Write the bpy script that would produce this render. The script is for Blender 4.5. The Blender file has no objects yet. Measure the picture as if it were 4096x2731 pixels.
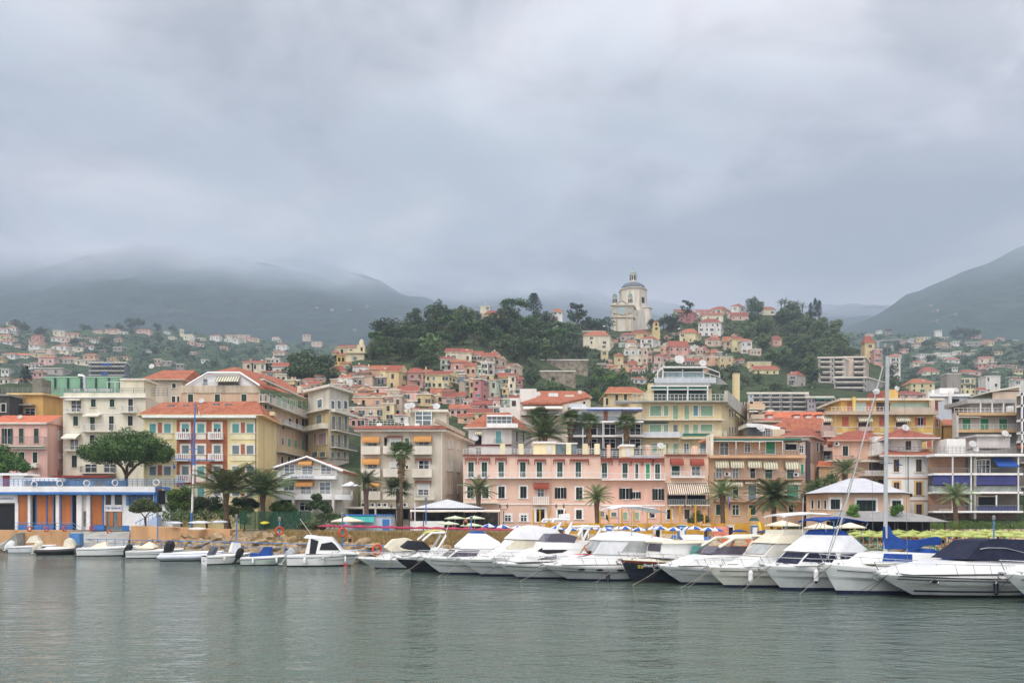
import bpy,bmesh,math,random
from math import sin,cos,pi,radians,sqrt,atan2
from mathutils import Vector,Matrix,noise
SC=bpy.context.scene
COL=SC.collection
R=random.Random(11)
F,CX,YH,CAMH=3200.0,2048.0,2080.0,4.2
cam=bpy.data.cameras.new('camera')
camo=bpy.data.objects.new('camera',cam);COL.objects.link(camo)
camo.location=(0,0,CAMH);camo.rotation_euler=(radians(90),0,0)
cam.sensor_width=36;cam.lens=36*F/4096
cam.shift_y=(YH-2731/2)/4096
cam.clip_start=0.5;cam.clip_end=30000
SC.camera=camo
SC.view_settings.view_transform='Standard'
SC.view_settings.look='None'
SC.view_settings.exposure=0.5
SC.view_settings.gamma=1.0
SC.cycles.volume_bounces=2
SUN_EL,SUN_AZ=radians(48),radians(215)
def make_world():
 w=bpy.data.worlds.new('World');SC.world=w;w.use_nodes=True
 nt=w.node_tree;N=nt.nodes;L=nt.links;N.clear()
 out=N.new('ShaderNodeOutputWorld');bg=N.new('ShaderNodeBackground')
 sky=N.new('ShaderNodeTexSky');sky.sky_type='NISHITA';sky.sun_disc=False
 sky.sun_elevation=SUN_EL;sky.sun_rotation=SUN_AZ
 geo=N.new('ShaderNodeTexCoord')
 sep=N.new('ShaderNodeSeparateXYZ');L.new(geo.outputs['Generated'],sep.inputs[0])
 def math_(op,a,b=None,c=None):
  n=N.new('ShaderNodeMath');n.operation=op
  for i,v in enumerate((a,b,c)):
   if v is None:continue
   if isinstance(v,(int,float)):n.inputs[i].default_value=v
   else:L.new(v,n.inputs[i])
  return n.outputs[0]
 zc=math_('MAXIMUM',sep.outputs[2],0.02)
 zz=math_('ADD',zc,0.22)
 comb=N.new('ShaderNodeCombineXYZ')
 L.new(math_('DIVIDE',sep.outputs[0],zz),comb.inputs[0])
 L.new(math_('DIVIDE',sep.outputs[1],zz),comb.inputs[1])
 def noise_(scale,detail,rough,loc,sc=(1,1,1),rot=0,dist=0.0):
  m=N.new('ShaderNodeMapping');m.inputs['Location'].default_value=loc;m.inputs['Scale'].default_value=sc
  m.inputs['Rotation'].default_value=(0,0,rot)
  L.new(comb.outputs[0],m.inputs[0])
  n=N.new('ShaderNodeTexNoise');n.inputs['Scale'].default_value=scale;n.inputs['Detail'].default_value=detail
  n.inputs['Roughness'].default_value=rough;n.inputs['Distortion'].default_value=dist
  L.new(m.outputs[0],n.inputs['Vector']);return n.outputs['Fac']
 a=noise_(0.75,5,0.55,(3.1,1.7,0),(1,1.7,1),0.3,0.4)
 b=noise_(3.0,7,0.58,(7.3,2.2,0),(0.9,1.1,1),0.5,0.9)
 s=math_('ADD',math_('MULTIPLY',a,0.68),math_('MULTIPLY',b,0.32))
 ramp=N.new('ShaderNodeValToRGB');L.new(s,ramp.inputs[0])
 cr=ramp.color_ramp;cr.interpolation='B_SPLINE'
 cr.elements[0].position=0.452;cr.elements[0].color=(0.60,0.57,0.59,1)
 cr.elements[1].position=0.56;cr.elements[1].color=(1.08,1.0,1.02,1)
 e=cr.elements.new(0.5);e.color=(0.83,0.775,0.79,1)
 up=math_('SMOOTH_MAX',math_('MULTIPLY_ADD',sep.outputs[2],3.6,-1.95),0,0.2)
 back=math_('SMOOTH_MAX',math_('MULTIPLY',sep.outputs[1],-2.1),0,0.2)
 glow=math_('ADD',math_('ADD',1.0,up),back)
 zr=math_('ADD',sep.outputs[2],math_('MULTIPLY',math_('SUBTRACT',noise_(1.0,5,0.55,(5.2,3.3,0),(1,1.3,1),0.2,0.3),0.5),0.55))
 lowz=N.new('ShaderNodeValToRGB');L.new(zr,lowz.inputs[0]);lr=lowz.color_ramp;lr.interpolation='B_SPLINE'
 lr.elements[0].position=0.2;lr.elements[0].color=(.68,.68,.69,1);lr.elements[1].position=0.6;lr.elements[1].color=(1.0,1.0,1.0,1)
 for p_,c_ in((0.27,(.70,.70,.70)),(0.33,(.44,.48,.505)),(0.39,(.37,.42,.45)),(0.45,(.52,.56,.585)),(.53,(.86,.87,.88))):e=lr.elements.new(p_);e.color=(*c_,1)
 gm=N.new('ShaderNodeVectorMath');gm.operation='MULTIPLY';L.new(ramp.outputs[0],gm.inputs[0]);L.new(lowz.outputs[0],gm.inputs[1])
 vm=N.new('ShaderNodeVectorMath');vm.operation='SCALE';L.new(gm.outputs[0],vm.inputs[0]);L.new(glow,vm.inputs[3])
 sm=N.new('ShaderNodeVectorMath');sm.operation='SCALE';L.new(sky.outputs[0],sm.inputs[0]);sm.inputs[3].default_value=0.1
 mix=N.new('ShaderNodeMix');mix.data_type='RGBA';mix.inputs[0].default_value=0.93
 L.new(sm.outputs[0],mix.inputs[6]);L.new(vm.outputs[0],mix.inputs[7])
 L.new(mix.outputs[2],bg.inputs[0]);bg.inputs[1].default_value=1.0
 L.new(bg.outputs[0],out.inputs[0])
make_world()
sun=bpy.data.lights.new('sun','SUN');sun.energy=1.5;sun.angle=radians(25);sun.color=(1.0,0.965,0.9)
suno=bpy.data.objects.new('sun',sun);COL.objects.link(suno)
sd=Vector((sin(SUN_AZ)*cos(SUN_EL),cos(SUN_AZ)*cos(SUN_EL),sin(SUN_EL)))
suno.rotation_euler=sd.to_track_quat('Z','Y').to_euler()
def P(px,py,D):return Vector(((px-CX)/F*D,D,CAMH+(YH-py)/F*D))
def X_(px,D):return(px-CX)/F*D
def Z_(py,D):return CAMH+(YH-py)/F*D
def zm(ox,oy,s):return(lambda x:ox+x/s),(lambda y:oy+y/s)
MATS={}
def lin(c):
 if isinstance(c,str):
  c=c.lstrip('#');c=[int(c[i:i+2],16)/255 for i in(0,2,4)]
  return tuple((v/12.92 if v<=0.04045 else((v+0.055)/1.055)**2.4)for v in c)
 return tuple(c)
def mat(name,col,rough=0.8,var=0.12,scale=1.5,spec=0.3,bump=0.0,bscale=20,metal=0.0,alpha=1.0,trans=0.0,streak=False,coat=0.0,col2=None,backmix=0.0,obj=True):
 """plain procedural surface: base colour varied by object-space noise, optional weather streaks and bump"""
 if name in MATS:return MATS[name]
 m=bpy.data.materials.new(name);MATS[name]=m;m.use_nodes=True
 nt=m.node_tree;N=nt.nodes;L=nt.links
 b=N['Principled BSDF'];c=lin(col)
 b.inputs['Roughness'].default_value=rough;b.inputs['Specular IOR Level'].default_value=spec
 b.inputs['Metallic'].default_value=metal
 if coat:b.inputs['Coat Weight'].default_value=coat;b.inputs['Coat Roughness'].default_value=0.1
 if alpha<1:b.inputs['Alpha'].default_value=alpha
 if trans:b.inputs['Transmission Weight'].default_value=trans
 if var<=0 and not bump:
  b.inputs['Base Color'].default_value=(*c,1);return m
 tc=N.new('ShaderNodeNewGeometry').outputs['Position']
 mp=N.new('ShaderNodeMapping');L.new(tc,mp.inputs[0])
 if streak:mp.inputs['Scale'].default_value=(1,1,0.18)
 n=N.new('ShaderNodeTexNoise');n.inputs['Scale'].default_value=scale;n.inputs['Detail'].default_value=5;n.inputs['Roughness'].default_value=0.62
 L.new(mp.outputs[0],n.inputs['Vector'])
 mx=N.new('ShaderNodeMix');mx.data_type='RGBA'
 c2=lin(col2)if col2 else tuple(v*(1-2.2*var)for v in c)
 c1=c if col2 else tuple(min(v*(1+var),0.95)for v in c)
 mr=N.new('ShaderNodeMapRange');mr.inputs[1].default_value=0.35;mr.inputs[2].default_value=0.68
 L.new(n.outputs['Fac'],mr.inputs[0]);L.new(mr.outputs[0],mx.inputs[0])
 mx.inputs[6].default_value=(*c1,1);mx.inputs[7].default_value=(*c2,1)
 L.new(mx.outputs[2],b.inputs['Base Color'])
 if bump:
  n2=N.new('ShaderNodeTexNoise');n2 .inputs['Scale'].default_value=bscale;n2 .inputs['Detail'].default_value=3
  L.new(tc,n2 .inputs['Vector'])
  bp=N.new('ShaderNodeBump');bp.inputs['Strength'].default_value=bump;bp.inputs['Distance'].default_value=0.05
  L.new(n2 .outputs['Fac'],bp.inputs['Height']);L.new(bp.outputs[0],b.inputs['Normal'])
 return m
def plaster(hexc,var=0.09):
 return mat('plaster_'+hexc.strip('#'),tuple(v*0.86+0.075 for v in lin(hexc)),0.9,var,0.55,0.2,0.25,6,streak=True)
def stripes(name,c1,c2,axis,freq,rough=0.85,soft=0.04,noise_amt=0.1):
 """two-colour stripes (awnings, tile rows, ribs) along a world axis"""
 if name in MATS:return MATS[name]
 m=bpy.data.materials.new(name);MATS[name]=m;m.use_nodes=True
 nt=m.node_tree;N=nt.nodes;L=nt.links;b=N['Principled BSDF']
 b.inputs['Roughness'].default_value=rough;b.inputs['Specular IOR Level'].default_value=0.2
 g=N.new('ShaderNodeNewGeometry');s=N.new('ShaderNodeSeparateXYZ');L.new(g.outputs['Position'],s.inputs[0])
 ml=N.new('ShaderNodeMath');ml.operation='MULTIPLY';ml.inputs[1].default_value=freq;L.new(s.outputs[axis],ml.inputs[0])
 fr=N.new('ShaderNodeMath');fr.operation='FRACT';L.new(ml.outputs[0],fr.inputs[0])
 rp=N.new('ShaderNodeMapRange');rp.inputs[1].default_value=0.5-soft;rp.inputs[2].default_value=0.5+soft;L.new(fr.outputs[0],rp.inputs[0])
 mx=N.new('ShaderNodeMix');mx.data_type='RGBA';L.new(rp.outputs[0],mx.inputs[0])
 mx.inputs[6].default_value=(*lin(c1),1);mx.inputs[7].default_value=(*lin(c2),1)
 n=N.new('ShaderNodeTexNoise');n.inputs['Scale'].default_value=0.9;n.inputs['Detail'].default_value=6;L.new(g.outputs['Position'],n.inputs['Vector'])
 hs=N.new('ShaderNodeMix');hs.data_type='RGBA';hs.blend_type='MULTIPLY'
 mr=N.new('ShaderNodeMapRange');mr.inputs[1].default_value=0.3;mr.inputs[2].default_value=0.7;mr.inputs[3].default_value=1-noise_amt*2;mr.inputs[4].default_value=1.0
 L.new(n.outputs['Fac'],mr.inputs[0]);hs.inputs[0].default_value=1.0
 L.new(mx.outputs[2],hs.inputs[6]);L.new(mr.outputs[0],hs.inputs[7])
 L.new(hs.outputs[2],b.inputs['Base Color'])
 return m
def rooftile(name,c1,c2,c3='#6b3a2c'):
 """clay pantiles: rows of tiles with individual tint, ribs as bump, lichen patches"""
 if name in MATS:return MATS[name]
 m=bpy.data.materials.new(name);MATS[name]=m;m.use_nodes=True
 nt=m.node_tree;N=nt.nodes;L=nt.links;b=N['Principled BSDF'];b.inputs['Roughness'].default_value=0.9;b.inputs['Specular IOR Level'].default_value=0.15
 g=N.new('ShaderNodeNewGeometry')
 n=N.new('ShaderNodeTexNoise');n.inputs['Scale'].default_value=0.5;n.inputs['Detail'].default_value=7;n.inputs['Roughness'].default_value=0.7;L.new(g.outputs['Position'],n.inputs['Vector'])
 v=N.new('ShaderNodeTexVoronoi');v.inputs['Scale'].default_value=2.6;L.new(g.outputs['Position'],v.inputs['Vector'])
 mx=N.new('ShaderNodeMix');mx.data_type='RGBA';mx.inputs[6].default_value=(*lin(c1),1);mx.inputs[7].default_value=(*lin(c2),1)
 sp=N.new('ShaderNodeSeparateColor');L.new(v.outputs['Color'],sp.inputs[0]);L.new(sp.outputs[0],mx.inputs[0])
 m2=N.new('ShaderNodeMix');m2 .data_type='RGBA';m2 .inputs[7].default_value=(*lin(c3),1);L.new(mx.outputs[2],m2 .inputs[6])
 mr=N.new('ShaderNodeMapRange');mr.inputs[1].default_value=0.5;mr.inputs[2].default_value=0.72;mr.inputs[4].default_value=0.75;L.new(n.outputs['Fac'],mr.inputs[0]);L.new(mr.outputs[0],m2 .inputs[0])
 L.new(m2 .outputs[2],b.inputs['Base Color'])
 w=N.new('ShaderNodeTexWave');w.inputs['Scale'].default_value=1.4;w.inputs['Distortion'].default_value=0.3;w.bands_direction='X';L.new(g.outputs['Position'],w.inputs['Vector'])
 w2=N.new('ShaderNodeTexWave');w2 .inputs['Scale'].default_value=1.4;w2 .bands_direction='Y';L.new(g.outputs['Position'],w2 .inputs['Vector'])
 ad=N.new('ShaderNodeMath');ad.operation='ADD';L.new(w.outputs['Fac'],ad.inputs[0]);L.new(w2 .outputs['Fac'],ad.inputs[1])
 bp=N.new('ShaderNodeBump');bp.inputs['Strength'].default_value=0.6;bp.inputs['Distance'].default_value=0.08;L.new(ad.outputs[0],bp.inputs['Height']);L.new(bp.outputs[0],b.inputs['Normal'])
 return m
def foliage(name,c1,c2,c3=None):
 if name in MATS:return MATS[name]
 m=bpy.data.materials.new(name);MATS[name]=m;m.use_nodes=True
 nt=m.node_tree;N=nt.nodes;L=nt.links;b=N['Principled BSDF'];b.inputs['Roughness'].default_value=0.65;b.inputs['Specular IOR Level'].default_value=0.25
 g=N.new('ShaderNodeNewGeometry');oi=N.new('ShaderNodeObjectInfo')
 n=N.new('ShaderNodeTexNoise');n.inputs['Scale'].default_value=0.9;n.inputs['Detail'].default_value=4;L.new(g.outputs['Position'],n.inputs['Vector'])
 mx=N.new('ShaderNodeMix');mx.data_type='RGBA';mx.inputs[6].default_value=(*lin(c1),1);mx.inputs[7].default_value=(*lin(c2),1)
 mr=N.new('ShaderNodeMapRange');mr.inputs[1].default_value=0.35;mr.inputs[2].default_value=0.65;L.new(n.outputs['Fac'],mr.inputs[0]);L.new(mr.outputs[0],mx.inputs[0])
 hsv=N.new('ShaderNodeHueSaturation');L.new(mx.outputs[2],hsv.inputs['Color'])
 m1=N.new('ShaderNodeMapRange');m1 .inputs[3].default_value=0.7;m1 .inputs[4].default_value=1.35;L.new(oi.outputs['Random'],m1 .inputs[0]);L.new(m1 .outputs[0],hsv.inputs['Value'])
 m3=N.new('ShaderNodeMapRange');m3 .inputs[3].default_value=0.482;m3 .inputs[4].default_value=0.515;L.new(oi.outputs['Random'],m3 .inputs[0]);L.new(m3 .outputs[0],hsv.inputs['Hue'])
 L.new(hsv.outputs[0],b.inputs['Base Color'])
 return m
class MB:
 """collects faces with material slots and links them as ONE mesh object"""
 def __init__(s):s.v=[];s.f=[];s.m=[];s.mats=[]
 def mi(s,m):
  if m not in s.mats:s.mats.append(m)
  return s.mats.index(m)
 def add(s,vs,fs,m):
  o=len(s.v);s.v+=[tuple(v)for v in vs];k=s.mi(m)
  for f in fs:s.f.append(tuple(o+i for i in f));s.m.append(k)
  return s
 def box(s,x0,y0,z0,x1,y1,z1,m):
  return s.add([(x0,y0,z0),(x1,y0,z0),(x1,y1,z0),(x0,y1,z0),(x0,y0,z1),(x1,y0,z1),(x1,y1,z1),(x0,y1,z1)],[(0,3,2,1),(4,5,6,7),(0,1,5,4),(1,2,6,5),(2,3,7,6),(3,0,4,7)],m)
 def hexa(s,b,t,m):
  """b, t: four bottom and four top corners"""
  return s.add(list(b)+list(t),[(0,3,2,1),(4,5,6,7),(0,1,5,4),(1,2,6,5),(2,3,7,6),(3,0,4,7)],m)
 def quad(s,a,b,c,d,m):return s.add([a,b,c,d],[(0,1,2,3)],m)
 def tri(s,a,b,c,m):return s.add([a,b,c],[(0,1,2)],m)
 def poly(s,vs,m):return s.add(vs,[tuple(range(len(vs)))],m)
 def prism(s,pts,ext,m):
  """a closed outline pushed along the vector ext"""
  e=Vector(ext);n=len(pts);a=[Vector(p)for p in pts];b=[p+e for p in a]
  return s.add(a+b,[tuple(range(n))[::-1],tuple(range(n,2*n))]+[(i,(i+1)%n,n+(i+1)%n,n+i)for i in range(n)],m)
 def tube(s,pts,r,m,n=6,cap=True):
  pts=[Vector(p)for p in pts];k=len(pts)
  rs=r if isinstance(r,(list,tuple))else[r]*k
  vs=[];up0=None
  for i,p in enumerate(pts):
   d=(pts[min(i+1,k-1)]-pts[max(i-1,0)])
   d=d.normalized()if d.length>1e-9 else Vector((0,0,1))
   u=up0 if up0 is not None else(Vector((0,0,1))if abs(d.z)<0.9 else Vector((0,1,0)))
   a=d.cross(u)
   if a.length<1e-6:a=d.cross(Vector((1,0.3,0)))
   a.normalize();b=a.cross(d).normalized();up0=b
   for j in range(n):
    t=2*pi*j/n;vs.append(p+a*(cos(t)*rs[i])+b*(sin(t)*rs[i]))
  fs=[(i*n+j,i*n+(j+1)%n,(i+1)*n+(j+1)%n,(i+1)*n+j)for i in range(k-1)for j in range(n)]
  if cap:fs+=[tuple(range(n))[::-1],tuple(range((k-1)*n,k*n))]
  return s.add(vs,fs,m)
 def lathe(s,prof,c,m,n=16,ax='z',phase=0.0):
  """prof: (radius, height) pairs turned round a vertical (or x/y) axis at c"""
  vs=[]
  for r,h in prof:
   for j in range(n):
    t=2*pi*j/n+phase;a,b=r*cos(t),r*sin(t)
    vs.append((c[0]+a,c[1]+b,c[2]+h)if ax=='z' else((c[0]+h,c[1]+a,c[2]+b)if ax=='x' else(c[0]+a,c[1]+h,c[2]+b)))
  k=len(prof)
  fs=[(i*n+j,i*n+(j+1)%n,(i+1)*n+(j+1)%n,(i+1)*n+j)for i in range(k-1)for j in range(n)]
  if prof[0][0]>1e-4:fs.append(tuple(range(n))[::-1])
  if prof[-1][0]>1e-4:fs.append(tuple(range((k-1)*n,k*n)))
  return s.add(vs,fs,m)
 def loft(s,rings,m,close=True,caps=True):
  n=len(rings[0]);vs=[p for r in rings for p in r];k=len(rings);q=n if close else n-1
  fs=[(i*n+j,i*n+(j+1)%n,(i+1)*n+(j+1)%n,(i+1)*n+j)for i in range(k-1)for j in range(q)]
  if caps:fs+=[tuple(range(n))[::-1],tuple(range((k-1)*n,k*n))]
  return s.add(vs,fs,m)
 def mesh(s,name,smooth=False):
  me=bpy.data.meshes.new(name);me.from_pydata(s.v,[],s.f)
  for m in s.mats:me.materials.append(m)
  me.polygons.foreach_set('material_index',s.m)
  if smooth:me.polygons.foreach_set('use_smooth',[True]*len(s.f))
  me.update()
  return me
 def build(s,name,parent=None,loc=None,rot=0,smooth=False,world=True):
  """world=True: coordinates are world ones; under a parent they are moved to the parent's frame"""
  if not s.f:return None
  me=s.mesh(name,smooth);o=bpy.data.objects.new(name,me);COL.objects.link(o)
  if parent is not None:
   o.parent=parent
   if world:
    M=wmat(parent).inverted()
    me.transform(M)
  if loc is not None:o.location=loc
  if rot:o.rotation_euler=(0,0,rot)
  return o
WM={}
def wmat(o):
 M=Matrix.Translation(o.location)@Matrix.Rotation(o.rotation_euler.z,4,'Z')
 return(wmat(o.parent)@M)if o.parent else M
def tag(o,label=None,cat=None,group=None,kind=None):
 if label:o['label']=label
 if cat:o['category']=cat
 if group:o['group']=group
 if kind:o['kind']=kind
 return o
def thing(name,label,cat,loc=(0,0,0),rz=0,group=None):
 o=bpy.data.objects.new(name,None);COL.objects.link(o);o.empty_display_size=0.1
 o.location=loc;o.rotation_euler=(0,0,rz)
 return tag(o,label,cat,group)
def struct(mb,name,smooth=False):
 o=mb.build(name,smooth=smooth);o['kind']='structure';return o
KIDS={}
def kids(o):return[c for c in o.children]
def dup(o,loc=None,rz=None,label=None,group=None,sc=None,parent=None,kidlist=None):
 """a copy of a thing with copies of its parts and their sub-parts"""
 c=o.copy();COL.objects.link(c)
 if parent is not None:c.parent=parent
 if loc is not None:c.location=loc
 if rz is not None:c.rotation_euler=(0,0,rz)
 if sc is not None:c.scale=sc if isinstance(sc,(tuple,list))else(sc,sc,sc)
 if label:c['label']=label
 if group:c['group']=group
 for ch in list(o.children):dup(ch,parent=c)
 return c
# shared materials
WHITE=mat('white_paint','#e9e9e6',0.6,0.05,1.2)
GEL=mat('gelcoat','#e6e6e2',0.25,0.03,0.7,0.5,coat=0.3)
GLASS=mat('window_glass','#1c2326',0.08,0.0,spec=0.6)
GLASSB=mat('window_glass_pale','#5f7074',0.15,0.25,0.8,0.6)
DARK=mat('dark_opening','#15171a',0.9,0.2,2)
TRIM=mat('stone_trim','#ddd6c6',0.85,0.06,1)
RAILW=mat('rail_white','#d8d9d6',0.6,0.04,1)
RAILB=mat('rail_blue','#4f82b8',0.55,0.1,2)
RAILG=mat('rail_grey','#7c8080',0.5,0.08,2)
SHG=mat('shutter_green','#24463a',0.75,0.15,1.3)
SHD=mat('shutter_dark','#1f2c2a',0.75,0.15,1.3)
SHT=mat('blind_teal','#5d9690',0.7,0.1,1.0)
SHB=mat('shutter_brown','#4b3a36',0.75,0.15,1.0)
SHP=mat('shutter_pink','#b5604e',0.75,0.1,1.0)
SHL=mat('blind_lightgreen','#86a58a',0.7,0.08,1.0)
SHV=mat('shutter_vividgreen','#2f8a5c',0.7,0.08,1.0)
SHGR=mat('shutter_grey','#6d7b80',0.75,0.1,1.0)
BLW=mat('blind_white','#cfcfc8',0.7,0.06,1.0)
STEEL=mat('steel','#b9bcbd',0.25,0.05,2,0.5,metal=0.8)
CONC=mat('concrete','#9b9a92',0.9,0.15,0.8,bump=0.3)
ROOF1=rooftile('tiles_orange','#b0745a','#985844')
ROOF2=rooftile('tiles_red','#a0604f','#8a4e42','#75503f')
ROOF3=rooftile('tiles_bright','#c87a5c','#bb6a4c','#9a4a34')
ROOF4=rooftile('tiles_brown','#93574a','#7e4a40','#5d4038')
# ================================================================ THE SETTING: sea, land, hills
def nz(x,y,s,o=0.0):return noise.noise(Vector((x*s+o,y*s-o,o)))
def make_sea():
 m=bpy.data.materials.new('sea_water');m.use_nodes=True;nt=m.node_tree;N=nt.nodes;L=nt.links;b=N['Principled BSDF']
 b.inputs['Base Color'].default_value=(0.082,0.116,0.092,1);b.inputs['Roughness'].default_value=0.1;b.inputs['IOR'].default_value=1.33
 b.inputs['Specular IOR Level'].default_value=0.5
 g=N.new('ShaderNodeNewGeometry')
 def nn(scale,sc,detail,rot=0.0,dist=0.0):
  mp=N.new('ShaderNodeMapping');mp.inputs['Scale'].default_value=sc;mp.inputs['Rotation'].default_value=(0,0,rot);L.new(g.outputs['Position'],mp.inputs[0])
  n=N.new('ShaderNodeTexNoise');n.inputs['Scale'].default_value=scale;n.inputs['Detail'].default_value=detail;n.inputs['Roughness'].default_value=0.55;n.inputs['Distortion'].default_value=dist
  L.new(mp.outputs[0],n.inputs['Vector']);return n.outputs['Fac']
 big=nn(0.055,(0.35,1,1),4,0.1,.6)
 med=nn(0.8,(0.6,1,1),3,0.15,0.5)
 fine=nn(3.4,(0.7,1,1),3,-0.1,0.3)
 def mt(op,a,c):
  n=N.new('ShaderNodeMath');n.operation=op
  for i,v in enumerate((a,c)):
   if isinstance(v,(int,float)):n.inputs[i].default_value=v
   else:L.new(v,n.inputs[i])
  return n.outputs[0]
 mr=N.new('ShaderNodeMapRange');mr.inputs[1].default_value=0.35;mr.inputs[2].default_value=0.65;mr.inputs[3].default_value=0.4;mr.inputs[4].default_value=1.5;L.new(big,mr.inputs[0])
 h=mt('ADD',mt('MULTIPLY',med,0.17),mt('MULTIPLY',fine,0.065))
 h=mt('MULTIPLY',h,mr.outputs[0])
 bp=N.new('ShaderNodeBump');bp.inputs['Strength'].default_value=1.0;bp.inputs['Distance'].default_value=1.0
 L.new(h,bp.inputs['Height']);L.new(bp.outputs[0],b.inputs['Normal'])
 r2=N.new('ShaderNodeMapRange');r2 .inputs[1].default_value=0.3;r2 .inputs[2].default_value=0.7;r2 .inputs[3].default_value=0.02;r2 .inputs[4].default_value=0.07;L.new(big,r2 .inputs[0]);L.new(r2 .outputs[0],b.inputs['Roughness'])
 s=MB();s.quad((-2500,-1500,0),(2500,-1500,0),(2500,260,0),(-2500,260,0),m)
 struct(s,'sea')
make_sea()
QL=[(-170.0,178.0),(-66.0,108.6),(-17.9,77.0),(-6.0,74.0),(4.0,78.0),(60.0,79.0),(300.0,60.0)]
def quayY(x):
 for(a,b),(c,d)in zip(QL,QL[1:]):
  if a<=x<=c:return b+(d-b)*(x-a)/(c-a)
 return QL[0][1]if x<QL[0][0]else QL[-1][1]
GND=mat('dry_ground','#8d8068',0.95,0.2,0.35,0.1,0.4,3,col2='#6f6a52')
SAND=mat('sand','#b9a887',0.95,0.12,0.6,0.1,0.4,4,col2='#9c8b6c')
def landz(x,y):
 d=y-quayY(x)
 if x<2:prof=[(0,-1.2),(3.5,-1.0),(5,0.4),(9,1.7),(13,2.45),(18,2.8),(60,3.0)]
 else:prof=[(0,-1.2),(7,-0.6),(10,0.35),(14,0.9),(26,1.5),(34,2.2),(42,2.9),(60,3.0)]
 z=prof[0][1]
 for(a,b),(c,e)in zip(prof,prof[1:]):
  if a<=d<=c:z=b+(e-b)*(d-a)/(c-a)
 if d>60:z=3.0
 return z
def make_land():
 s=MB();xs=[-260+4*i for i in range(121)];ds=[-3,0,2,3.5,5,6.5,8,10,12,14,18,22,26,30,36,42,50,60,80,110,150]
 vs=[];
 for d in ds:
  for x in xs:
   y=quayY(x)+d
   vs.append((x,y,landz(x,y)+(0.12*nz(x,y,0.35)if 4<d<30 else 0)))
 n=len(xs);fs=[];ks=[]
 for j in range(len(ds)-1):
  for i in range(n-1):
   fs.append((j*n+i,j*n+i+1,(j+1)*n+i+1,(j+1)*n+i));ks.append(SAND if xs[i]>0 else GND)
 for f,k in zip(fs,ks):pass
 o=len(s.v);s.v+=vs
 for f,k in zip(fs,ks):s.f.append(f);s.m.append(s.mi(k))
 struct(s,'ground',smooth=True)
make_land()
TOWN=[(-900,[(1900,150),(1700,200),(1600,240),(1560,280),(1540,320)]),(0,[(1900,150),(1700,200),(1600,240),(1560,280),(1540,320)]),(700,[(1900,150),(1700,200),(1600,240),(1540,280),(1510,320)]),(1150,[(1900,150),(1700,205),(1590,245),(1530,280),(1490,320)]),(1330,[(1900,150),(1700,210),(1590,255),(1510,290),(1475,325)]),(1440,[(1900,150),(1710,215),(1580,265),(1480,310),(1420,345)]),(1500,[(1900,150),(1710,220),(1560,275),(1440,330),(1330,385)]),(1700,[(1900,150),(1710,225),(1560,275),(1420,330),(1290,430)]),(1900,[(1900,150),(1710,228),(1560,278),(1420,330),(1275,450)]),(2080,[(1900,150),(1710,232),(1560,285),(1440,350),(1275,470)]),(2300,[(1900,150),(1720,240),(1600,300),(1450,430),(1300,520)]),(2480,[(1900,150),(1730,245),(1600,310),(1440,450),(1322,535)]),(2640,[(1900,150),(1730,250),(1580,330),(1430,460),(1318,540)]),(2760,[(1900,150),(1730,250),(1560,350),(1400,480),(1262,590)]),(2960,[(1900,150),(1730,250),(1560,350),(1390,490),(1252,610)]),(3150,[(1900,150),(1730,250),(1570,350),(1390,490),(1256,620)]),(3260,[(1900,150),(1730,250),(1580,350),(1420,480),(1272,590)]),(3330,[(1900,150),(1730,250),(1590,350),(1450,460),(1315,560)]),(3400,[(1900,150),(1730,250),(1600,350),(1480,440),(1390,510)]),(3480,[(1900,150),(1730,250),(1620,340),(1540,400),(1440,480)]),(3650,[(1900,150),(1730,240),(1650,300),(1600,340),(1555,400)]),(4100,[(1900,150),(1740,240),(1660,300),(1620,340),(1585,390)]),(5000,[(1900,150),(1740,240),(1660,300),(1620,340),(1585,390)]),]
WEST=[(-1200,[(1640,420),(1560,520),(1480,640),(1390,820),(1310,1050)]),(0,[(1640,420),(1560,520),(1480,640),(1390,820),(1300,1050)]),(250,[(1640,420),(1560,520),(1480,660),(1400,840),(1325,1050)]),(600,[(1640,420),(1560,540),(1480,700),(1400,900),(1312,1150)]),(900,[(1640,420),(1560,560),(1480,740),(1410,950),(1345,1250)]),(1150,[(1640,420),(1560,580),(1490,780),(1430,980),(1372,1300)]),(1500,[(1640,420),(1560,580),(1500,780),(1440,980),(1390,1350)]),(1800,[(1640,420),(1580,580),(1540,780),(1500,980),(1450,1350)]),]
EAST=[(3000,[(1640,450),(1560,600),(1480,800),(1400,1000),(1330,1300)]),(3300,[(1640,450),(1560,600),(1480,800),(1400,1000),(1330,1300)]),(3500,[(1640,450),(1560,580),(1480,740),(1410,920),(1335,1250)]),(3750,[(1640,450),(1560,560),(1480,700),(1410,860),(1345,1150)]),(4000,[(1640,450),(1560,560),(1480,700),(1410,840),(1360,1050)]),(4200,[(1640,450),(1560,560),(1480,700),(1430,840),(1385,1000)]),(5200,[(1640,450),(1560,560),(1480,700),(1430,840),(1385,1000)]),]
def colpts(T,px):
 for(a,A),(b,B)in zip(T,T[1:]):
  if px<=b or(b,B)==T[-1]:
   t=min(max((px-a)/(b-a),0),1)
   return[(p[0]+(q[0]-p[0])*t,p[1]+(q[1]-p[1])*t)for p,q in zip(A,B)]
def depth_at(T,px,py):
 c=colpts(T,px)
 if py>=c[0][0]:return c[0][1]
 for(y0,d0),(y1,d1)in zip(c,c[1:]):
  if y1<=py<=y0:return d0+(d1-d0)*(y0-py)/(y0-y1)
 return c[-1][1]
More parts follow.
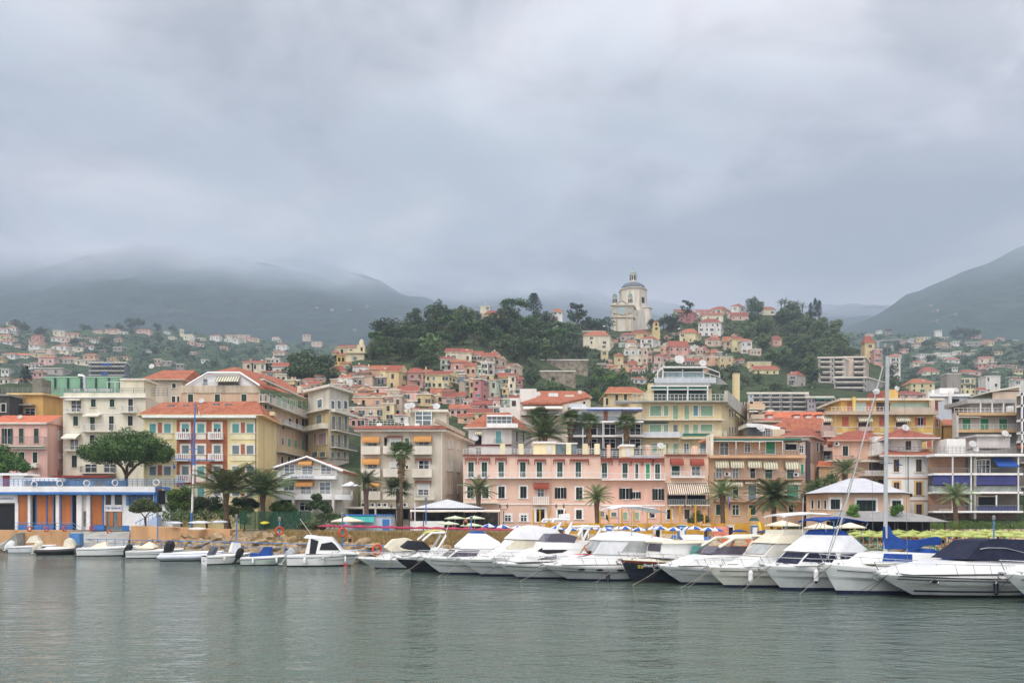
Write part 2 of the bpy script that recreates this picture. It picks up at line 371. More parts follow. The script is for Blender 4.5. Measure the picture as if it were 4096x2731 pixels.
def hillmesh(T,name,m,x0,x1,dx,sub=6,amp=1.2,back=((30,-2),(120,-30),(300,-110),(420,-400))):
 s=MB();vs=[];cols=[];px=x0
 while px<=x1:
  c=colpts(T,px);pts=[Vector((X_(px,c[0][1]-30),c[0][1]-30,2.7))]
  for(y0,d0),(y1,d1)in zip(c,c[1:]):
   for k in range(sub):
    t=k/sub;pts.append(P(px,y0+(y1-y0)*t,d0+(d1-d0)*t))
  e=P(px,*c[-1]);pts.append(e)
  for dd,dz in back:
   D=c[-1][1]+dd;pts.append(Vector(((px-CX)/F*D,D,max(e.z+dz,-4))))
  for q,p in enumerate(pts):
   if 2<q:p.z+=amp*nz(p.x,p.y,0.05)+amp*0.5*nz(p.x,p.y,0.16,3)
  cols.append(pts);px+=dx
 n=len(cols[0])
 for c in cols:vs+=c
 fs=[(i*n+j,(i+1)*n+j,(i+1)*n+j+1,i*n+j+1)for i in range(len(cols)-1)for j in range(n-1)]
 s.add(vs,fs,m);struct(s,name,smooth=True)
def hillmat(name,g1,g2,dirt,sc=0.03,amt=0.62):
 m=bpy.data.materials.new(name);m.use_nodes=True;nt=m.node_tree;N=nt.nodes;L=nt.links;b=N['Principled BSDF']
 b.inputs['Roughness'].default_value=0.95;b.inputs['Specular IOR Level'].default_value=0.05
 g=N.new('ShaderNodeNewGeometry')
 def nn(s,d,z=1.0):
  mp=N.new('ShaderNodeMapping');mp.inputs['Scale'].default_value=(1,1,z);L.new(g.outputs['Position'],mp.inputs[0])
  n=N.new('ShaderNodeTexNoise');n.inputs['Scale'].default_value=s;n.inputs['Detail'].default_value=d;n.inputs['Roughness'].default_value=0.65;L.new(mp.outputs[0],n.inputs['Vector']);return n.outputs['Fac']
 mx=N.new('ShaderNodeMix');mx.data_type='RGBA';mx.inputs[6].default_value=(*lin(g1),1);mx.inputs[7].default_value=(*lin(g2),1)
 r=N.new('ShaderNodeMapRange');r.inputs[1].default_value=0.4;r.inputs[2].default_value=0.6;L.new(nn(sc*4,8),r.inputs[0]);L.new(r.outputs[0],mx.inputs[0])
 m2=N.new('ShaderNodeMix');m2 .data_type='RGBA';m2 .inputs[7].default_value=(*lin(dirt),1);L.new(mx.outputs[2],m2 .inputs[6])
 r2=N.new('ShaderNodeMapRange');r2 .inputs[1].default_value=amt;r2 .inputs[2].default_value=amt+0.1;r2 .inputs[4].default_value=0.7;L.new(nn(sc,9,5.0),r2 .inputs[0]);L.new(r2 .outputs[0],m2 .inputs[0])
 L.new(m2 .outputs[2],b.inputs['Base Color'])
 bp=N.new('ShaderNodeBump');bp.inputs['Strength'].default_value=1.0;bp.inputs['Distance'].default_value=0.12/sc;L.new(nn(sc*5,8),bp.inputs['Height']);L.new(bp.outputs[0],b.inputs['Normal'])
 return m
HM=hillmat('hill_scrub','#37432c','#49543a','#8b7a5c',0.05,0.6)
hillmesh(TOWN,'hill',HM,-900,5000,20)
hillmesh(WEST,'hillside',hillmat('hillside_scrub','#354431','#4b5b40','#75705a',0.02,0.6),-1200,1800,25,amp=4,back=((60,-5),(250,-60),(600,-400)))
hillmesh(EAST,'hillside',hillmat('hillside_scrub_east','#3a4a36','#50604a','#7f7a62',0.02,0.6),3000,5200,25,amp=4,back=((60,-5),(250,-60),(600,-400)))
def mountmat(name,z0,z1,g1='#22302a',g2='#32423a'):
 """wooded slope; alpha fades its top out with height, no cloud is modelled"""
 m=hillmat(name,g1,g2,'#5f6252',0.006,0.62)
 nt=m.node_tree;N=nt.nodes;L=nt.links;b=N['Principled BSDF']
 g=N.new('ShaderNodeNewGeometry');sp=N.new('ShaderNodeSeparateXYZ');L.new(g.outputs['Position'],sp.inputs[0])
 n=N.new('ShaderNodeTexNoise');n.inputs['Scale'].default_value=0.0022;n.inputs['Detail'].default_value=4;L.new(g.outputs['Position'],n.inputs['Vector'])
 a=N.new('ShaderNodeMath');a.operation='MULTIPLY_ADD';L.new(n.outputs['Fac'],a.inputs[0]);a.inputs[1].default_value=260;a.inputs[2].default_value=-130
 c=N.new('ShaderNodeMath');c.operation='ADD';L.new(sp.outputs[2],c.inputs[0]);L.new(a.outputs[0],c.inputs[1])
 r=N.new('ShaderNodeMapRange');r.interpolation_type='SMOOTHSTEP';r.inputs[1].default_value=z0;r.inputs[2].default_value=z1;r.inputs[3].default_value=1;r.inputs[4].default_value=0
 L.new(c.outputs[0],r.inputs[0]);L.new(r.outputs[0],b.inputs['Alpha'])
 return m
MOUNTS=[]
def mount_hit(k,px,py):
 ridge,D,base_y,Db,rough,seed=MOUNTS[k]
 for(a,ya),(b,yb)in zip(ridge,ridge[1:]):
  if a<=px<=b:y=ya+(yb-ya)*(px-a)/(b-a)
 for j in range(200):
  t=j/200;d=Db+(D-Db)*t;x=X_(px,d);z=Z_(base_y,Db)*(1-t)+Z_(y,D)*t+rough*(nz(x,d,0.004,seed)*2+nz(x,d,0.012,seed))*(0.3+0.7*t)
  if YH-(z-CAMH)/d*F<=py:return d,z
 return d,z
def mountain(name,ridge,D,base_y,Db,m,dx=25,rough=18,seed=0):
 """ridge: (px, py) crest at depth D; the slope comes down to base_y at depth Db"""
 s=MB();cols=[];px=ridge[0][0];J=16;MOUNTS.append((ridge,D,base_y,Db,rough,seed))
 while px<=ridge[-1][0]:
  for(a,ya),(b,yb)in zip(ridge,ridge[1:]):
   if a<=px<=b:y=ya+(yb-ya)*(px-a)/(b-a)
  pts=[]
  for j in range(J+1):
   t=j/J;d=Db+(D-Db)*t
   z=Z_(base_y,Db)*(1-t)+Z_(y,D)*t
   x=X_(px,d)
   z+=rough*(nz(x,d,0.004,seed)*2+nz(x,d,0.012,seed))*(0.3+0.7*t)
   pts.append((x,d,z))
  e=pts[-1];pts+=[(e[0]*1.1,e[1]+260,e[2]-60),(e[0]*1.2,e[1]+700,e[2]*0.45)]
  cols.append(pts);px+=dx
 n=len(cols[0]);vs=[p for c in cols for p in c]
 fs=[(i*n+j,(i+1)*n+j,(i+1)*n+j+1,i*n+j+1)for i in range(len(cols)-1)for j in range(n-1)]
 s.add(vs,fs,m);struct(s,name,smooth=True)
mountain('mountain',[(-1500,980),(-300,930),(0,935),(500,900),(900,930),(1250,1010),(1420,1075),(1520,1120),(1600,1165),(1680,1200),(1780,1240),(2000,1320),(2300,1400)],2835,1420,1690,mountmat('mountain_west',560,900),seed=1)
mountain('mountain',[(1100,1130),(1400,1080),(1700,1110),(1900,1105),(2050,1092),(2150,1098),(2300,1125),(2450,1165),(2600,1200),(2800,1225),(3100,1235),(3300,1220),(3500,1215),(3900,1235),(4300,1300)],3600,1330,2565,mountmat('mountain_mid',690,1030,'#28332f','#343f3c'),seed=5)
mountain('mountain',[(3250,1440),(3350,1345),(3420,1300),(3480,1270),(3560,1232),(3620,1195),(3680,1180),(3730,1150),(3850,1092),(3950,1058),(4096,995),(4300,930),(4800,850),(5600,800)],2300,1400,1420,mountmat('mountain_east',520,900,'#2a3a32','#3c4e42'),rough=9,seed=9)
# the air: far things fade
hz=bpy.data.materials.new('haze_air');hz.use_nodes=True
hz.node_tree.nodes.remove(hz.node_tree.nodes['Principled BSDF'])
pv=hz.node_tree.nodes.new('ShaderNodeVolumePrincipled');pv.inputs['Density'].default_value=0.00029;pv.inputs['Color'].default_value=(0.48,0.575,0.69,1);pv.inputs['Anisotropy'].default_value=0.0
hz.node_tree.links.new(pv.outputs[0],hz.node_tree.nodes['Material Output'].inputs['Volume'])
hb=MB();hb.box(-5200,-1600,-6,5200,4900,1220,hz);ho=hb.build('haze');ho['kind']='stuff'
# ================================================================ BUILDINGS: a plan in (pixel column, depth) corners, openings laid on its faces
class Face:
 def __init__(s,a,b):
  s.a=Vector((a[0],a[1]));s.b=Vector((b[0],b[1]));d=s.b-s.a
  s.L=d.length;s.u=d/s.L;s.n=Vector((s.u.y,-s.u.x))
 def hit(s,px):
  """distance along the face where the sight line of a pixel column meets it"""
  k=(px-CX)/F;d=s.b-s.a
  den=d.x-k*d.y
  return(k*s.a.y-s.a.x)/den*s.L
 def at(s,u,z,out=0.0):
  p=s.a+s.u*u+s.n*out
  return Vector((p.x,p.y,z))
 def rect(s,x0,y0,x1,y1):
  u0,u1=s.hit(x0),s.hit(x1);um=(u0+u1)/2;D=(s.a+s.u*um).y
  return u0,u1,Z_(y1,D),Z_(y0,D)
def fbox(mb,f,u0,u1,z0,z1,o0,o1,m):
 b=[f.at(u0,z0,o1),f.at(u1,z0,o1),f.at(u1,z0,o0),f.at(u0,z0,o0)]
 t=[f.at(u0,z1,o1),f.at(u1,z1,o1),f.at(u1,z1,o0),f.at(u0,z1,o0)]
 mb.hexa(b,t,m)
def roofsolid(mb,q,z,rise,over,kind,hip,m,wm,thick=0.16):
 """q: plan corners FL, FR, BR, BL. kind 'x': ridge along the front, 'y': ridge front to back, 'p': pyramid"""
 c=sum((Vector(p)for p in q),Vector((0,0)))/4
 def grow(a,b,d):
  return a
 FL,FR,BR,BL=[Vector(p)for p in q]
 ux=(FR-FL).normalized();uy=(BL-FL).normalized()
 E=[FL-(ux+uy)*over,FR+(ux-uy)*over,BR+(ux+uy)*over,BL+(uy-ux)*over]
 lo=[(p.x,p.y,z-thick)for p in E];hi=[(p.x,p.y,z)for p in E]
 if kind=='x':r0=(E[0]+E[3])/2;r1=(E[1]+E[2])/2
 elif kind=='y':r0=(E[0]+E[1])/2;r1=(E[3]+E[2])/2
 else:r0=r1=(E[0]+E[2])/2
 d=r1-r0;r0,r1=r0+d*hip,r1-d*hip
 R0=(r0 .x,r0 .y,z+rise);R1=(r1 .x,r1 .y,z+rise)
 mb.add(lo+hi,[(3,2,1,0),(0,1,5,4),(1,2,6,5),(2,3,7,6),(3,0,4,7)],wm)
 em=m if(hip>0.01 or kind=='p')else wm
 if kind=='p':
  for i in range(4):mb.tri(hi[i],hi[(i+1)%4],R0,m)
 elif kind=='x':
  mb.quad(hi[0],hi[1],R1,R0,m);mb.quad(hi[2],hi[3],R0,R1,m)
  mb.tri(hi[3],hi[0],R0,em);mb.tri(hi[1],hi[2],R1,em)
 else:
  mb.quad(hi[1],hi[2],R1,R0,m);mb.quad(hi[3],hi[0],R0,R1,m)
  mb.tri(hi[0],hi[1],R0,em);mb.tri(hi[2],hi[3],R1,em)
class Bld:
 def __init__(s,name,label,plan,ytop,zbase,wallm,cat='building',group=None,z=(0,0,1),xt=None,back=None):
  """plan: (px, D) corners from front left, front right, then back; in zoom units z=(ox, oy, scale)"""
  s.fx,s.fy=zm(*z)
  s.plan=[(X_(s.fx(px),D),D)for px,D in plan]
  if len(s.plan)==2:
   (ax,ay),(bx,by)=s.plan;dx,dy=bx-ax,by-ay;l=sqrt(dx*dx+dy*dy);bk=back or 10
   s.plan+=[(bx-dy/l*bk,by+dx/l*bk),(ax-dy/l*bk,ay+dx/l*bk)]if ax<25 else[(bx*(by+bk)/by,by+bk),(ax*(ay+bk)/ay,ay+bk)]
  D0=plan[0][1];s.D0=D0
  s.z1=Z_(s.fy(ytop),D0);s.z0=zbase
  cx=sum(p[0]for p in s.plan)/len(s.plan);cy=sum(p[1]for p in s.plan)/len(s.plan)
  s.root=thing(name,label,cat,(cx,cy,zbase),0,group)
  s.wm=wallm;mb=MB()
  lo=[(x,y,zbase)for x,y in s.plan];mb.prism(lo,(0,0,s.z1-zbase),wallm)
  s.wall=mb.build('wall',s.root)
  s.f=Face(s.plan[0],s.plan[1]);s.faces=[Face(s.plan[i],s.plan[(i+1)%len(s.plan)])for i in range(len(s.plan))]
 def face(s,i):s.f=s.faces[i];return s
 def rc(s,x0,y0,x1,y1):return s.f.rect(s.fx(x0),s.fy(y0),s.fx(x1),s.fy(y1))
 def part(s,name,mb,label=None,parent=None):
  o=mb.build(name,parent or s.root)
  if label and o:o['label']=label
  return o
 def slab(s,name,x0,y0,x1,y1,o0,o1,m,label=None):
  u0,u1,a,b=s.rc(x0,y0,x1,y1);mb=MB();fbox(mb,s.f,u0,u1,a,b,o0,o1,m);return s.part(name,mb,label)
 def win(s,kind,xs,w,y0,y1,m=None,fr=None,fw=0.12,o=0.0,name='window',sub=True):
  """xs: centres. kind sh closed shutters, gl glass, op dark opening with shutters folded back, bl blind half down, ha blind with glass below, dr door"""
  for xc in xs:
   u0,u1,a,b=s.rc(xc-w/2,y0,xc+w/2,y1);f=s.f
   mb=MB();M=m or SHG;FR=fr or TRIM
   fbox(mb,f,u0-fw,u0,a-0.02,b+fw,o,o+0.07,FR);fbox(mb,f,u1,u1+fw,a-0.02,b+fw,o,o+0.07,FR)
   fbox(mb,f,u0,u1,b,b+fw,o,o+0.07,FR)
   if kind!='dr':fbox(mb,f,u0-fw*1.6,u1+fw*1.6,a-0.12,a-0.02,o,o+0.16,FR)
   w_=s.part(name,mb)
   p=MB();mid=(u0+u1)/2
   if kind=='sh':
    fbox(p,f,u0,mid-0.02,a,b,o+0.005,o+0.05,M);fbox(p,f,mid+0.02,u1,a,b,o+0.005,o+0.05,M);nm='shutter'
    q=8
    for i in range(q):
     zz=a+(b-a)*(i+0.5)/q
     fbox(p,f,u0+0.06,mid-0.08,zz-0.02,zz+0.02,o+0.05,o+0.07,M);fbox(p,f,mid+0.08,u1-0.06,zz-0.02,zz+0.02,o+0.05,o+0.07,M)
   elif kind=='bl':fbox(p,f,u0,u1,a,b,o+0.005,o+0.045,M);nm='blind'
   elif kind=='ha':
    zz=a+(b-a)*0.45
    fbox(p,f,u0,u1,zz,b,o+0.01,o+0.06,M);fbox(p,f,u0,u1,a,zz,o+0.003,o+0.02,GLASS);fbox(p,f,mid-0.04,mid+0.04,a,zz,o+0.02,o+0.04,WHITE);nm='blind'
   elif kind in('gl','dr'):
    fbox(p,f,u0,u1,a,b,o+0.003,o+0.02,M if m else GLASS);nm='pane'
    fbox(p,f,mid-0.04,mid+0.04,a,b,o+0.02,o+0.045,WHITE)
    if kind=='gl':fbox(p,f,u0,u1,a+(b-a)*0.62,a+(b-a)*0.62+0.06,o+0.02,o+0.045,WHITE)
   elif kind=='dk':fbox(p,f,u0,u1,a,b,o+0.003,o+0.03,M);nm='pane'
   elif kind=='op':
    fbox(p,f,u0,u1,a,b,o+0.003,o+0.02,DARK);fbox(p,f,mid-0.03,mid+0.03,a,b,o+0.02,o+0.04,WHITE);nm='shutter'
    sw=(u1-u0)*0.5
    fbox(p,f,u0-sw,u0-0.02,a,b,o+0.07,o+0.11,M);fbox(p,f,u1+0.02,u1+sw,a,b,o+0.07,o+0.11,M)
   p.build(nm,w_)if sub else None
  return s
 def rail(s,mb,u0,u1,z0,z1,out,m,style='rail',sides=True):
  f=s.f
  if style=='solid':
   fbox(mb,f,u0,u1,z0,z1,out-0.1,out,m)
   if sides:fbox(mb,f,u0,u0+0.1,z0,z1,0.02,out-0.1,m);fbox(mb,f,u1-0.1,u1,z0,z1,0.02,out-0.1,m)
   return
  if style=='glass':
   fbox(mb,f,u0,u1,z0,z1-0.06,out-0.04,out-0.01,m)
  fbox(mb,f,u0,u1,z1-0.06,z1,out-0.06,out,m if style!='glass' else RAILW)
  step={'rail':0.22,'balus':0.26,'bars':1.6,'glass':1.5}[style];wd={'rail':0.03,'balus':0.13,'bars':0.05,'glass':0.05}[style]
  n=max(1,int((u1-u0)/step));n=min(n,90)
  for i in range(n+1):
   u=u0+(u1-u0-wd)*i/n
   fbox(mb,f,u,u+wd,z0,z1-0.06,out-0.05,out-0.05+min(wd,0.06),RAILW if style=='glass' else m)
  if style=='bars':
   for k in(0.25,0.5,0.75):fbox(mb,f,u0,u1,z0+(z1-z0)*k,z0+(z1-z0)*k+0.035,out-0.05,out-0.015,m)
  if style in('rail',):fbox(mb,f,u0,u1,z0+0.08,z0+0.12,out-0.05,out-0.01,m)
  if sides:
   for uu in(u0,u1-0.05):
    fbox(mb,f,uu,uu+0.05,z1-0.06,z1,0.02,out-0.06,m if style!='glass' else RAILW)
    k=4
    for i in range(k):
     oo=0.1+(out-0.25)*i/k;fbox(mb,f,uu,uu+0.04,z0,z1-0.06,oo,oo+0.04,m)
 def bal(s,x0,x1,ytop,ybot,out=1.1,style='rail',m=None,slabm=None,th=0.16,name='balcony'):
  u0,u1,a,b=s.rc(x0,ytop,x1,ybot)
  mb=MB();fbox(mb,s.f,u0,u1,a,a+th,0.0,out,slabm or TRIM);o=s.part(name,mb)
  r=MB();s.rail(r,u0,u1,a+th,b,out,m or RAILW,style);r.build('railing',o)
  return o
 def awn(s,xs,w,y0,y1,out=1.0,m=None,style='slope',val=0.22,name='awning'):
  f=s.f
  for xc in xs:
   u0,u1,a,b=s.rc(xc-w/2,y0,xc+w/2,y1);mb=MB()
   if style=='slope':
    p=[f.at(u0,b,0.1),f.at(u1,b,0.1),f.at(u1,a+val,out),f.at(u0,a+val,out)]
    q=[v-Vector((0,0,0.05))for v in p]
    mb.hexa(q,p,m)
    fbox(mb,f,u0,u1,a,a+val,out-0.01,out+0.02,m)
   elif style=='dome':
    K=5;rings=[]
    for k in range(K+1):
     t=k/K*pi/2
     rings.append((sin(t)*out+0.02,a+val+(b-a-val)*cos(t)))
    for(o0,z0),(o1,z1)in zip(rings,rings[1:]):
     mb.quad(f.at(u0,z0,o0),f.at(u1,z0,o0),f.at(u1,z1,o1),f.at(u0,z1,o1),m)
    for uu in(u0,u1):mb.poly([f.at(uu,z,o)for o,z in rings]+[f.at(uu,a+val,0.02)],m)
    n=9
    for i in range(n):
     ua,ub=u0+(u1-u0)*i/n,u0+(u1-u0)*(i+1)/n
     mb.poly([f.at(ua,a+val,out+0.02),f.at(ua,a+val*0.3,out+0.02),f.at((ua+ub)/2,a,out+0.02),f.at(ub,a+val*0.3,out+0.02),f.at(ub,a+val,out+0.02)],m)
   elif style=='frame':
    fbox(mb,f,u0,u1,b-0.16,b,0.05,0.5,m)
    n=7
    for i in range(n):
     ua,ub=u0+(u1-u0)*i/n,u0+(u1-u0)*(i+1)/n
     mb.poly([f.at(ua,b-0.16,0.51),f.at((ua+ub)/2,b-0.4,0.51),f.at(ub,b-0.16,0.51)],m)
    for uu in(u0,u1-0.08):mb.tube([f.at(uu,b-0.1,0.45),f.at(uu,b-0.5,0.42),f.at(uu,a,0.1)],0.05,m,4)
   s.part(name,mb)
  return s
 def flatroof(s,over=0.4,th=0.3,m=None,name='cornice',zoff=0.0):
  mb=MB();c=Vector((sum(p[0]for p in s.plan)/len(s.plan),sum(p[1]for p in s.plan)/len(s.plan)))
  n=len(s.plan);V=[]
  for i in range(n):
   p=Vector(s.plan[i]);a=(Vector(s.plan[i])-Vector(s.plan[i-1])).normalized();b=(Vector(s.plan[(i+1)%n])-p).normalized()
   V.append(p+(a-b).normalized()*over*1.3)
  mb.prism([(v.x,v.y,s.z1+zoff)for v in V],(0,0,th),m or TRIM);return s.part(name,mb)
 def hip(s,y_apex,kind='x',hip=0.25,over=0.6,m=None,name='roof',plan=None,z=None,Dref=None):
  z=s.z1 if z is None else z
  q=plan or s.plan[:4]
  Dm=Dref or sum(p[1]for p in q)/4
  rise=max(Z_(s.fy(y_apex),Dm)-z,0.3)
  mb=MB();roofsolid(mb,q,z+0.16,rise,over,kind,hip,m or ROOF1,s.wm);return s.part(name,mb)
 def box(s,name,x0,y0,x1,y1,d0,dep,m,label=None,sink=0.0):
  """a block standing on or behind the front at depth offset d0 from the building front"""
  D=s.D0+d0;a=X_(s.fx(x0),D);b=X_(s.fx(x1),D)
  mb=MB();mb.box(a,D,Z_(s.fy(y1),D)-sink,b,D+dep,Z_(s.fy(y0),D),m);return s.part(name,mb,label)
 def posts(s,name,x0,x1,y0,y1,d0,n,m,rails=(0.0,0.5,1.0),w=0.05,dep=None):
  """free-standing railing along the roof edge"""
  D=s.D0+d0;a=X_(s.fx(x0),D);b=X_(s.fx(x1),D);z0,z1=Z_(s.fy(y1),D),Z_(s.fy(y0),D)
  mb=MB()
  for i in range(n+1):
   x=a+(b-a)*i/n;mb.box(x-w/2,D,z0,x+w/2,D+w,z1,m)
  for k in rails:mb.box(a,D-0.002,z0+(z1-z0)*k-w/2,b,D+w-0.004,z0+(z1-z0)*k+w/2,m)
  if dep:
   for x in(a,b):
    for k in rails[1:]:mb.box(x-w/2,D,z0+(z1-z0)*k-w/2,x+w/2,D+dep,z0+(z1-z0)*k+w/2,m)
  return s.part(name,mb)
 def dish(s,x,y,r,d0=0.0,m=None):
  r=r*0.62
  """satellite dish of radius r metres on a short pole"""
  D=s.D0+d0;c=P(s.fx(x),s.fy(y),D);mb=MB()
  prof=[(0.02,0.0)]+[(r*k/5,-0.22*r*(k/5)**2)for k in range(1,6)]+[(r*0.98,-0.22*r-0.03)]
  k=MB();k.lathe(prof,(0,0,0),m or mat('dish_grey','#bdbdb8',.6,.1,3),14)
  M=Matrix.Translation(c)@Matrix.Rotation(radians(65),4,'X')@Matrix.Rotation(radians(180),4,'Y')
  k.v=[tuple(M@Vector(v))for v in k.v]
  k.tube([c,c+Vector((0,0.15,-r*1.5))],0.05,RAILG,5)
  k.tube([c,c+Vector((0,-r*0.9,r*0.1))],0.025,RAILG,4)
  s.part('satellite_dish',k);return s
 def acunit(s,x,y,w=18,h=14):
  u0,u1,a,b=s.rc(x-w/2,y-h/2,x+w/2,y+h/2);mb=MB();fbox(mb,s.f,u0,u1,a,b,0.05,0.4,WHITE)
  c=s.f.at((u0+u1)/2-(u1-u0)*0.12,(a+b)/2,0.41);r=(b-a)*0.38
  n=14;mb.poly([c+Vector((s.f.u.x*cos(t*2*pi/n)*r,s.f.u.y*cos(t*2*pi/n)*r,sin(t*2*pi/n)*r))for t in range(n)],DARK)
  s.part('air_conditioner',mb);return s
def text_mesh(txt,size,m,depth=0.02,font_shear=0.0):
 cu=bpy.data.curves.new('lettering','FONT');cu.body=txt;cu.size=size;cu.extrude=depth;cu.shear=font_shear;cu.align_x='LEFT'
 o=bpy.data.objects.new('lettering',cu);COL.objects.link(o)
 dg=bpy.context.evaluated_depsgraph_get();me=bpy.data.meshes.new_from_object(o.evaluated_get(dg))
 bpy.data.objects.remove(o);bpy.data.curves.remove(cu);me.materials.clear();me.materials.append(m)
 return me
def lettering(txt,f,px0,px1,pyb,pyt,out,m,parent,shear=0.0,name='lettering'):
 """raised letters fitted on a face between two pixel columns and rows"""
 me=text_mesh(txt,1.0,m,0.02,shear)
 xs=[v.co.x for v in me.vertices];ys=[v.co.y for v in me.vertices]
 u0,u1,z0,z1=f.rect(px0,pyt,px1,pyb);sx=(u1-u0)/(max(xs)-min(xs));sy=(z1-z0)/(max(ys)-min(ys));x0,y0=min(xs),min(ys)
 Mi=wmat(parent).inverted()
 for v in me.vertices:v.co=Mi@f.at(u0+(v.co.x-x0)*sx,z0+(v.co.y-y0)*sy,out+v.co.z)
 o=bpy.data.objects.new(name,me);COL.objects.link(o);o.parent=parent;return o
ZA,ZB,ZC,ZD,ZE,ZF=(0,1450,2.851),(650,1400,2.851),(1350,1500,2.851),(2050,1500,2.851),(2700,1500,2.851),(3296,1500,2.614)
# ================================================================ THE WATERFRONT ROW, left half
AW_OR=stripes('awning_orange','#d09a5c','#c48c50',0,3.0,noise_amt=0.08)
AW_BR=stripes('awning_russet','#9a5040','#8a4436',0,4.0)
AW_BRN=mat('awning_faded_brown','#8a5a48',0.85,0.15,2)
AW_CR=mat('awning_cream','#e2dcca',0.85,0.06,1)
AW_ST=stripes('awning_striped_cream','#dcd6bf','#a9a386',0,2.6)
AW_ST2=stripes('awning_striped_brown','#e4dccb','#86604c',0,3.2)
AW_GN=mat('awning_green','#2f6b5a',0.85,0.1,1)
AW_BL=mat('awning_blue','#26509a',0.85,0.1,1)
AW_BV=mat('awning_violet_blue','#3f4378',0.85,0.1,1)
# pink house at the left edge
b=Bld('pink_house','pink house with green shutters and an orange tiled roof at the left edge',[(-120,130),(540,130)],690,2.8,plaster('#dfae9e'),z=ZA,back=8)
b.hip(612,'x',0.0,0.35,ROOF3)
b.slab('cornice',-120,690,545,703,0,0.45,TRIM)
b.win('sh',[245,416],54,750,918,SHG,fr=plaster('#dfae9e'));b.win('op',[85],62,752,925,SHG)
b.win('sh',[255,402],52,1020,1140,SHD);b.win('sh',[40],52,1020,1140,SHD)
b.bal(-110,535,850,962,1.1,'rail',RAILG);b.slab('dentil_band',-110,962,530,990,0,0.5,TRIM)
b.slab('awning',355,1155,450,1200,0,0.9,AW_CR)
b.face(1);b.win('gl',[675],16,780,880);b.win('gl',[680],14,1040,1090)
b.dish(232,622,0.62,1.5)
mb=MB();D=133;mb.hexa([P(120,1925,D),P(240,1925,D),P(240,1925,D+5),P(120,1925,D+5)],[P(128,1900,D),P(240,1876,D),P(240,1872,D+5),P(128,1896,D+5)],ROOF4)
b.part('lean_to_roof',mb)
# cream block of flats
b=Bld('cream_apartment_block','cream five storey block with green shutters behind the big umbrella pine',[(718,133),(1660,133)],405,2.8,plaster('#ddd5bd'),z=ZA,back=10)
b.slab('roof_slab',700,392,1668,404,-0.2,0.5,WHITE);b.box('parapet',725,345,1662,392,0.0,0.25,plaster('#ded6be'))
b.box('back_parapet',728,350,1655,392,9.5,0.25,plaster('#ded6be'))
b.win('sh',[1066,1280],54,418,505,SHG);b.win('sh',[1491],52,415,560,SHD)
b.win('gl',[872],110,438,565);b.bal(775,945,530,582,1.0,'rail',RAILW);b.awn([860],165,412,440,1.0,AW_CR)
b.bal(1395,1565,500,580,1.0,'rail',RAILW)
b.win('sh',[865],54,612,718,SHG);b.win('sh',[1057],54,622,775,SHG);b.win('sh',[1272],54,610,775,SHD);b.win('sh',[1488],54,607,718,SHD)
b.bal(958,1320,705,796,1.0,'rail',RAILW);b.awn([1072],180,585,625,1.2,AW_CR)
b.win('gl',[850],90,880,1000);b.awn([840],170,805,880,1.6,AW_CR);b.bal(765,930,950,1012,1.0,'rail',RAILW)
b.win('sh',[1053],52,826,925,SHD);b.win('sh',[1270,1490],52,826,925,SHD)
b.win('sh',[850],58,1058,1192,SHD);b.win('sh',[1060,1270],54,1045,1130,SHD);b.win('sh',[1500],60,1120,1195,SHD)
b.slab('string_course',722,575,1660,583,0,0.06,WHITE);b.slab('string_course',716,788,1658,796,0,0.06,WHITE)
b.slab('string_course',708,1040,1655,1048,0,0.06,TRIM)
b.win('gl',[1040,1255],130,1160,1250);b.bal(940,1325,1185,1265,1.1,'rail',RAILG)
b.awn([1000],660,1285,1318,2.2,mat('canopy_red','#8d3a32',0.85,0.15,1))
b.face(1);b.win('sh',[1780],26,560,640,SHD);b.win('sh',[1830],22,800,880,SHD)
b.face(0)
b.box('roof_room',1368,195,1640,390,3,4.5,plaster('#d8d0b4'));b.box('roof_room_slab',1360,180,1660,198,2.7,5.2,TRIM)
b.posts('roof_railing',740,1650,292,345,0.1,7,RAILG,(0.0,0.33,0.66,1.0),0.07)
b.posts('roof_railing',1655,1910,290,380,6.0,5,RAILG,(0.1,0.4,0.7,1.0),0.07)
for x0,x1 in((835,910),(960,1095),(1115,1275)):b.box('terrace_cloth',x0,300,x1,328,0.4,0.05,WHITE)
mb=MB();D=137;mb.tube([P(ZA[0]+965/2.851,1450+300/2.851,D),P(965/2.851,1450+165/2.851,D),P(940/2.851,1450+152/2.851,D),P(900/2.851,1450+150/2.851,D)],0.28,STEEL,8);b.part('vent_pipe',mb)
b.posts('pergola',1222,1400,215,345,2.0,2,RAILW,(0.98,),0.08,2.5)
# tan house with a brick red roof behind the cream block
b=Bld('tan_house','tan house with skylights in its orange roof behind the cream block',[(1665,156),(2080,156)],205,5,plaster('#bdb09a'),z=ZA,back=14)
b.hip(95,'x',0.12,0.8,ROOF1);b.win('sh',[1985],40,240,290,SHD);b.win('sh',[1980],38,385,470,SHD);b.win('sh',[2035],26,385,460,SHD);b.win('gl',[1720],70,205,260,fr=WHITE)
b.dish(1732,45,0.9,4)
for x in(1905,2035):
 D=159;p=[P(x/2.851-12,1450+185/2.851,D),P(x/2.851+12,1450+185/2.851,D),P(x/2.851+14,1450+215/2.851,D-1.6),P(x/2.851-8,1450+212/2.851,D-1.6)]
 mb=MB();mb.prism(p,(0,-0.15,0.25),GLASSB);b.part('skylight',mb)
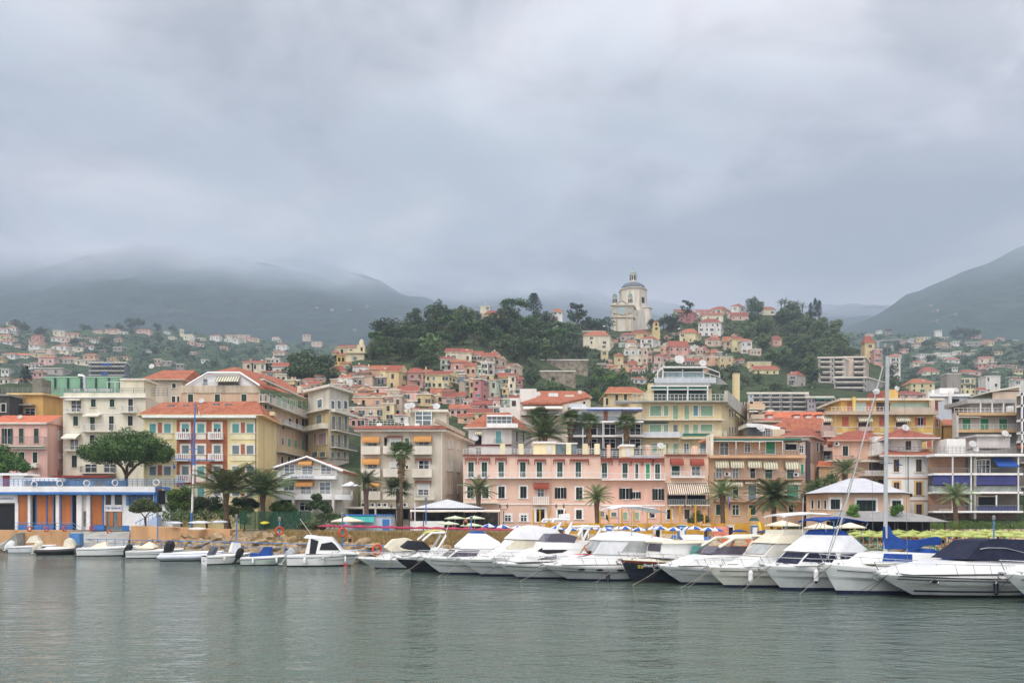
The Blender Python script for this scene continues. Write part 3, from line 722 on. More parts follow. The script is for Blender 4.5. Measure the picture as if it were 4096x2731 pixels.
# ochre house and green hall at the far left
b=Bld('ochre_house','ochre yellow flat roofed house behind the pink one',[(112,146),(490,146),(730,150),(725,160),(100,160)],372,4,plaster('#c99a45'),z=ZA)
b.flatroof(0.5,0.35,plaster('#d8b87a'));b.win('dk',[240],44,402,438,DARK);b.win('gl',[345],110,525,600);b.slab('balcony',60,480,405,498,0,1.2,CONC);b.slab('balcony',60,588,400,602,0,1.2,SHB)
b.win('dk',[92],36,525,585,SHB)
b.face(1);b.win('dk',[600],16,610,640,DARK)
b.face(0)
b.posts('roof_railing',20,730,285,345,1,12,RAILG,(0.3,0.65,1.0),0.07)
b.box('roof_hut',370,180,480,345,5,3,mat('grey_timber','#77776c',0.9,0.15,2))
b=Bld('grey_annex','dark grey annex in the gap at the left edge beside the ochre house',[(-200,142),(105,142)],380,4,mat('dark_render','#4a4a48',0.9,0.2,1),z=ZA,back=8)
b.flatroof(0.3,0.3,CONC);b.win('dk',[40],50,470,560,DARK);b.win('dk',[-70],50,470,560,DARK)
b=Bld('green_hall','pale green sheet-clad hall seen over the ochre house',[(485,170),(1385,170)],172,5,mat('green_sheet','#7fa98c',0.7,0.08,0.4),z=ZA,back=18)
for x in(485,633,780,930,1098,1245,1370):b.slab('pilaster',x-8,178,x+8,300,0,0.3,mat('dark_green_steel','#2f4a40',0.6,0.1,1))
b.slab('door',915,225,950,290,0,0.1,DARK);b.flatroof(0.1,0.25,mat('pale_green_edge','#9fbfa8',0.8,0.05,1))
# yellow and brick hotel with red hip roof
b=Bld('yellow_brick_house','yellow and red brick house with balustraded balconies behind the flag mast',[(575,120),(1030,120),(1106,130.5),(640,134)],1664,2.8,plaster('#e0cf92'))
b.fx,b.fy=zm(*ZB)
b.hip(608,'x',0.13,0.9,ROOF1,Dref=127)
b.slab('cornice',-205,752,1088,778,0,0.9,WHITE)
BRK=mat('brick_wall','#a8664a',0.9,0.12,3,bump=0.4,bscale=15)
b.slab('brick_panel',163,795,740,1560,0,0.06,BRK)
yl=[(842,940),(1088,1184),(1325,1425),(1565,1660)]
for k,(y0,y1)in enumerate(yl):
 kd='bl' if k==0 else 'gl'
 b.win('bl',[836,1000],76,y0,y1,SHT if k==0 else SHGR,fr=TRIM,fw=0.28)
 b.win('bl',[58],76,y0,y1,SHT if k==0 else SHGR,fr=TRIM,fw=0.28);b.win('bl',[-110],72,y0,y1,SHT if k==0 else SHGR,fr=TRIM,fw=0.28)
 b.win('ha' if k==0 else 'dk',[264,627],78,y0,y1,SHT if k==0 else SHGR,fr=TRIM,fw=0.3,o=0.06)
 b.win('bl' if k!=1 else 'dk',[440],78,y0,y1,SHT if k!=1 else SHGR,fr=TRIM,fw=0.3,o=0.06)
 for x in(252,618):b.bal(x-78,x+78,y1-2,y1+82,0.8,'balus',WHITE,WHITE)
 b.slab('spandrel',778,y1+14,1062,y1+78,0,0.08,plaster('#e8dcae'));b.slab('brick_inset',895,y0-15,942,y1,0,0.07,BRK)
 b.slab('spandrel',-160,y1+14,118,y1+78,0,0.08,plaster('#e8dcae'));b.slab('brick_inset',-52,y0-15,-6,y1,0,0.07,BRK)
 b.slab('window_apron',385,y1+4,497,y1+78,0.06,0.12,TRIM)
for x in(92,270,612,745):
 D=123.5;p=P(ZB[0]+x/2.851,1400+(650 if x<400 else 635)/2.851,D);mb=MB();mb.box(p.x-0.45,p.y,p.z-0.3,p.x+0.45,p.y+0.9,p.z+0.35,GLASSB);b.part('skylight',mb)
b.box('chimney',1222,700,1272,745,6,1.2,plaster('#d9cf9a'));b.dish(447,580,0.7,5)
b.slab('drainpipe',1062,780,1068,1560,0,0.1,SHB)
# long ochre block with white attic
b=Bld('tan_apartment_block','long tan block with a white attic gable behind the yellow brick house',[(722,142),(1038,142),(1246,170),(900,196)],1570,3.5,plaster('#cfae8c'))
b.fx,b.fy=zm(*ZB)
b.slab('parapet',212,405,1110,490,-0.3,0.15,mat('weathered_render','#c2b59e',0.9,0.22,0.8,streak=True))
b.win('sh',[321,627,930],58,503,606,SHG)
# white trapezoid attic
D=142.5;f=b.f
def zp(x,y,D):return P(ZB[0]+x/2.851,ZB[1]+y/2.851,D)
mb=MB();mb.prism([zp(285,408,D),zp(1095,408,D),zp(880,262,D),zp(520,262,D)],(0,1.0,0),plaster('#e4e4e4',0.03));at=b.part('attic_gable',mb)
mb=MB();mb.tube([zp(270,405,D-0.4),zp(518,260,D-0.4),zp(880,260,D-0.4),zp(1105,405,D-0.4)],0.22,WHITE,4);b.part('gable_trim',mb)
ff=Face((zp(285,0,D).x,D),(zp(1095,0,D).x,D));b.f=ff
b.win('dk',[490],50,330,408,GLASSB,fr=WHITE);b.win('dk',[760],250,365,410,DARK,fr=WHITE)
mb=MB();mb.prism([zp(620,298,D),zp(890,298,D),zp(858,360,D-1.3),zp(585,360,D-1.3)],(0,-0.05,0.05),stripes('awning_striped_olive','#d9d6c4','#8f8f74',0,2.2));b.part('awning',mb)
mb=MB();b.rail(mb,ff.hit(ZB[0]+455/2.851),ff.hit(ZB[0]+890/2.851),Z_(1400+412/2.851,D),Z_(1400+375/2.851,D),0.5,RAILW,'rail');b.part('attic_railing',mb)
# roof: ridge over the attic, long slope to the right side
mb=MB()
A=zp(870,250,D);Bq=zp(1120,440,D-1);Cc=P(1246,1592,171);Dd=P(1130,1535,188);E=zp(830,195,152);
mb.add([A,Bq,zp(1312,470,150),zp(1700,545,171),zp(1345,325,190),zp(830,192,153)],[(0,1,2),(0,2,4,5),(2,3,4)],ROOF1)
mb.add([zp(515,256,D),A,zp(830,192,153),zp(560,256,152)],[(0,1,2,3)],ROOF1)
b.part('roof',mb)
for(x,y,xx,yy)in((1110,335,1250,385),(1190,395,1300,430)):
 mb=MB();mb.prism([zp(x,y,144),zp(x+30,y,144.5),zp(xx+30,yy,152),zp(xx,yy,151.5)],(0,-0.15,0.3),GLASSB);b.part('skylight',mb)
b.box('chimney',1535,405,1575,490,24,1.5,plaster('#cfc6b0'))
b.face(1)
b.slab('cornice',1112,465,1690,480,0,0.7,TRIM)
WT=plaster('#c4ab7d')
b.win('sh',[1118,1176,1232],24,508,670,SHD,fr=TRIM)
b.win('bl',[1320,1392],54,545,665,SHL,fr=TRIM);b.win('bl',[1468],50,568,680,SHL);b.win('bl',[1523,1603],24,580,680,SHL)
b.bal(1105,1720,640,720,1.2,'rail',RAILW,TRIM)
b.bal(1300,1665,850,905,1.2,'rail',RAILW,TRIM)
b.win('dk',[1376,1450,1530,1600],30,780,900,SHD);b.win('sh',[1368],24,1000,1115,SHGR);b.win('sh',[1445],40,1010,1130,SHL);b.win('sh',[1515,1596],30,1020,1140,SHL)
b.bal(1295,1625,1120,1200,1.1,'solid',plaster('#cdb58c'),TRIM)
b.win('dk',[1362,1440,1520],24,1215,1290,DARK)
# grey and cream corner house with a rounded bay
b=Bld('cream_corner_house','grey cream corner house with pale framed windows right of the long tan block',[(1232,165),(1318,158),(1396,166),(1380,185),(1250,185)],1571,4,plaster('#c9c2b0'))
b.fx,b.fy=zm(*ZB);b.flatroof(0.8,0.5,TRIM)
b.win('dk',[1795],50,565,655,GLASSB,fr=WHITE,fw=0.25);b.bal(1690,1900,855,915,1.5,'solid',plaster('#ded6bd'));b.slab('cornice',1650,690,1915,708,0,1.0,TRIM)
b.slab('lower_wall',1668,712,1900,1240,0,0.15,plaster('#c8b27c'))
b.win('sh',[1795],60,740,850,SHGR,o=0.15);b.win('bl',[1750],34,945,1075,mat('blind_rose','#a58f90',0.8,0.05,1),o=0.15);b.win('bl',[1835],84,945,1075,mat('blind_rose','#a58f90'),o=0.15)
b.win('dk',[1745,1835],60,1160,1215,GLASSB,o=0.15)
b.face(1);b.slab('cornice',1915,708,2180,740,0,1.0,TRIM);b.slab('lower_wall',1915,735,2115,1240,0,0.15,plaster('#b9a678'))
b.win('dk',[1940,2012,2086],36,580,668,GLASSB,fr=WHITE,fw=0.2)
b.win('sh',[1940,2010,2082],34,755,905,SHGR,o=0.15);b.win('sh',[1930,2003,2076],34,965,1110,SHGR,o=0.15);b.win('dk',[1930,2000,2070],34,1160,1230,SHGR,o=0.15)
b.bal(1915,2195,860,950,1.3,'rail',RAILG);b.bal(1915,2160,1075,1135,1.3,'rail',RAILG)
# two storey residence with a gable and a name sign
b=Bld('gabled_residence','low white residence with a wide gable, orange awnings and a blue name sign',[(1106,116),(1369,116)],1876,2.9,plaster('#d2cdbf'),back=12)
b.fx,b.fy=zm(*ZB)
D=116;mb=MB()
for s_,m_ in(((1245,1335),ROOF1),((2060,1372),ROOF1)):
 q=[zp(s_[0],s_[1],D-0.8),zp(1645,1203,D-0.8)];r=[v+Vector((0,13.5,0))for v in q]
 mb.hexa([q[0]-Vector((0,0,.25)),q[1]-Vector((0,0,.25)),r[1]-Vector((0,0,.25)),r[0]-Vector((0,0,.25))],[q[0],q[1],r[1],r[0]],m_)
b.part('roof',mb)
mb=MB();mb.prism([zp(1300,1352,D),zp(2035,1352,D),zp(1645,1215,D)],(0,11.9,0),plaster('#d2cdbf'));b.part('gable_wall',mb)
mb=MB();mb.tube([zp(1250,1345,D-0.85),zp(1645,1215,D-0.85),zp(2055,1378,D-0.85)],0.16,WHITE,4);b.part('gable_trim',mb)
b.f=Face((X_(1106,D),D-0.02),(X_(1369,D),D-0.02))
b.win('gl',[1450,1865],110,1310,1410,GLASSB,fr=WHITE);b.win('gl',[1655],120,1325,1410,GLASSB,fr=WHITE)
b.awn([1645,],150,1262,1322,1.1,AW_OR,'dome');bl=b.bal(1345,2000,1385,1475,1.4,'bars',RAILW,WHITE,0.5)
b.slab('sign_board',1485,1430,1762,1470,1.4,1.46,WHITE);lettering('Residence dei due porti',b.f,ZB[0]+1495/2.851,ZB[0]+1755/2.851,1400+1466/2.851,1400+1436/2.851,1.47,mat('sign_blue','#1f2f7a',0.5,0),b.root,0.3,'sign_lettering')
b.fx,b.fy=zm(700,1900,2.94)
b.awn([1535],200,62,138,1.1,AW_OR,'dome');b.win('gl',[1765],120,85,215,GLASSB,fr=WHITE);b.win('gl',[1340],120,85,175,GLASSB,fr=WHITE);b.win('gl',[1540],120,138,215,GLASSB,fr=WHITE)
b.bal(1200,2090,180,290,1.4,'bars',RAILW,WHITE,0.75)
b.win('dk',[1290],200,285,420,DARK);b.win('gl',[1525,1755],110,320,410,GLASS,fr=WHITE)
for x in(1215,1420,1640,1885):b.slab('pilaster',x-14,225,x+14,430,0,1.5,plaster('#d8d4c6'))
b.face(1)
# beige hotel with orange awnings
b=Bld('beige_hotel','beige four storey hotel with orange dome awnings and solid balconies behind the tall fan palm',[(1443,121),(1767,121),(1873,139),(1600,150)],1727,2.9,plaster('#cdc2ac'))
b.fx,b.fy=zm(*ZC)
c=b.flatroof(0.9,0.35,TRIM);
mb=MB();f0,f1=b.faces[0],b.faces[1]
for f_ in(f0,f1):mb.hexa([f_.at(-1.1,b.z1+0.36,1.15),f_.at(f_.L+1.0,b.z1+0.36,1.15),f_.at(f_.L,b.z1+0.36,-0.4),f_.at(0,b.z1+0.36,-0.4)],[f_.at(-1.0,b.z1+0.42,1.05),f_.at(f_.L+0.9,b.z1+0.42,1.05),f_.at(f_.L,b.z1+1.0,-0.3),f_.at(0,b.z1+1.0,-0.3)],ROOF2)
b.part('tile_skirt',mb)
b.box('parapet',272,572,1145,605,0.8,0.3,plaster('#d8cfc0'));b.face(1)
b.slab('parapet',1150,575,1490,618,-0.8,-0.5,plaster('#cfc2a6'));b.face(0)
b.box('penthouse',830,405,1240,590,5,5,plaster('#cabfa8'));b.box('penthouse_roof',760,390,1260,418,4.4,6.4,TRIM)
b.box('glazed_room',890,420,1075,560,4.2,1.0,GLASSB)
mb=MB();D=b.D0+4.1
for x in(890,970,1072):p=zm(*ZC);mb.box(X_(p[0](x),D)-.06,D-.1,Z_(p[1](570),D),X_(p[0](x),D)+.06,D,Z_(p[1](418),D),WHITE)
for y in(460,515):mb.box(X_(p[0](885),D),D-.12,Z_(p[1](y),D)-.05,X_(p[0](1075),D),D-.02,Z_(p[1](y),D)+.05,WHITE)
b.part('glazing_bars',mb)
b.posts('roof_railing',310,820,520,575,0.4,12,RAILW,(0.5,1.0),0.05);b.posts('roof_railing',1060,1150,520,572,0.4,3,RAILW,(0.5,1.0),0.05)
b.dish(805,358,0.95,3);b.dish(845,352,0.95,3.6);b.dish(1130,358,0.95,6)
for x in(475,790,905):b.box('air_conditioner',x-28,548,x+28,590,0.2,0.5,WHITE)
for(y0,y1,bb)in((785,840,(815,908)),(1025,1080,(1070,1163)),(1295,1360,(1325,1420))):
 b.win('gl',[400],100,y0-5,y1+40,GLASS,fr=WHITE);b.bal(288,498,bb[0],bb[1],1.0,'solid',plaster('#dcd3c0'),TRIM)
for(y0,y1,bb)in((720,780,(812,905)),(1000,1080,(1068,1163)),(1290,1340,(1325,1420))):
 b.win('ha',[662],110,y0,y1+20,BLW,fr=WHITE);b.bal(530,770,bb[0],bb[1],1.0,'solid',plaster('#dcd3c0'),TRIM)
b.win('sh',[548,548],10,720,805,SHD);b.win('dk',[793],42,720,805,SHD);b.win('dk',[793],26,1030,1065,SHD)
for(y0,y1,bb)in((765,850,(812,908)),(975,1100,(1070,1168)),):b.win('gl',[985],110,y0,y1,GLASS,fr=WHITE);b.bal(858,1082,bb[0],bb[1],1.0,'solid',plaster('#dcd3c0'),TRIM)
b.win('ha',[980],115,1235,1365,BLW,fr=WHITE);b.bal(885,1110,1330,1425,1.0,'rail',RAILW,TRIM,0.3)
b.awn([392],195,698,780,1.1,AW_OR,'dome');b.awn([392],195,948,1028,1.1,AW_OR,'dome');b.awn([415],150,1225,1280,1.1,AW_OR,'dome');b.awn([975],200,693,772,1.1,AW_OR,'dome')
b.awn([658],175,690,760,0.7,AW_BRN,'frame');b.awn([985],190,950,1010,0.7,AW_BRN,'frame');b.awn([980],185,1205,1268,0.7,AW_BRN,'frame')
for x in(300,412,487,552,777):b.acunit(x,1478,50,42)
b.slab('ledge',75,1500,1000,1522,0,2.2,plaster('#d9d2c0'));
for x in(75,330,460,700,860):b.slab('pier',x-8,1522,x+8,1640,1.8,2.2,plaster('#d9d2c0'))
b.slab('ground_floor_glazing',90,1530,1000,1640,0,0.1,DARK)
b.face(1);b.win('dk',[1264,1306],24,735,830,BLW,fr=TRIM,fw=0.05);b.win('dk',[1380,1455],24,745,848,BLW,fr=TRIM,fw=0.05)
b.win('dk',[1258,1305],24,985,1088,BLW,fr=TRIM,fw=0.05);b.win('dk',[1378],24,992,1098,BLW,fr=TRIM,fw=0.05)
b.win('dk',[1256,1302],24,1238,1345,BLW,fr=TRIM,fw=0.05);b.win('dk',[1376],24,1240,1348,BLW,fr=TRIM,fw=0.05)
b.slab('drainpipe',1184,640,1188,1440,0,0.1,TRIM)
# ================================================================ THE WATERFRONT ROW, right half
PINK,PEACH=plaster('#e3bda6',0.05),plaster('#e2b79a',0.06)
def ledge_awnings(b,xs,w,y0,y1):b.awn(xs,w,y0,y1,0.7,AW_BR,'frame')
# long pink terrace house
b=Bld('long_pink_house','long pale pink house with a roof terrace and green french windows over a white balcony',[(1853,121),(2402,121)],1822,2.9,PINK,back=13)
b.fx,b.fy=zm(*ZD)
b.slab('cornice',-570,905,1002,918,-0.2,0.35,ROOF4)
tx=[-480,-330,-131,40,118,307,540,750]
tx=[-473,-322,-130,41,118,307,540,750]
b.win('sh',[-473,-321,-130,34+0,118,307,540,750][0:3]+[118,307,540,750],62,992,1160,SHG,fr=WHITE)
b.bal(-540,1002,1105,1180,1.0,'bars',RAILW,WHITE,0.14)
ledge_awnings(b,[-472,-318,-130],130,945,1015);ledge_awnings(b,[124,316,532],130,958,1022);ledge_awnings(b,[762],215,958,1022)
b.win('sh',[-480,-310,-125,124],72,1268,1400,SHD,fr=WHITE,fw=0.22);b.win('sh',[760],72,1280,1415,SHD,fr=WHITE,fw=0.22)
b.win('gl',[322],70,1300,1382,GLASS,fr=WHITE);b.awn([326],170,1228,1305,1.1,AW_BR,'dome');b.bal(236,412,1385,1478,1.0,'balus',WHITE,WHITE);
b.win('op',[548],66,1282,1405,SHD,fr=WHITE)
b.slab('string_course',-560,1466,1000,1476,0,0.12,WHITE);b.slab('balcony',-560,1445,-165,1462,0,1.2,TRIM)
b.slab('drainpipe',437,940,441,1800,0,0.1,PEACH)
b.fx,b.fy=zm(1400,1900,2.94)
for x in(1856,2043):b.win('gl',[x],66,470,540,GLASS,fr=WHITE,fw=0.3)
b.win('dk',[2240],95,400,545,DARK,fr=WHITE,fw=0.35,name='arched_door')
mb=MB();u0,u1,a,z=b.rc(2178,370,2302,430);c=b.f.at((u0+u1)/2,a,0.05);r=(u1-u0)/2
mb.poly([c+Vector((cos(t*pi/12)*r,0,sin(t*pi/12)*r))for t in range(13)],SHB);b.part('fanlight',mb)
b.fx,b.fy=zm(2100,1950,2.94)
b.win('sh',[418,634],68,260,365,SHD,fr=WHITE,fw=0.25)
b.fx,b.fy=zm(*ZD)
YEL=plaster('#e6dfae',0.06)
b.box('stair_house',240,775,490,908,2.5,3.5,YEL);b.box('stair_house_roof',232,755,500,776,2.2,4.2,WHITE)
b.box('glass_shed',492,782,735,905,2.5,3,GLASSB);b.box('shed_roof',486,770,742,783,2.3,3.5,WHITE)
b.box('door',390,790,452,900,2.42,0.1,BLW)
for x in(95,640,828,965,-130+15):b.box('chimney',x-26,780,x+30,905,1.5,1.0,YEL)
for x in(865,):b.box('chimney',x-15,805,x+14,905,2.2,1.0,PEACH)
b.posts('roof_railing',-560,240,842,905,0.15,22,RAILW,(0.35,0.68,1.0),0.05);b.posts('roof_railing',735,1000,842,905,0.15,8,RAILW,(0.35,0.68,1.0),0.05)
b=Bld('pink_terrace_wing','middle wing of the pink terrace with open black shutters and a crowded roof terrace',[(2402.6,121),(2657,121)],1836,2.9,plaster('#e0b09c',0.06),back=13)
b.fx,b.fy=zm(*ZD)
b.slab('cornice',1006,945,1730,960,-0.2,0.4,ROOF4)
b.win('sh',[1048],60,1000,1165,SHG,fr=WHITE);b.win('sh',[1283],60,1005,1170,SHG,fr=WHITE);b.win('sh',[1417],34,1010,1175,SHG,fr=WHITE);b.win('bl',[1542],46,1010,1178,SHV,fr=WHITE);b.win('sh',[1653],56,1012,1180,SHG,fr=WHITE)
b.bal(1010,1732,1120,1200,1.0,'bars',RAILW,WHITE,0.16)
ledge_awnings(b,[1075,1278,1415,1545,1655],130,966,1030)
b.win('op',[1290],74,1290,1412,SHD,fr=WHITE);b.win('op',[1405],56,1330,1405,SHD,fr=WHITE);b.win('op',[1660],66,1296,1422,SHD,fr=WHITE)
b.slab('string_course',1006,1476,1740,1492,0,0.12,WHITE)
b.win('dk',[1590],60,1515,1620,DARK,fr=WHITE)
b.fx,b.fy=zm(2100,1950,2.94)
b.win('dk',[912],42,275,340,SHGR);b.win('dk',[1045],60,288,335,GLASSB);b.win('dk',[1178,1315],50,288,372,SHL)
b.fx,b.fy=zm(*ZD)
b.box('stair_house',1245,810,1385,930,2,3,YEL);b.box('stair_house_roof',1232,788,1395,812,1.7,3.6,WHITE);b.box('door',1290,820,1348,930,1.9,0.1,BLW)
for x,m_ in((1100,PEACH),(1545,PEACH),(1733,YEL)):b.box('chimney',x-18,790,x+18,935,1.5,0.9,m_)
b.posts('pergola',1455,1680,805,930,1.2,2,RAILW,(0.82,1.0),0.07,2);b.dish(1688,808,0.9,1.0)
b.posts('roof_railing',1000,1730,868,935,0.15,16,RAILW,(0.35,0.68,1.0),0.05)
b.box('terrace_parapet',1350,910,1700,942,0.5,0.2,plaster('#c8cdd2'))
b=Bld('pink_corner_house','pink end house of the terrace with two russet dome awnings above one wide striped awning',[(2657.6,121),(2832,121)],1821,2.9,PEACH,back=13)
b.fx,b.fy=zm(*ZD)
b.slab('cornice',1732,904,2215,918,-0.2,0.4,ROOF4)
b.awn([1868],142,950,1035,1.0,AW_BR,'dome');b.awn([2098],145,953,1038,1.0,AW_BR,'dome')
b.win('bl',[1860],92,1035,1140,SHG,fr=WHITE);b.win('gl',[2090],92,1045,1140,GLASS,fr=WHITE)
b.bal(1797,2178,1100,1172,1.0,'rail',RAILW,WHITE)
b.slab('string_course',1735,1215,2220,1226,0,0.15,TRIM)
b.slab('veranda_glazing',1765,1340,2200,1480,0.02,0.08,DARK)
b.awn([1868],240,1232,1368,1.6,AW_ST2,'slope');b.awn([2102],235,1232,1368,1.6,AW_ST2,'slope')
b.bal(1765,2225,1415,1490,1.4,'balus',RAILG,TRIM,0.18)
b.slab('pier',1970,1360,1988,1480,0,0.3,PEACH)
mb=MB()
for x in range(1775,2210,60):
 u0,u1,a,z=b.rc(x,1490,x+10,1515);fbox(mb,b.f,u0,u1,a,z,0,0.9,TRIM)
b.part('bracket',mb)
b.win('dk',[1790],60,1530,1640,DARK,fr=WHITE);b.win('dk',[1990],60,1530,1640,SHB,fr=WHITE)
b.box('chimney',2056,805,2112,905,1.2,1,PEACH);b.posts('roof_railing',1740,2215,845,905,0.15,11,RAILW,(0.35,0.68,1.0),0.05)
# orange tan block with striped awnings
TAN=plaster('#cfa882',0.07)
b=Bld('tan_awning_block','tan four storey block with five striped dome awnings right of the pink terrace',[(2834,122),(3212,122),(3262,138),(2900,140)],1832,2.9,TAN)
b.fx,b.fy=zm(*ZE)
b.slab('cornice',370,918,1465,950,0,1.1,plaster('#c99a6c'))
b.box('top_wall',440,740,1420,920,3.0,5,TAN);b.box('top_roof',395,696,1258,722,1.2,8,plaster('#c08a62'));b.box('roof_fascia',390,722,1440,742,1.0,0.15,AW_GN)
b.box('top_roof',1258,715,1530,742,1.4,7,CONC)
f_=b.f;b.f=Face((X_(zm(*ZE)[0](440),124.95),124.95),(X_(zm(*ZE)[0](1420),124.95),124.95))
b.win('gl',[560],90,775,905,GLASS,fr=WHITE);b.win('gl',[825],60,785,875,GLASS,fr=WHITE);b.win('bl',[1088],100,762,895,SHV,fr=WHITE);b.win('dk',[1320],130,780,850,DARK,fr=WHITE);b.win('gl',[1440],44,805,885,GLASS,fr=WHITE)
b.awn([595],300,742,770,1.8,AW_ST,'slope');b.awn([870],235,748,778,1.8,AW_ST,'slope');b.awn([1315],120,762,792,1.0,AW_CR)
b.f=f_
b.posts('terrace_railing',440,1420,850,918,0.1,30,RAILG,(0.5,1.0),0.05);b.posts('awning_frame',430,1230,750,915,0.5,3,RAILW,(1.0,),0.1)
b.box('pier',408,668,438,920,0.2,3,TRIM)
b.awn([522,694,892],146,970,1065,1.0,AW_ST,'dome');b.awn([1072,1316],156,980,1078,1.0,AW_ST,'dome')
b.win('gl',[500,688],60,1065,1175,GLASSB,fr=TRIM);b.win('dk',[884],54,1060,1175,DARK,fr=TRIM);b.win('bl',[1068],80,1078,1180,SHG);b.win('bl',[1316],80,1082,1180,SHG);b.win('bl',[1450],30,1015,1130,SHV)
b.bal(440,1455,1110,1195,1.2,'rail',RAILG,plaster('#b9825e'),0.14)
b.acunit(592,1128,70,46);b.acunit(1375,1135,60,44)
b.awn([600],310,1205,1275,1.1,AW_ST,'dome');b.awn([860],170,1210,1240,1.0,AW_ST,'slope');b.awn([1340],160,1215,1248,1.0,AW_ST,'slope')
b.win('bl',[690],60,1280,1400,SHG);b.win('dk',[880],90,1250,1420,SHGR);b.win('bl',[1340],130,1255,1440,mat('shutter_sea_green','#4f9078',0.7,0.1,1));b.win('bl',[520],60,1290,1400,SHG)
b.bal(440,1430,1380,1445,1.2,'rail',RAILG,plaster('#b9825e'),0.14)
b.win('bl',[505],76,1475,1590,SHG);b.win('gl',[690],70,1480,1590,SHG,fr=TRIM);b.win('bl',[880],76,1480,1590,SHG);b.win('dk',[1320],50,1480,1560,DARK)
b.face(1);b.slab('dark_panel',1488,750,1530,1220,0.0,0.2,mat('dark_tiles','#4e4448',0.7,0.1,2))
b=Bld('brown_hip_roof_house','tan house with a brick red hip roof, behind the block of five striped awnings',[(3135,140),(3240,140),(3300,150),(3200,160)],1748,3,plaster('#b9a590'))
b.fx,b.fy=zm(*ZE);b.hip(600,'x',0.35,0.8,ROOF2,Dref=146);b.face(1);b.win('sh',[1620,1658],16,770,870,SHD);b.win('sh',[1620,1655],16,985,1080,SHD)
for(nm,lb,x0,x1,y,ya,D,rm)in(('red_roof_hall','broad hall under a bright red tiled roof with white dormers',1000,1715,500,425,176,ROOF3),('low_red_roof_house','low house under a plain orange tiled roof in front of the roof with dormers',1115,1690,600,495,168,ROOF1)):
 b=Bld(nm,lb,[(x0,D),(x1,D)],y+40,4,plaster('#c9a58e'),z=ZE,back=9);
 b.hip(ya,'x',0.08,0.4,rm)
 if nm[:4]=='red_':
  for x in(1085,1390,1525,1650):b.box('dormer',x-30,458,x+32,495,1.0,2.5,WHITE);b.box('dormer_roof',x-36,446,x+38,459,0.8,3,ROOF4)
  b.box('chimney',1150,425,1195,470,4,1,PEACH);b.box('chimney',1060,392,1125,425,5,1.4,TRIM)
b=Bld('tan_terrace_house','tan house with curved balconies wedged between the tall yellow block and the red roofs',[(822,165),(1000,165)],300,4,plaster('#c4a383'),z=ZE,back=10)
b.bal(822,1000,340,400,1.5,'solid',plaster('#d6b48e'));b.bal(850,1000,455,500,1.2,'solid',plaster('#cbb092'));b.win('dk',[870],40,300,345,SHB);b.win('dk',[920],60,400,455,SHB);b.awn([870],100,400,430,1.5,AW_CR);b.win('dk',[870],60,440,500,SHGR);b.bal(822,1140,510,560,4,'rail',RAILG,TRIM)
b=Bld('grey_glazed_annex','low dark glazed annex with a curved white roof edge right of the tall yellow block',[(822,150),(1260,150)],600,4,mat('dark_glazing','#3f4447',0.3,0.15,1,0.5),z=ZE,back=8)
mb=MB();K=12
up=[P(2700+(822+378*k/K)/2.851,1500+(548+45*(k/K)**2)/2.851,149.5)for k in range(K+1)];lo=[p-Vector((0,0,.7))for p in up]
mb.prism(up+lo[::-1],(0,6,0),WHITE);b.part('curved_roof',mb)
b.dish(960,595,0.95,-2);b.dish(988,618,0.95,-2);b.box('roof_room',1118,615,1255,700,-1.5,3,plaster('#ddcba8'));b.posts('railing',1005,1115,625,700,-1.5,4,RAILW,(0.3,0.6,1),0.06)
b=Bld('white_red_roof_house','white house with a wide red roof and glazed roof box behind the pink terrace',[(1495,142),(1985,142),(2210,150),(1600,158)],612,3.5,plaster('#e0dcd4'),z=ZC)
b.hip(455,'x',0.3,0.9,ROOF1,Dref=150);b.slab('string_course',1495,788,1985,804,0,0.2,mat('maroon_paint','#6e2f34',0.8,0.1,1));b.slab('eave_board',1495,600,1985,612,0,0.5,mat('maroon_paint','#6e2f34'))
b.box('glazed_box',1705,470,1985,550,-0.5,4,GLASSB);b.box('glazed_box_roof',1700,452,1998,470,-1,5,WHITE);b.box('roof_parapet',1700,548,2058,598,-1.2,5.5,WHITE)
b.posts('glazing_bars',1705,1985,470,550,-0.6,5,WHITE,(0.5,1.0),0.07)
b.win('bl',[1835],62,638,790,mat('blind_sea','#6aa7a8',0.7,0.05,1),fr=WHITE);b.bal(1790,1875,735,790,0.5,'rail',RAILG)
b.win('dk',[1605],80,690,790,DARK,fr=WHITE);b.awn([1610],80,640,685,0.8,AW_ST,'dome');b.dish(1572,722,0.95,-0.6)
b.win('gl',[1605],60,830,900,GLASS,fr=WHITE);b.face(1);b.win('sh',[2042,2118],18,640,760,SHB,fr=WHITE)
b.posts('roof_railing',1500,1700,540,600,6,4,RAILW,(0.5,1.0),0.06)
b=Bld('white_cubic_house','plain cream white stepped house with one dark shutter below the old town',[(1855,172),(2190,172)],365,4,plaster('#dedad0',0.04),z=ZC,back=8)
b.box('upper_block',2080,155,2270,370,0.1,6,plaster('#dedad0',0.04));b.box('middle_block',1968,262,2085,370,0.1,6,plaster('#dedad0',0.04))
b.box('shutter',1988,290,2034,352,0.02,0.08,SHB)
b=Bld('white_awning_house','house with a sloping red roof and two large white awnings, behind the fan palms',[(95,158),(575,158)],330,4,plaster('#d9c4b4'),z=ZD,back=14)
mb=MB();mb.hexa([zpD for zpD in(P(2050+92/2.851,1500+332/2.851,157),P(2050+580/2.851,1500+336/2.851,157),P(2050+880/2.851,1500+270/2.851,172),P(2050+320/2.851,1500+262/2.851,172))],[p+Vector((0,0,.4))for p in(P(2050+92/2.851,1500+332/2.851,157),P(2050+580/2.851,1500+336/2.851,157),P(2050+880/2.851,1500+270/2.851,172),P(2050+320/2.851,1500+262/2.851,172))],ROOF1);b.part('roof',mb)
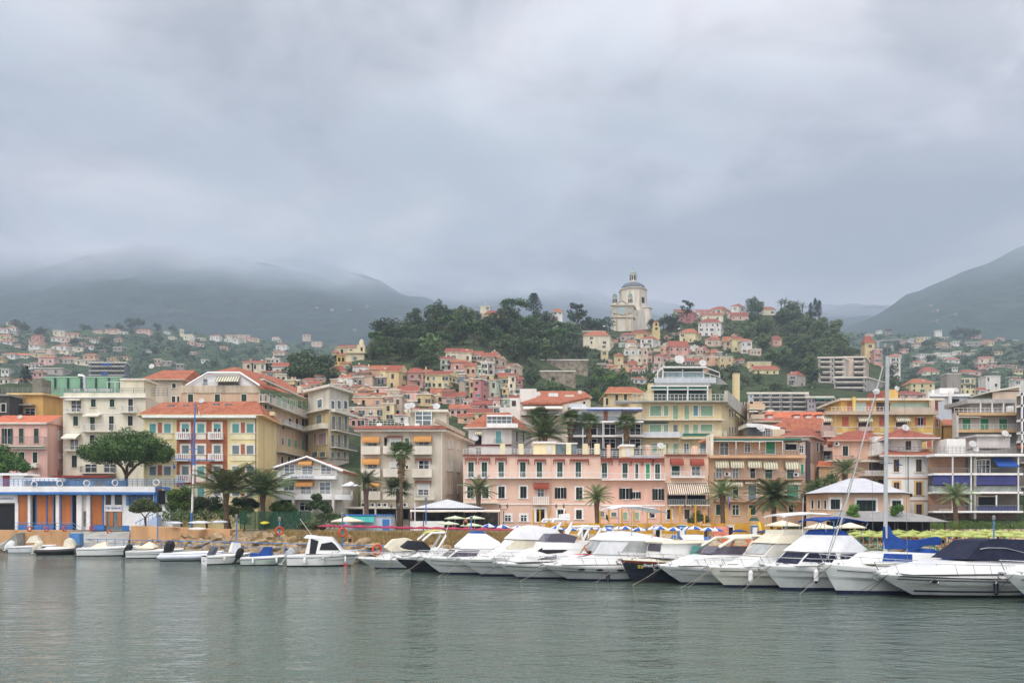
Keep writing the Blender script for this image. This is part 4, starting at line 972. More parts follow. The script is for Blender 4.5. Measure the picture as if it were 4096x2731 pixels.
b.awn([245],250,348,405,2.2,AW_CR);b.awn([465],200,345,402,2.2,AW_CR);b.win('dk',[240,450],160,410,455,GLASSB);b.bal(100,560,430,465,1.3,'rail',RAILW);b.win('dk',[190,450],80,525,600,BLW)
b.slab('cornice',95,458,575,470,0,0.2,SHB)
b=Bld('red_roof_house','cream house under wide red tiled roofs right of the white stepped house',[(200,184),(890,184)],262,4,plaster('#d8c8b0'),z=ZD,back=12)
b.hip(188,'x',0.1,0.4,ROOF1);b.dish(292,218,0.95,-1);b.dish(768,198,0.8,-1);b.box('chimney',412,205,520,262,-0.8,1.2,WHITE);b.win('dk',[818],26,300,330,DARK)
b.box('dormer',600,225,700,268,-0.6,2,TRIM)
b=Bld('yellow_gable_house','small yellow house with a brick red roof left of the tall yellow block',[(1085,178),(1480,178)],215,4,plaster('#d9c08c'),z=ZD,back=10)
b.hip(142,'x',0.18,0.8,ROOF1);b.win('sh',[1188],30,222,335,SHD);b.win('sh',[1288],32,218,285,SHD);b.win('sh',[1078],30,262,340,SHD);b.bal(1208,1325,285,335,1,'rail',RAILG)
b.slab('side_wall',1040,250,1086,360,-0.5,0.0,plaster('#d9c08c'))
b=Bld('white_terrace_block','low modern white block with blue awnings and deep terraces behind the roof palms',[(670,148),(1480,148)],540,3.5,mat('shaded_glazing','#5c6264',0.4,0.2,0.8,0.4),z=ZD,back=10)
b.box('penthouse',750,385,1240,520,1.0,6,plaster('#c5cbd0'));b.box('roof_slab',670,365,1290,386,0,8,WHITE);b.box('roof_room',640,330,840,366,4,4,plaster('#b9c0c6'));b.box('roof_slab',1270,366,1480,386,0.1,8,WHITE)
for x,w in((950,220),(1150,200),(1380,190)):b.awn([x],w,388,410,1.0,AW_BL)
b.box('blind',880,415,1035,470,0.9,0.1,BLW);b.box('blind',1088,415,1240,470,0.9,0.1,BLW);b.box('pier',1042,410,1086,520,0.88,0.1,BRK)
b.posts('railing',900,1260,475,520,0.1,9,RAILG,(0.5,1.0),0.05)
for y in(530,692):b.slab('floor_slab',600,y,1480,y+20,0,1.4,WHITE)
for x in(795,1022,1247):b.slab('column',x-5,545,x+5,840,1.3,1.5,WHITE)
b.bal(1170,1470,655,700,1.5,'rail',RAILG);b.win('gl',[900,1110,1400],120,560,680,DARK);b.win('gl',[900,1110,1400],120,730,830,DARK)
YB=plaster('#d8c795',0.06)
b=Bld('tall_yellow_block','tall pale yellow block with green blinds, glazed penthouse terraces and a white crowning frame',[(2566,150),(2886,150),(2990,182),(2620,186)],1612,3.5,YB)
b.fx,b.fy=zm(*ZD)
u=b.f
mb=MB();fbox(mb,b.f,-5.2,b.f.L+1.0,b.z1,b.z1+0.3,-1.0,1.6,mat('roof_edge_grey','#a8a69a',0.8,0.1,1));b.part('roof_slab',mb)
b.box('penthouse',1555,155,2270,310,2.5,14,YB);b.box('penthouse_glazing',1615,165,2215,285,2.4,0.1,mat('dark_green_glass','#25443c',0.2,0.2,1,0.5))
b.box('end_pier',1550,85,1612,300,1.6,1.2,YB);b.box('chimney_cap',1548,70,1616,86,1.4,1.6,mat('dark_cap','#3a3c3e',0.8,0.1,1))
for x in(1770,2000,2225):b.box('steel_post',x-6,125,x+6,300,0.4,0.2,WHITE)
b.box('frame_beam',1578,118,2240,130,0.4,0.25,WHITE);b.box('frame_beam',1578,160,2240,168,0.4,0.25,WHITE)
for x0,x1 in((1580,1765),(1780,1995),(2010,2230)):
 D=150.5;mb=MB();q=[P(b.fx(x0),b.fy(132),D+1.2),P(b.fx(x1),b.fy(132),D+1.2),P(b.fx(x1),b.fy(158),D),P(b.fx(x0),b.fy(158),D)]
 mb.prism(q,(0,0,-0.1),AW_GN);b.part('awning',mb)
b.posts('terrace_railing',1375,2410,218,285,-1.2,22,RAILW,(0.45,1.0),0.06,3)
mb=MB();D=152;mb.hexa([P(b.fx(1590),b.fy(122),D-1),P(b.fx(2270),b.fy(122),D-1),P(b.fx(2270),b.fy(122),D+12),P(b.fx(1590),b.fy(122),D+12)],[P(b.fx(1640),b.fy(88),D+1),P(b.fx(2240),b.fy(88),D+1),P(b.fx(2240),b.fy(88),D+10),P(b.fx(1640),b.fy(88),D+10)],mat('grey_tiles','#84867f',0.85,0.15,2));b.part('mansard',mb)
b.fx,b.fy=zm(2250,1050,2.614)
b.box('upper_glazing',1080,1150,1480,1250,4,6,mat('curtained_glass','#8ba0a3',0.25,0.2,1.5,0.5));b.box('upper_roof',1055,1085,1510,1098,3,9,WHITE)
mb=MB();D=154
def q_(x,y,d=0):return P(2250+x/2.614,1050+y/2.614,D+d)
for x in(1050,1255,1475):mb.tube([q_(x,1255),q_(x,1105),q_(x+(12 if x>1100 else 20),1090)],0.13,WHITE,5)
for y in(1098,1145):mb.tube([q_(1050,y),q_(1480,y)],0.14,WHITE,5)
mb.tube([q_(1050,1098),q_(995,1132),q_(995,1255)],0.12,WHITE,5);mb.tube([q_(1480,1090),q_(1640,1150,14),q_(1645,1200,14)],0.12,WHITE,5);mb.tube([q_(1545,1170,6),q_(1545,1225,6)],0.1,WHITE,5);mb.tube([q_(1480,1150),q_(1640,1195,14)],0.1,WHITE,5)
b.part('roof_frame',mb)
for x0,x1 in((1058,1248),(1262,1465)):
 mb=MB();mb.prism([q_(x0,1105,1.2),q_(x1,1105,1.2),q_(x1,1138),q_(x0,1138)],(0,0,-0.1),AW_GN);b.part('awning',mb)
b.posts('upper_railing',962,1600,1198,1252,2.5,14,RAILW,(0.5,1.0),0.06,5)
b.box('upper_balcony',960,1205,1605,1258,2.6,0.05,mat('frosted_panel','#c9cfd2',0.4,0.05,1))
b.dish(1222,1018,1.6,6);b.dish(1465,1055,1.2,6)
mb=MB();mb.box(X_(2250+1797/2.614,170),170,Z_(1690,170),X_(2250+1853/2.614,170),171.5,Z_(1050+1150/2.614,170),YB);mb.box(X_(2250+1795/2.614,170),169.8,Z_(1050+1150/2.614,170),X_(2250+1856/2.614,170),171.8,Z_(1050+1132/2.614,170),mat('dark_cap','#3a3c3e'));b.part('chimney',mb)
mb=MB();mb.hexa([q_(1610,1275,2),q_(1730,1275,16),q_(1600,1275,18),q_(1500,1275,10)],[q_(1600,1200,4),q_(1640,1200,12),q_(1600,1200,14),q_(1540,1200,8)],mat('grey_tiles','#84867f'));b.part('mansard',mb)
b.face(1);f1=b.f
mb=MB();fbox(mb,f1,-0.5,f1 .L*1.05,b.z1-0.2,b.z1+2.2,0.6,1.2,mat('concrete_panel','#b3b1a6',0.85,0.12,1));b.part('side_parapet',mb)
b.fx,b.fy=zm(*ZE)
b.win('dk',[623,655,683],14,380,480,SHB);b.win('dk',[623,655,683],14,590,670,SHB);b.win('dk',[765,797],14,320,420,SHB);b.win('dk',[765,797],14,530,600,SHB)
b.face(0);b.fx,b.fy=zm(*ZD)
b.win('bl',[1632],130,350,465,SHL,fr=WHITE);b.win('bl',[1752],52,350,465,SHL,fr=WHITE);b.win('bl',[1858],56,345,500,SHL);b.win('bl',[1987],54,348,505,SHL);b.win('bl',[2088],52,348,465,mat('blind_blue','#5f8fa0',0.7,0.05,1),fr=WHITE);b.win('bl',[2215],135,348,465,SHL,fr=WHITE)
b.slab('drainpipe',1898,300,1912,900,0,0.3,plaster('#dcc98f'))
b.slab('balcony_edge',1470,510,2400,522,0,1.2,TRIM);b.bal(1362,1480,448,520,1.6,'rail',RAILW);
b.slab('awning_roll',1480,538,1775,552,0,0.4,AW_GN)
b.win('bl',[1630],130,565,685,SHL,fr=WHITE);b.win('bl',[1750],52,565,685,SHL,fr=WHITE);b.win('bl',[1858],50,568,660,SHGR);b.win('bl',[1985,2087],54,565,670,SHL);b.win('bl',[2212],135,562,640,SHL,fr=WHITE)
b.bal(1362,1895,655,720,1.5,'glass',mat('frosted_panel','#c9cfd2'));b.bal(1915,2420,650,735,1.5,'bars',RAILW);b.slab('balcony_panel',1920,675,2235,705,1.5,1.55,AW_GN)
b.win('gl',[1982],54,780,880,GLASS,fr=WHITE);b.win('bl',[1620,1750,1858],52,780,880,SHL);b.win('bl',[2180],80,780,880,SHGR);b.win('bl',[2300],60,780,880,SHL)
b.box('round_column',1760,1480,1780,1490,0,0.1,YB)if False else None
# yellow and pink striped house on the right
YK=plaster('#d3a94e',0.07);PK=plaster('#b9674f',0.07)
b=Bld('yellow_striped_house','mustard yellow house with pink painted panels and shutters, behind the white villa with hip roofs',[(3310,150),(3732,150),(3774,162),(3400,166)],1655,3,YK)
b.fx,b.fy=zm(*ZF)
b.slab('cornice',-10,385,1165,420,0,1.2,plaster('#c2ad92'))
b.box('penthouse',180,262,1125,400,3.0,8,YK);b.box('penthouse_roof',170,240,1260,262,2.2,11,plaster('#e2d6c0'))
for x0,x1,m_ in((245,300,PK),(330,440,mat('pale_glazing','#a9bcb6',0.3,0.1,1)),(448,488,PK),(705,1120,mat('pale_green_awning','#9fb3a4',0.6,0.08,0.7)),(548,690,SHB)):b.box('front_panel',x0,285,x1,378,2.9,0.1,m_)
b.posts('terrace_railing',80,700,332,388,0.3,16,RAILW,(0.5,1.0),0.05)
b.slab('terrace_parapet',700,345,1130,392,0.6,0.8,plaster('#b9a794'));b.box('pier',305,228,330,390,1.5,0.5,plaster('#dcc04e'));b.box('corner_pier',1120,262,1160,395,1.5,0.8,plaster('#c9b79c'))
b.box('red_roof_box',548,165,655,240,5,4,ROOF2);b.box('yellow_roof_box',660,150,775,240,6,4,YK);b.dish(762,140,0.8,4);b.dish(550,168,0.9,2)
b.win('bl',[222,610],62,438,525,SHP,fr=PK,fw=0.05);b.slab('pink_apron',190,545,252,595,0,0.07,plaster('#d9bd6a'));b.slab('pink_apron',580,545,640,595,0,0.07,plaster('#d9bd6a'))
b.slab('balcony',340,545,492,590,0,1.1,plaster('#c2a795'));b.slab('balcony',735,545,880,590,0,1.1,plaster('#c2a795'));b.slab('balcony',-10,545,92,590,0,1.1,plaster('#c2a795'))
b.win('dk',[415,807],120,495,545,SHB);b.win('dk',[30],80,495,545,SHB);b.awn([415,807],145,425,492,1.1,AW_ST);b.awn([20],90,425,492,1.1,AW_ST)
b.win('op',[1008],54,445,525,SHP,fr=WHITE);b.slab('pink_apron',975,545,1040,595,0,0.07,plaster('#d9bd6a'))
b.slab('string_course',0,538,1140,545,0,0.1,TRIM);b.slab('string_course',0,605,1140,618,0,0.1,TRIM);b.slab('drainpipe',118,420,124,680,0,0.1,TRIM)
b.win('bl',[30,1100],50,650,760,SHP)
b.face(1);b.win('sh',[1172],36,275,372,SHP);b.win('op',[1180],24,455,545,SHP,fr=WHITE);b.win('sh',[1168],36,645,760,SHP)
b=Bld('ochre_annex','ochre annex with a small red roof between the striped house and the white terraced block',[(1248,160),(1345,160)],530,3,plaster('#bd8d3f'),z=ZF,back=8)
b.hip(470,'x',0.1,0.3,ROOF1)
b=Bld('peach_house','peach house with a brick red hip roof left of the tall mast',[(3330,134),(3530,134)],1765,3,plaster('#d8a98c'),back=10)
b.fx,b.fy=zm(*ZF);b.hip(595,'x',0.35,0.9,ROOF2);b.win('sh',[222],56,740,840,SHD);b.win('sh',[505],50,740,775,SHD);b.acunit(128,720,50,36)
b.bal(5,285,845,905,1.2,'rail',RAILG);b.win('dk',[555],170,905,1000,SHB);b.slab('veranda_slab',335,895,640,912,0,1.8,TRIM);b.bal(450,600,790,850,1.5,'solid',TRIM);b.bal(360,640,1005,1060,2.5,'balus',WHITE,TRIM)
for x in(490,600):b.win('dk',[x],80,1090,1150,SHB,fr=plaster('#d9b070'),fw=0.3)
b=Bld('small_tan_house','small tan house with a bright red roof edge left of the peach house',[(3276,137),(3338,137)],1866,3,plaster('#cfae80'),back=7)
b.fx,b.fy=zm(*ZF);b.hip(905,'x',0.1,0.4,ROOF3);b.win('dk',[88],30,995,1060,SHD)
b=Bld('rose_balcony_house','rose house with dark balconies just left of the peach house',[(3282,147),(3330,147)],1700,3,plaster('#a98577'),back=7)
b.fx,b.fy=zm(*ZF)
for y in(590,735):b.bal(-30,90,y,y+60,1.2,'solid',plaster('#bda998'),TRIM)
b.win('dk',[10,60],36,640,730,SHP);b.win('dk',[30],70,800,870,DARK)
# white tower villa
WV=plaster('#e2dfd8',0.04)
b=Bld('white_tower_villa','white villa with two tiers of red hip roofs right of the tall mast',[(3548,127),(3711,127)],1826,2.9,WV,back=9)
b.fx,b.fy=zm(*ZF)
b.hip(782,'x',0.12,1.2,ROOF1);
mb=MB();D=129;x0,x1=X_(b.fx(742),D),X_(b.fx(1058),D);mb.prism([(x0,D+1,20),(x0+1.2,D,20),(x1-1.2,D,20),(x1,D+1,20),(x1,D+6,20),(x0,D+6,20)],(0,0,0.1),WV)
mb=MB();zt,zb=Z_(b.fy(672),D),Z_(b.fy(810),D);mb.prism([(x0,D+1.2,zb),(x0+1.5,D,zb),(x1-1.2,D,zb),(x1,D+1,zb),(x1,D+6.5,zb),(x0,D+6.5,zb)],(0,0,zt-zb),WV);b.part('tower',mb)
mb=MB();roofsolid(mb,[(x0,D),(x1,D),(x1,D+6.5),(x0,D+6.5)],zt+0.16,Z_(b.fy(565),D+3)-zt,1.6,'p',0,ROOF2,WV);b.part('tower_roof',mb)
f0=b.f;b.f=Face((x0+1.5,D),(x1-1.2,D));b.win('sh',[880],56,688,778,SHB);b.f=f0
b.posts('railing',665,1060,750,780,1.2,7,RAILG,(0.0,1.0),0.05)
b.win('sh',[755,990],58,880,1008,SHB,fr=TRIM,fw=0.2);b.win('sh',[757,990],58,1118,1250,SHB,fr=plaster('#d9b070'),fw=0.3);b.win('sh',[991],58,1350,1480,SHB,fr=plaster('#d9b070'),fw=0.3)
b.slab('string_course',660,1070,1084,1080,0,0.12,plaster('#c98a5a'));b.slab('string_course',660,1304,1084,1314,0,0.12,plaster('#c98a5a'));b.slab('drainpipe',874,850,881,1470,0,0.12,SHGR)
b.dish(848,552,0.95,3);b.box('white_terrace',528,640,650,700,5,3,WV)
b.box('side_wing',560,700,742,830,4,4,WV)
# grey modern flats
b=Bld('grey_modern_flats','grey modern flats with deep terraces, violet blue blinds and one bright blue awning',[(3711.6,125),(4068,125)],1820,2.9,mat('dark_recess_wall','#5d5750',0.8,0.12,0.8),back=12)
b.fx,b.fy=zm(*ZF)
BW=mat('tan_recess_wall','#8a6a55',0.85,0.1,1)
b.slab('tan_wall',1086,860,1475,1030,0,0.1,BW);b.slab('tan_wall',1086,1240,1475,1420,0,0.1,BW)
b.slab('concrete_spandrel',1086,1160,2010,1220,0.2,1.2,mat('concrete_spandrel','#8d938f',0.85,0.15,1))
for y in(1030,1220,1418):b.slab('floor_slab',1086,y,2012,y+20,0,1.7,WHITE)
b.slab('roof_slab',1086,830,2022,856,-0.5,1.9,WHITE)
for x in(1285,1475,1963):b.slab('column',x-5,856,x+5,1420,1.5,1.7,RAILW)
b.slab('stair_pier',1508,800,1532,1500,0,1.6,CONC)
b.slab('blind',1086,1045,1472,1150,1.35,1.45,AW_BV);b.slab('blind',1536,1050,1955,1108,1.35,1.45,AW_BV);b.slab('blind',1536,1112,1955,1150,1.45,1.55,AW_BV);b.slab('blind',1550,1370,1960,1415,1.4,1.5,AW_BV)
b.awn([1850],215,865,968,1.9,AW_BL,'slope');b.win('gl',[1690],80,885,1025,GLASS,fr=WHITE);b.win('gl',[1620],50,890,1025,GLASS,fr=WHITE);b.slab('column',1740,1255,1750,1370,1.3,1.5,WHITE)
for y0,y1 in((975,1040),(1360,1428)):b.bal(1090,1480,y0,y1,1.65,'rail',RAILG,None,0.02);b.bal(1540,2010,y0,y1,1.65,'rail',RAILG,None,0.02)
b.slab('ground_wall',1086,1440,2012,1560,0,0.1,mat('brown_stone','#5b4a44',0.9,0.15,1));b.win('dk',[1300,1700],180,1270,1400,DARK)
b.box('roof_room',1285,665,1480,815,0.5,4,WV);b.box('roof_room',1600,640,1945,760,3,4,plaster('#cfc6c0'));b.box('roof_slab',1590,618,1960,642,2.5,5,plaster('#b9b4ae'))
b.dish(1552,722,0.95,0);b.dish(1583,775,0.8,0);b.dish(1890,612,0.9,2);b.posts('roof_railing',1090,2010,745,822,0.2,22,RAILG,(0.4,0.75,1.0),0.04)
b=Bld('white_green_shutter_block','grey white block with three vivid green shutters and orange balcony bands at the right',[(3822,148),(4072,148)],1660,3,plaster('#c9c4ba'),back=10)
b.fx,b.fy=zm(*ZF)
b.box('penthouse',1520,290,2000,400,2,6,plaster('#8f8b86'));b.box('penthouse_roof',1500,250,2010,292,1.0,8,plaster('#a8a5a0'));b.box('white_ac_box',1925,322,1985,385,0.5,0.6,WHITE)
for x in(1640,1760,1880):b.box('column',x-4,292,x+4,400,1.0,0.2,WHITE)
b.posts('terrace_railing',1365,2000,342,398,0.1,14,RAILW,(0.4,1.0),0.05)
b.slab('balcony_band',1345,402,2005,430,0,1.4,plaster('#d9b07a'));b.slab('balcony_band',1362,575,2005,606,0,1.4,plaster('#d9b07a'));b.bal(1365,2000,520,580,1.35,'bars',RAILW,None,0.02)
b.win('bl',[1488,1677,1872],82,458,570,SHV,fr=TRIM);b.awn([1480],245,434,450,1.2,AW_CR);b.slab('column',1342,400,1362,660,0,1.4,plaster('#c9c4ba'));b.slab('lower_wall',1362,606,2005,700,0,0.1,plaster('#bdbcb8'))
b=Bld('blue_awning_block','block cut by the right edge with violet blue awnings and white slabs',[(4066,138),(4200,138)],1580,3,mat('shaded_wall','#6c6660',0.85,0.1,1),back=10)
b.fx,b.fy=zm(*ZF)
for y in(200,320,470,600,690):b.slab('floor_slab',2012,y,2400,y+22,0,1.5,WHITE)
b.slab('blind',2022,365,2400,440,1.3,1.4,AW_BV);b.slab('blind',2022,540,2400,568,1.3,1.4,AW_BV);b.slab('orange_band',2022,735,2400,765,0,1.5,mat('orange_band','#b0623a',0.8,0.1,1))
for y in(910,1160,1240,1400):b.slab('floor_slab',2012,y,2400,y+18,0,1.2,CONC)
b.win('gl',[2060],40,640,690,GLASS);b.slab('column',2012,200,2022,820,1.2,1.5,WHITE)
b=Bld('white_box_house','white and grey flat roofed house with two chimneys behind the mustard house',[(1090,172),(1500,172)],225,4,plaster('#b8bdc3'),z=ZF,back=10)
b.flatroof(0.5,0.5,WHITE);b.box('roof_box',1210,135,1360,190,3,5,WV);b.box('pier',1315,170,1336,320,-1,0.8,WV);b.box('pier',1085,178,1105,240,-1,0.8,WV);b.box('chimney',1128,155,1156,195,1,1,WV);b.dish(1380,158,0.9,0);b.slab('door',1340,250,1412,310,0,0.1,DARK)
b=Bld('peach_gable_block','plain peach block with a sloping roof edge behind the green shuttered block',[(3970,185),(4078,185)],1562,4,plaster('#cdb49a'),back=9)
b.fx,b.fy=zm(*ZF);mb=MB();D=184.5;mb.prism([P(3962,1568,D),P(4080,1548,D),P(4080,1542,D),P(3962,1562,D)],(0,10,0),TRIM);b.part('roof',mb)
mb=MB();mb.prism([P(3970,1566,185),P(4078,1566,185),P(4078,1547,185)],(0,9,0),plaster('#cdb49a'));b.part('gable_wall',mb)
PV=plaster('#ddb896',0.05)
b=Bld('pale_roof_pavilion','peach pavilion with a pale grey pyramid roof and dark green shutters behind the beach',[(3225,114.5),(3312,110),(3610,110),(3640,114),(3640,124),(3240,124)],1976,2.9,PV)
b.fx,b.fy=zm(*ZF)
RG=stripes('ribbed_pale_roof','#c4c6ca','#b4b6bb',0,2.2,0.7,0.2,0.08)
zt=b.z1;q=[P(3216,1978,113.6),P(3300,1978,108.8),P(3614,1978,108.8),P(3650,1978,113),P(3650,1978,126),P(3216,1978,126)]
for v in q:v.z=zt+0.05
A_=P(3398,1912,117);B_=P(3458,1912,117);mb=MB();mb.add([v-Vector((0,0,0.12))for v in q],[(5,4,3,2,1,0)],SHB)
mb.add(q+[A_,B_],[(0,1,6),(1,2,7,6),(2,3,7),(3,4,7),(4,5,6,7),(5,0,6)],RG)
mb.add(q+[v-Vector((0,0,0.12))for v in q],[(i,i+6,(i+1)%6+6,(i+1)%6)for i in range(6)],SHB);b.part('roof',mb)
b.face(1);b.win('sh',[117],96,1298,1400,SHD,fr=WHITE,fw=0.3);b.win('sh',[440],200,1305,1420,SHD,fr=WHITE,fw=0.3);b.win('sh',[757],92,1310,1420,SHD,fr=WHITE,fw=0.3);b.slab('door',395,1400,485,1475,0,0.06,SHD)
b.face(0);b.fx,b.fy=zm(*ZE);b.win('sh',[1572,1645,1718],22,1425,1520,SHD,fr=WHITE)
t=thing('beach_bar','long grey canopy roof on posts below the pale roofed pavilion','beach bar',(50,103,2.5))
mb=MB();gr=mat('grey_canopy','#8c8b88',0.85,0.1,1.5)
mb.hexa([P(3300,2083,101),P(3800,2086,101),P(3700,2060,108),P(3350,2060,108)],[P(3340,2056,104)+Vector((0,0,0.2)),P(3610,2054,104),P(3620,2052,108)+Vector((0,0,0.2)),P(3350,2052,108)+Vector((0,0,0.2))],gr)
mb.build('roof',t)
mb=MB();mb.box(X_(3310,106),106,2.0,X_(3720,106),106.3,Z_(2082,106),DARK);mb.build('counter_wall',t)
for px in(3320,3450,3580,3690,3780):
 mb=MB();mb.box(X_(px,101.5)-.06,101.5,1.9,X_(px,101.5)+.06,101.62,Z_(2085,101.5),SHB);mb.build('post',t)
# white and blue sailing club
b=Bld('sailing_club','long low white and blue clubhouse with orange shutters and a railed roof deck',[(-80,116),(690,116)],1975,2.75,WHITE,back=3.4)
b.fx,b.fy=zm(0,1900,2.94)
BLP=mat('blue_paint','#3f74b5',0.6,0.08,1);ORP=mat('orange_shutter','#b5703f',0.7,0.1,1.5,streak=True)
f=b.f
mb=MB();u0,u1,a,z=b.rc(-200,200,1850,228);
n=20
for i in range(n):
 ua,ub=u0+(u1-u0)*i/n,u0+(u1-u0)*(i+1)/n;oa,ob=0.9+0.9*sin(pi*(i/n)),0.9+0.9*sin(pi*((i+1)/n))
 mb.hexa([f.at(ua,a,oa),f.at(ub,a,ob),f.at(ub,a,-.2),f.at(ua,a,-.2)],[f.at(ua,z,oa),f.at(ub,z,ob),f.at(ub,z,-.2),f.at(ua,z,-.2)],BLP)
b.part('blue_fascia',mb)
mb=MB();u0,u1,a,z=b.rc(-200,135,1850,200)
for i in range(n):
 ua,ub=u0+(u1-u0)*i/n,u0+(u1-u0)*(i+1)/n;oa,ob=0.8+0.9*sin(pi*(i/n)),0.8+0.9*sin(pi*((i+1)/n))
 mb.hexa([f.at(ua,a,oa),f.at(ub,a,ob),f.at(ub,a,-.2),f.at(ua,a,-.2)],[f.at(ua,z,oa),f.at(ub,z,ob),f.at(ub,z,-.2),f.at(ua,z,-.2)],WHITE)
b.part('deck_parapet',mb)
mb=MB();u0,u1,a,z=b.rc(-200,50,2180,135)
for i in range(46):
 uu=u0+(u1-u0)*i/45;oo=0.75+0.9*sin(pi*min(1,(uu-u0)/(u1-u0)*1.14));fbox(mb,f,uu,uu+0.06,a,z,oo-0.06,oo,RAILB)
 if i<45:
  u2=u0+(u1-u0)*(i+1)/45;o2=0.75+0.9*sin(pi*min(1,(u2-u0)/(u1-u0)*1.14))
  for k in(0.25,0.5,0.75,1.0):
   zz=a+(z-a)*k;mb.hexa([f.at(uu,zz-.03,oo),f.at(u2,zz-.03,o2),f.at(u2,zz-.03,o2-.05),f.at(uu,zz-.03,oo-.05)],[f.at(uu,zz+.03,oo),f.at(u2,zz+.03,o2),f.at(u2,zz+.03,o2-.05),f.at(uu,zz+.03,oo-.05)],RAILB)
b.part('deck_railing',mb)
b.slab('name_panel',-200,228,228,325,0,0.5,WHITE);LB=mat('sign_slate_blue','#3c5a8c',0.6,0);lettering('ANREMO',f,2,62,1997.5,1989.5,0.52,LB,b.root,0,'sign_lettering')
b.slab('garage_door',-100,345,195,640,0,0.1,mat('garage_black','#17181a',0.6,0.2,3));b.slab('garage_frame',195,325,232,640,0,0.4,WHITE);b.slab('door_head',-100,325,195,345,0,0.4,mat('dark_head','#3a3430',0.8,0))
for x0,x1 in((232,332),(443,552),(572,632),(738,850),(1085,1210)):
 b.slab('shutter',x0,240,x1,580,0.1,0.2,ORP);b.slab('blue_post',x0-12,235,x0-2,640,0.05,0.25,BLP);b.slab('blue_post',x1+2,235,x1+12,640,0.05,0.25,BLP)
for x0,x1 in((190,352),(420,635),(725,858),(1085,1240)):b.slab('blue_base',x0,585,x1,645,0.05,0.3,BLP)
for x0,x1 in((388,440),(635,680),(860,925)):b.slab('doorway',x0,235,x1,640,0,0.08,DARK)
for x0,x1 in((355,385),(682,720),(925,985),(1040,1082)):b.slab('pier',x0,230,x1,640,0,0.6,WHITE)
b.slab('window',1012,238,1055,292,0,0.08,DARK);b.slab('vending_window',975,422,1045,600,0.0,0.08,mat('grey_shelves','#8a8f8e',0.6,0.3,4))
for x0,x1 in((1245,1305),(1352,1436)):b.slab('window',x0,225,x1,345,0,0.08,mat('curtained_dark','#4c4a48',0.5,0.35,6))
b.slab('sign_panel',1236,350,1440,425,0.1,0.2,WHITE);lettering('TTIM  SANREMO',f,1400/2.94+1245/2.94-1400/2.94,1436/2.94,1900+400/2.94,1900+374/2.94,0.22,mat('sign_violet','#6a63a8',0.6,0),b.root,0,'sign_lettering')
for x0,x1 in((1245,1262),(1292,1335),(1392,1432)):b.slab('shutter',x0,425,x1,600,0.05,0.15,ORP)
b.slab('doorway',1240,425,1436,640,0,0.05,SHGR);b.slab('window',1520,225,1800,345,0,0.1,mat('blue_glass','#2f4d6e',0.3,0.2,2));b.slab('blue_window_frame',1488,218,1520,355,0,0.15,RAILB)
for x in(1560,1610,1660,1710,1760):b.slab('window_bar',x-3,222,x+3,350,0.1,0.14,RAILB)
b.slab('blue_base',1436,590,1520,650,0,0.1,BLP);b.slab('door',1870,180,1950,340,0.2,0.3,DARK);b.slab('door_frame',1830,140,1862,380,0.2,0.5,BLP);b.slab('door_frame',1990,145,2015,300,0.2,0.5,BLP);b.slab('door_frame',1862,140,1990,160,0.2,0.5,BLP)
b.box('roof_cabin',-150,-10,275,190,1.0,2.3,WHITE);b.box('roof_cabin_top',-150,-25,325,0,.5,3,WHITE);b.box('door',30,0,110,150,.9,0.1,mat('red_door','#8a3a30',0.7,0.1,1));b.box('deck_awning',258,28,680,68,1.2,2,WHITE)
for x0,x1 in((262,590),(610,1100),(1240,1480)):b.box('deck_screen',x0,60,x1,130,3.2,0.1,mat('blue_grey_glass','#5a7590',0.3,0.35,0.6,0.5))
# stairs at the right end
mb=MB();D=114.5
for i in range(9):
 x=1580+30*i;mb.box(X_(x/2.94,D),D,2.7,X_((x+30)/2.94,D),D+1.2,2.7+0.24*(i+1),mat('pale_blue_render','#b4c4dc',0.8,0.05,1))
b.part('outer_stairs',mb)
mb=MB();mb.tube([P(1590/2.94,1900+560/2.94,D),P(1850/2.94,1900+430/2.94,D)],0.05,RAILB,5)
for i in range(6):x=1600+48*i;y=555-24*i;mb.tube([P(x/2.94,1900+(y+60)/2.94,D),P(x/2.94,1900+y/2.94,D)],0.035,RAILB,4)
b.part('stair_rail',mb)
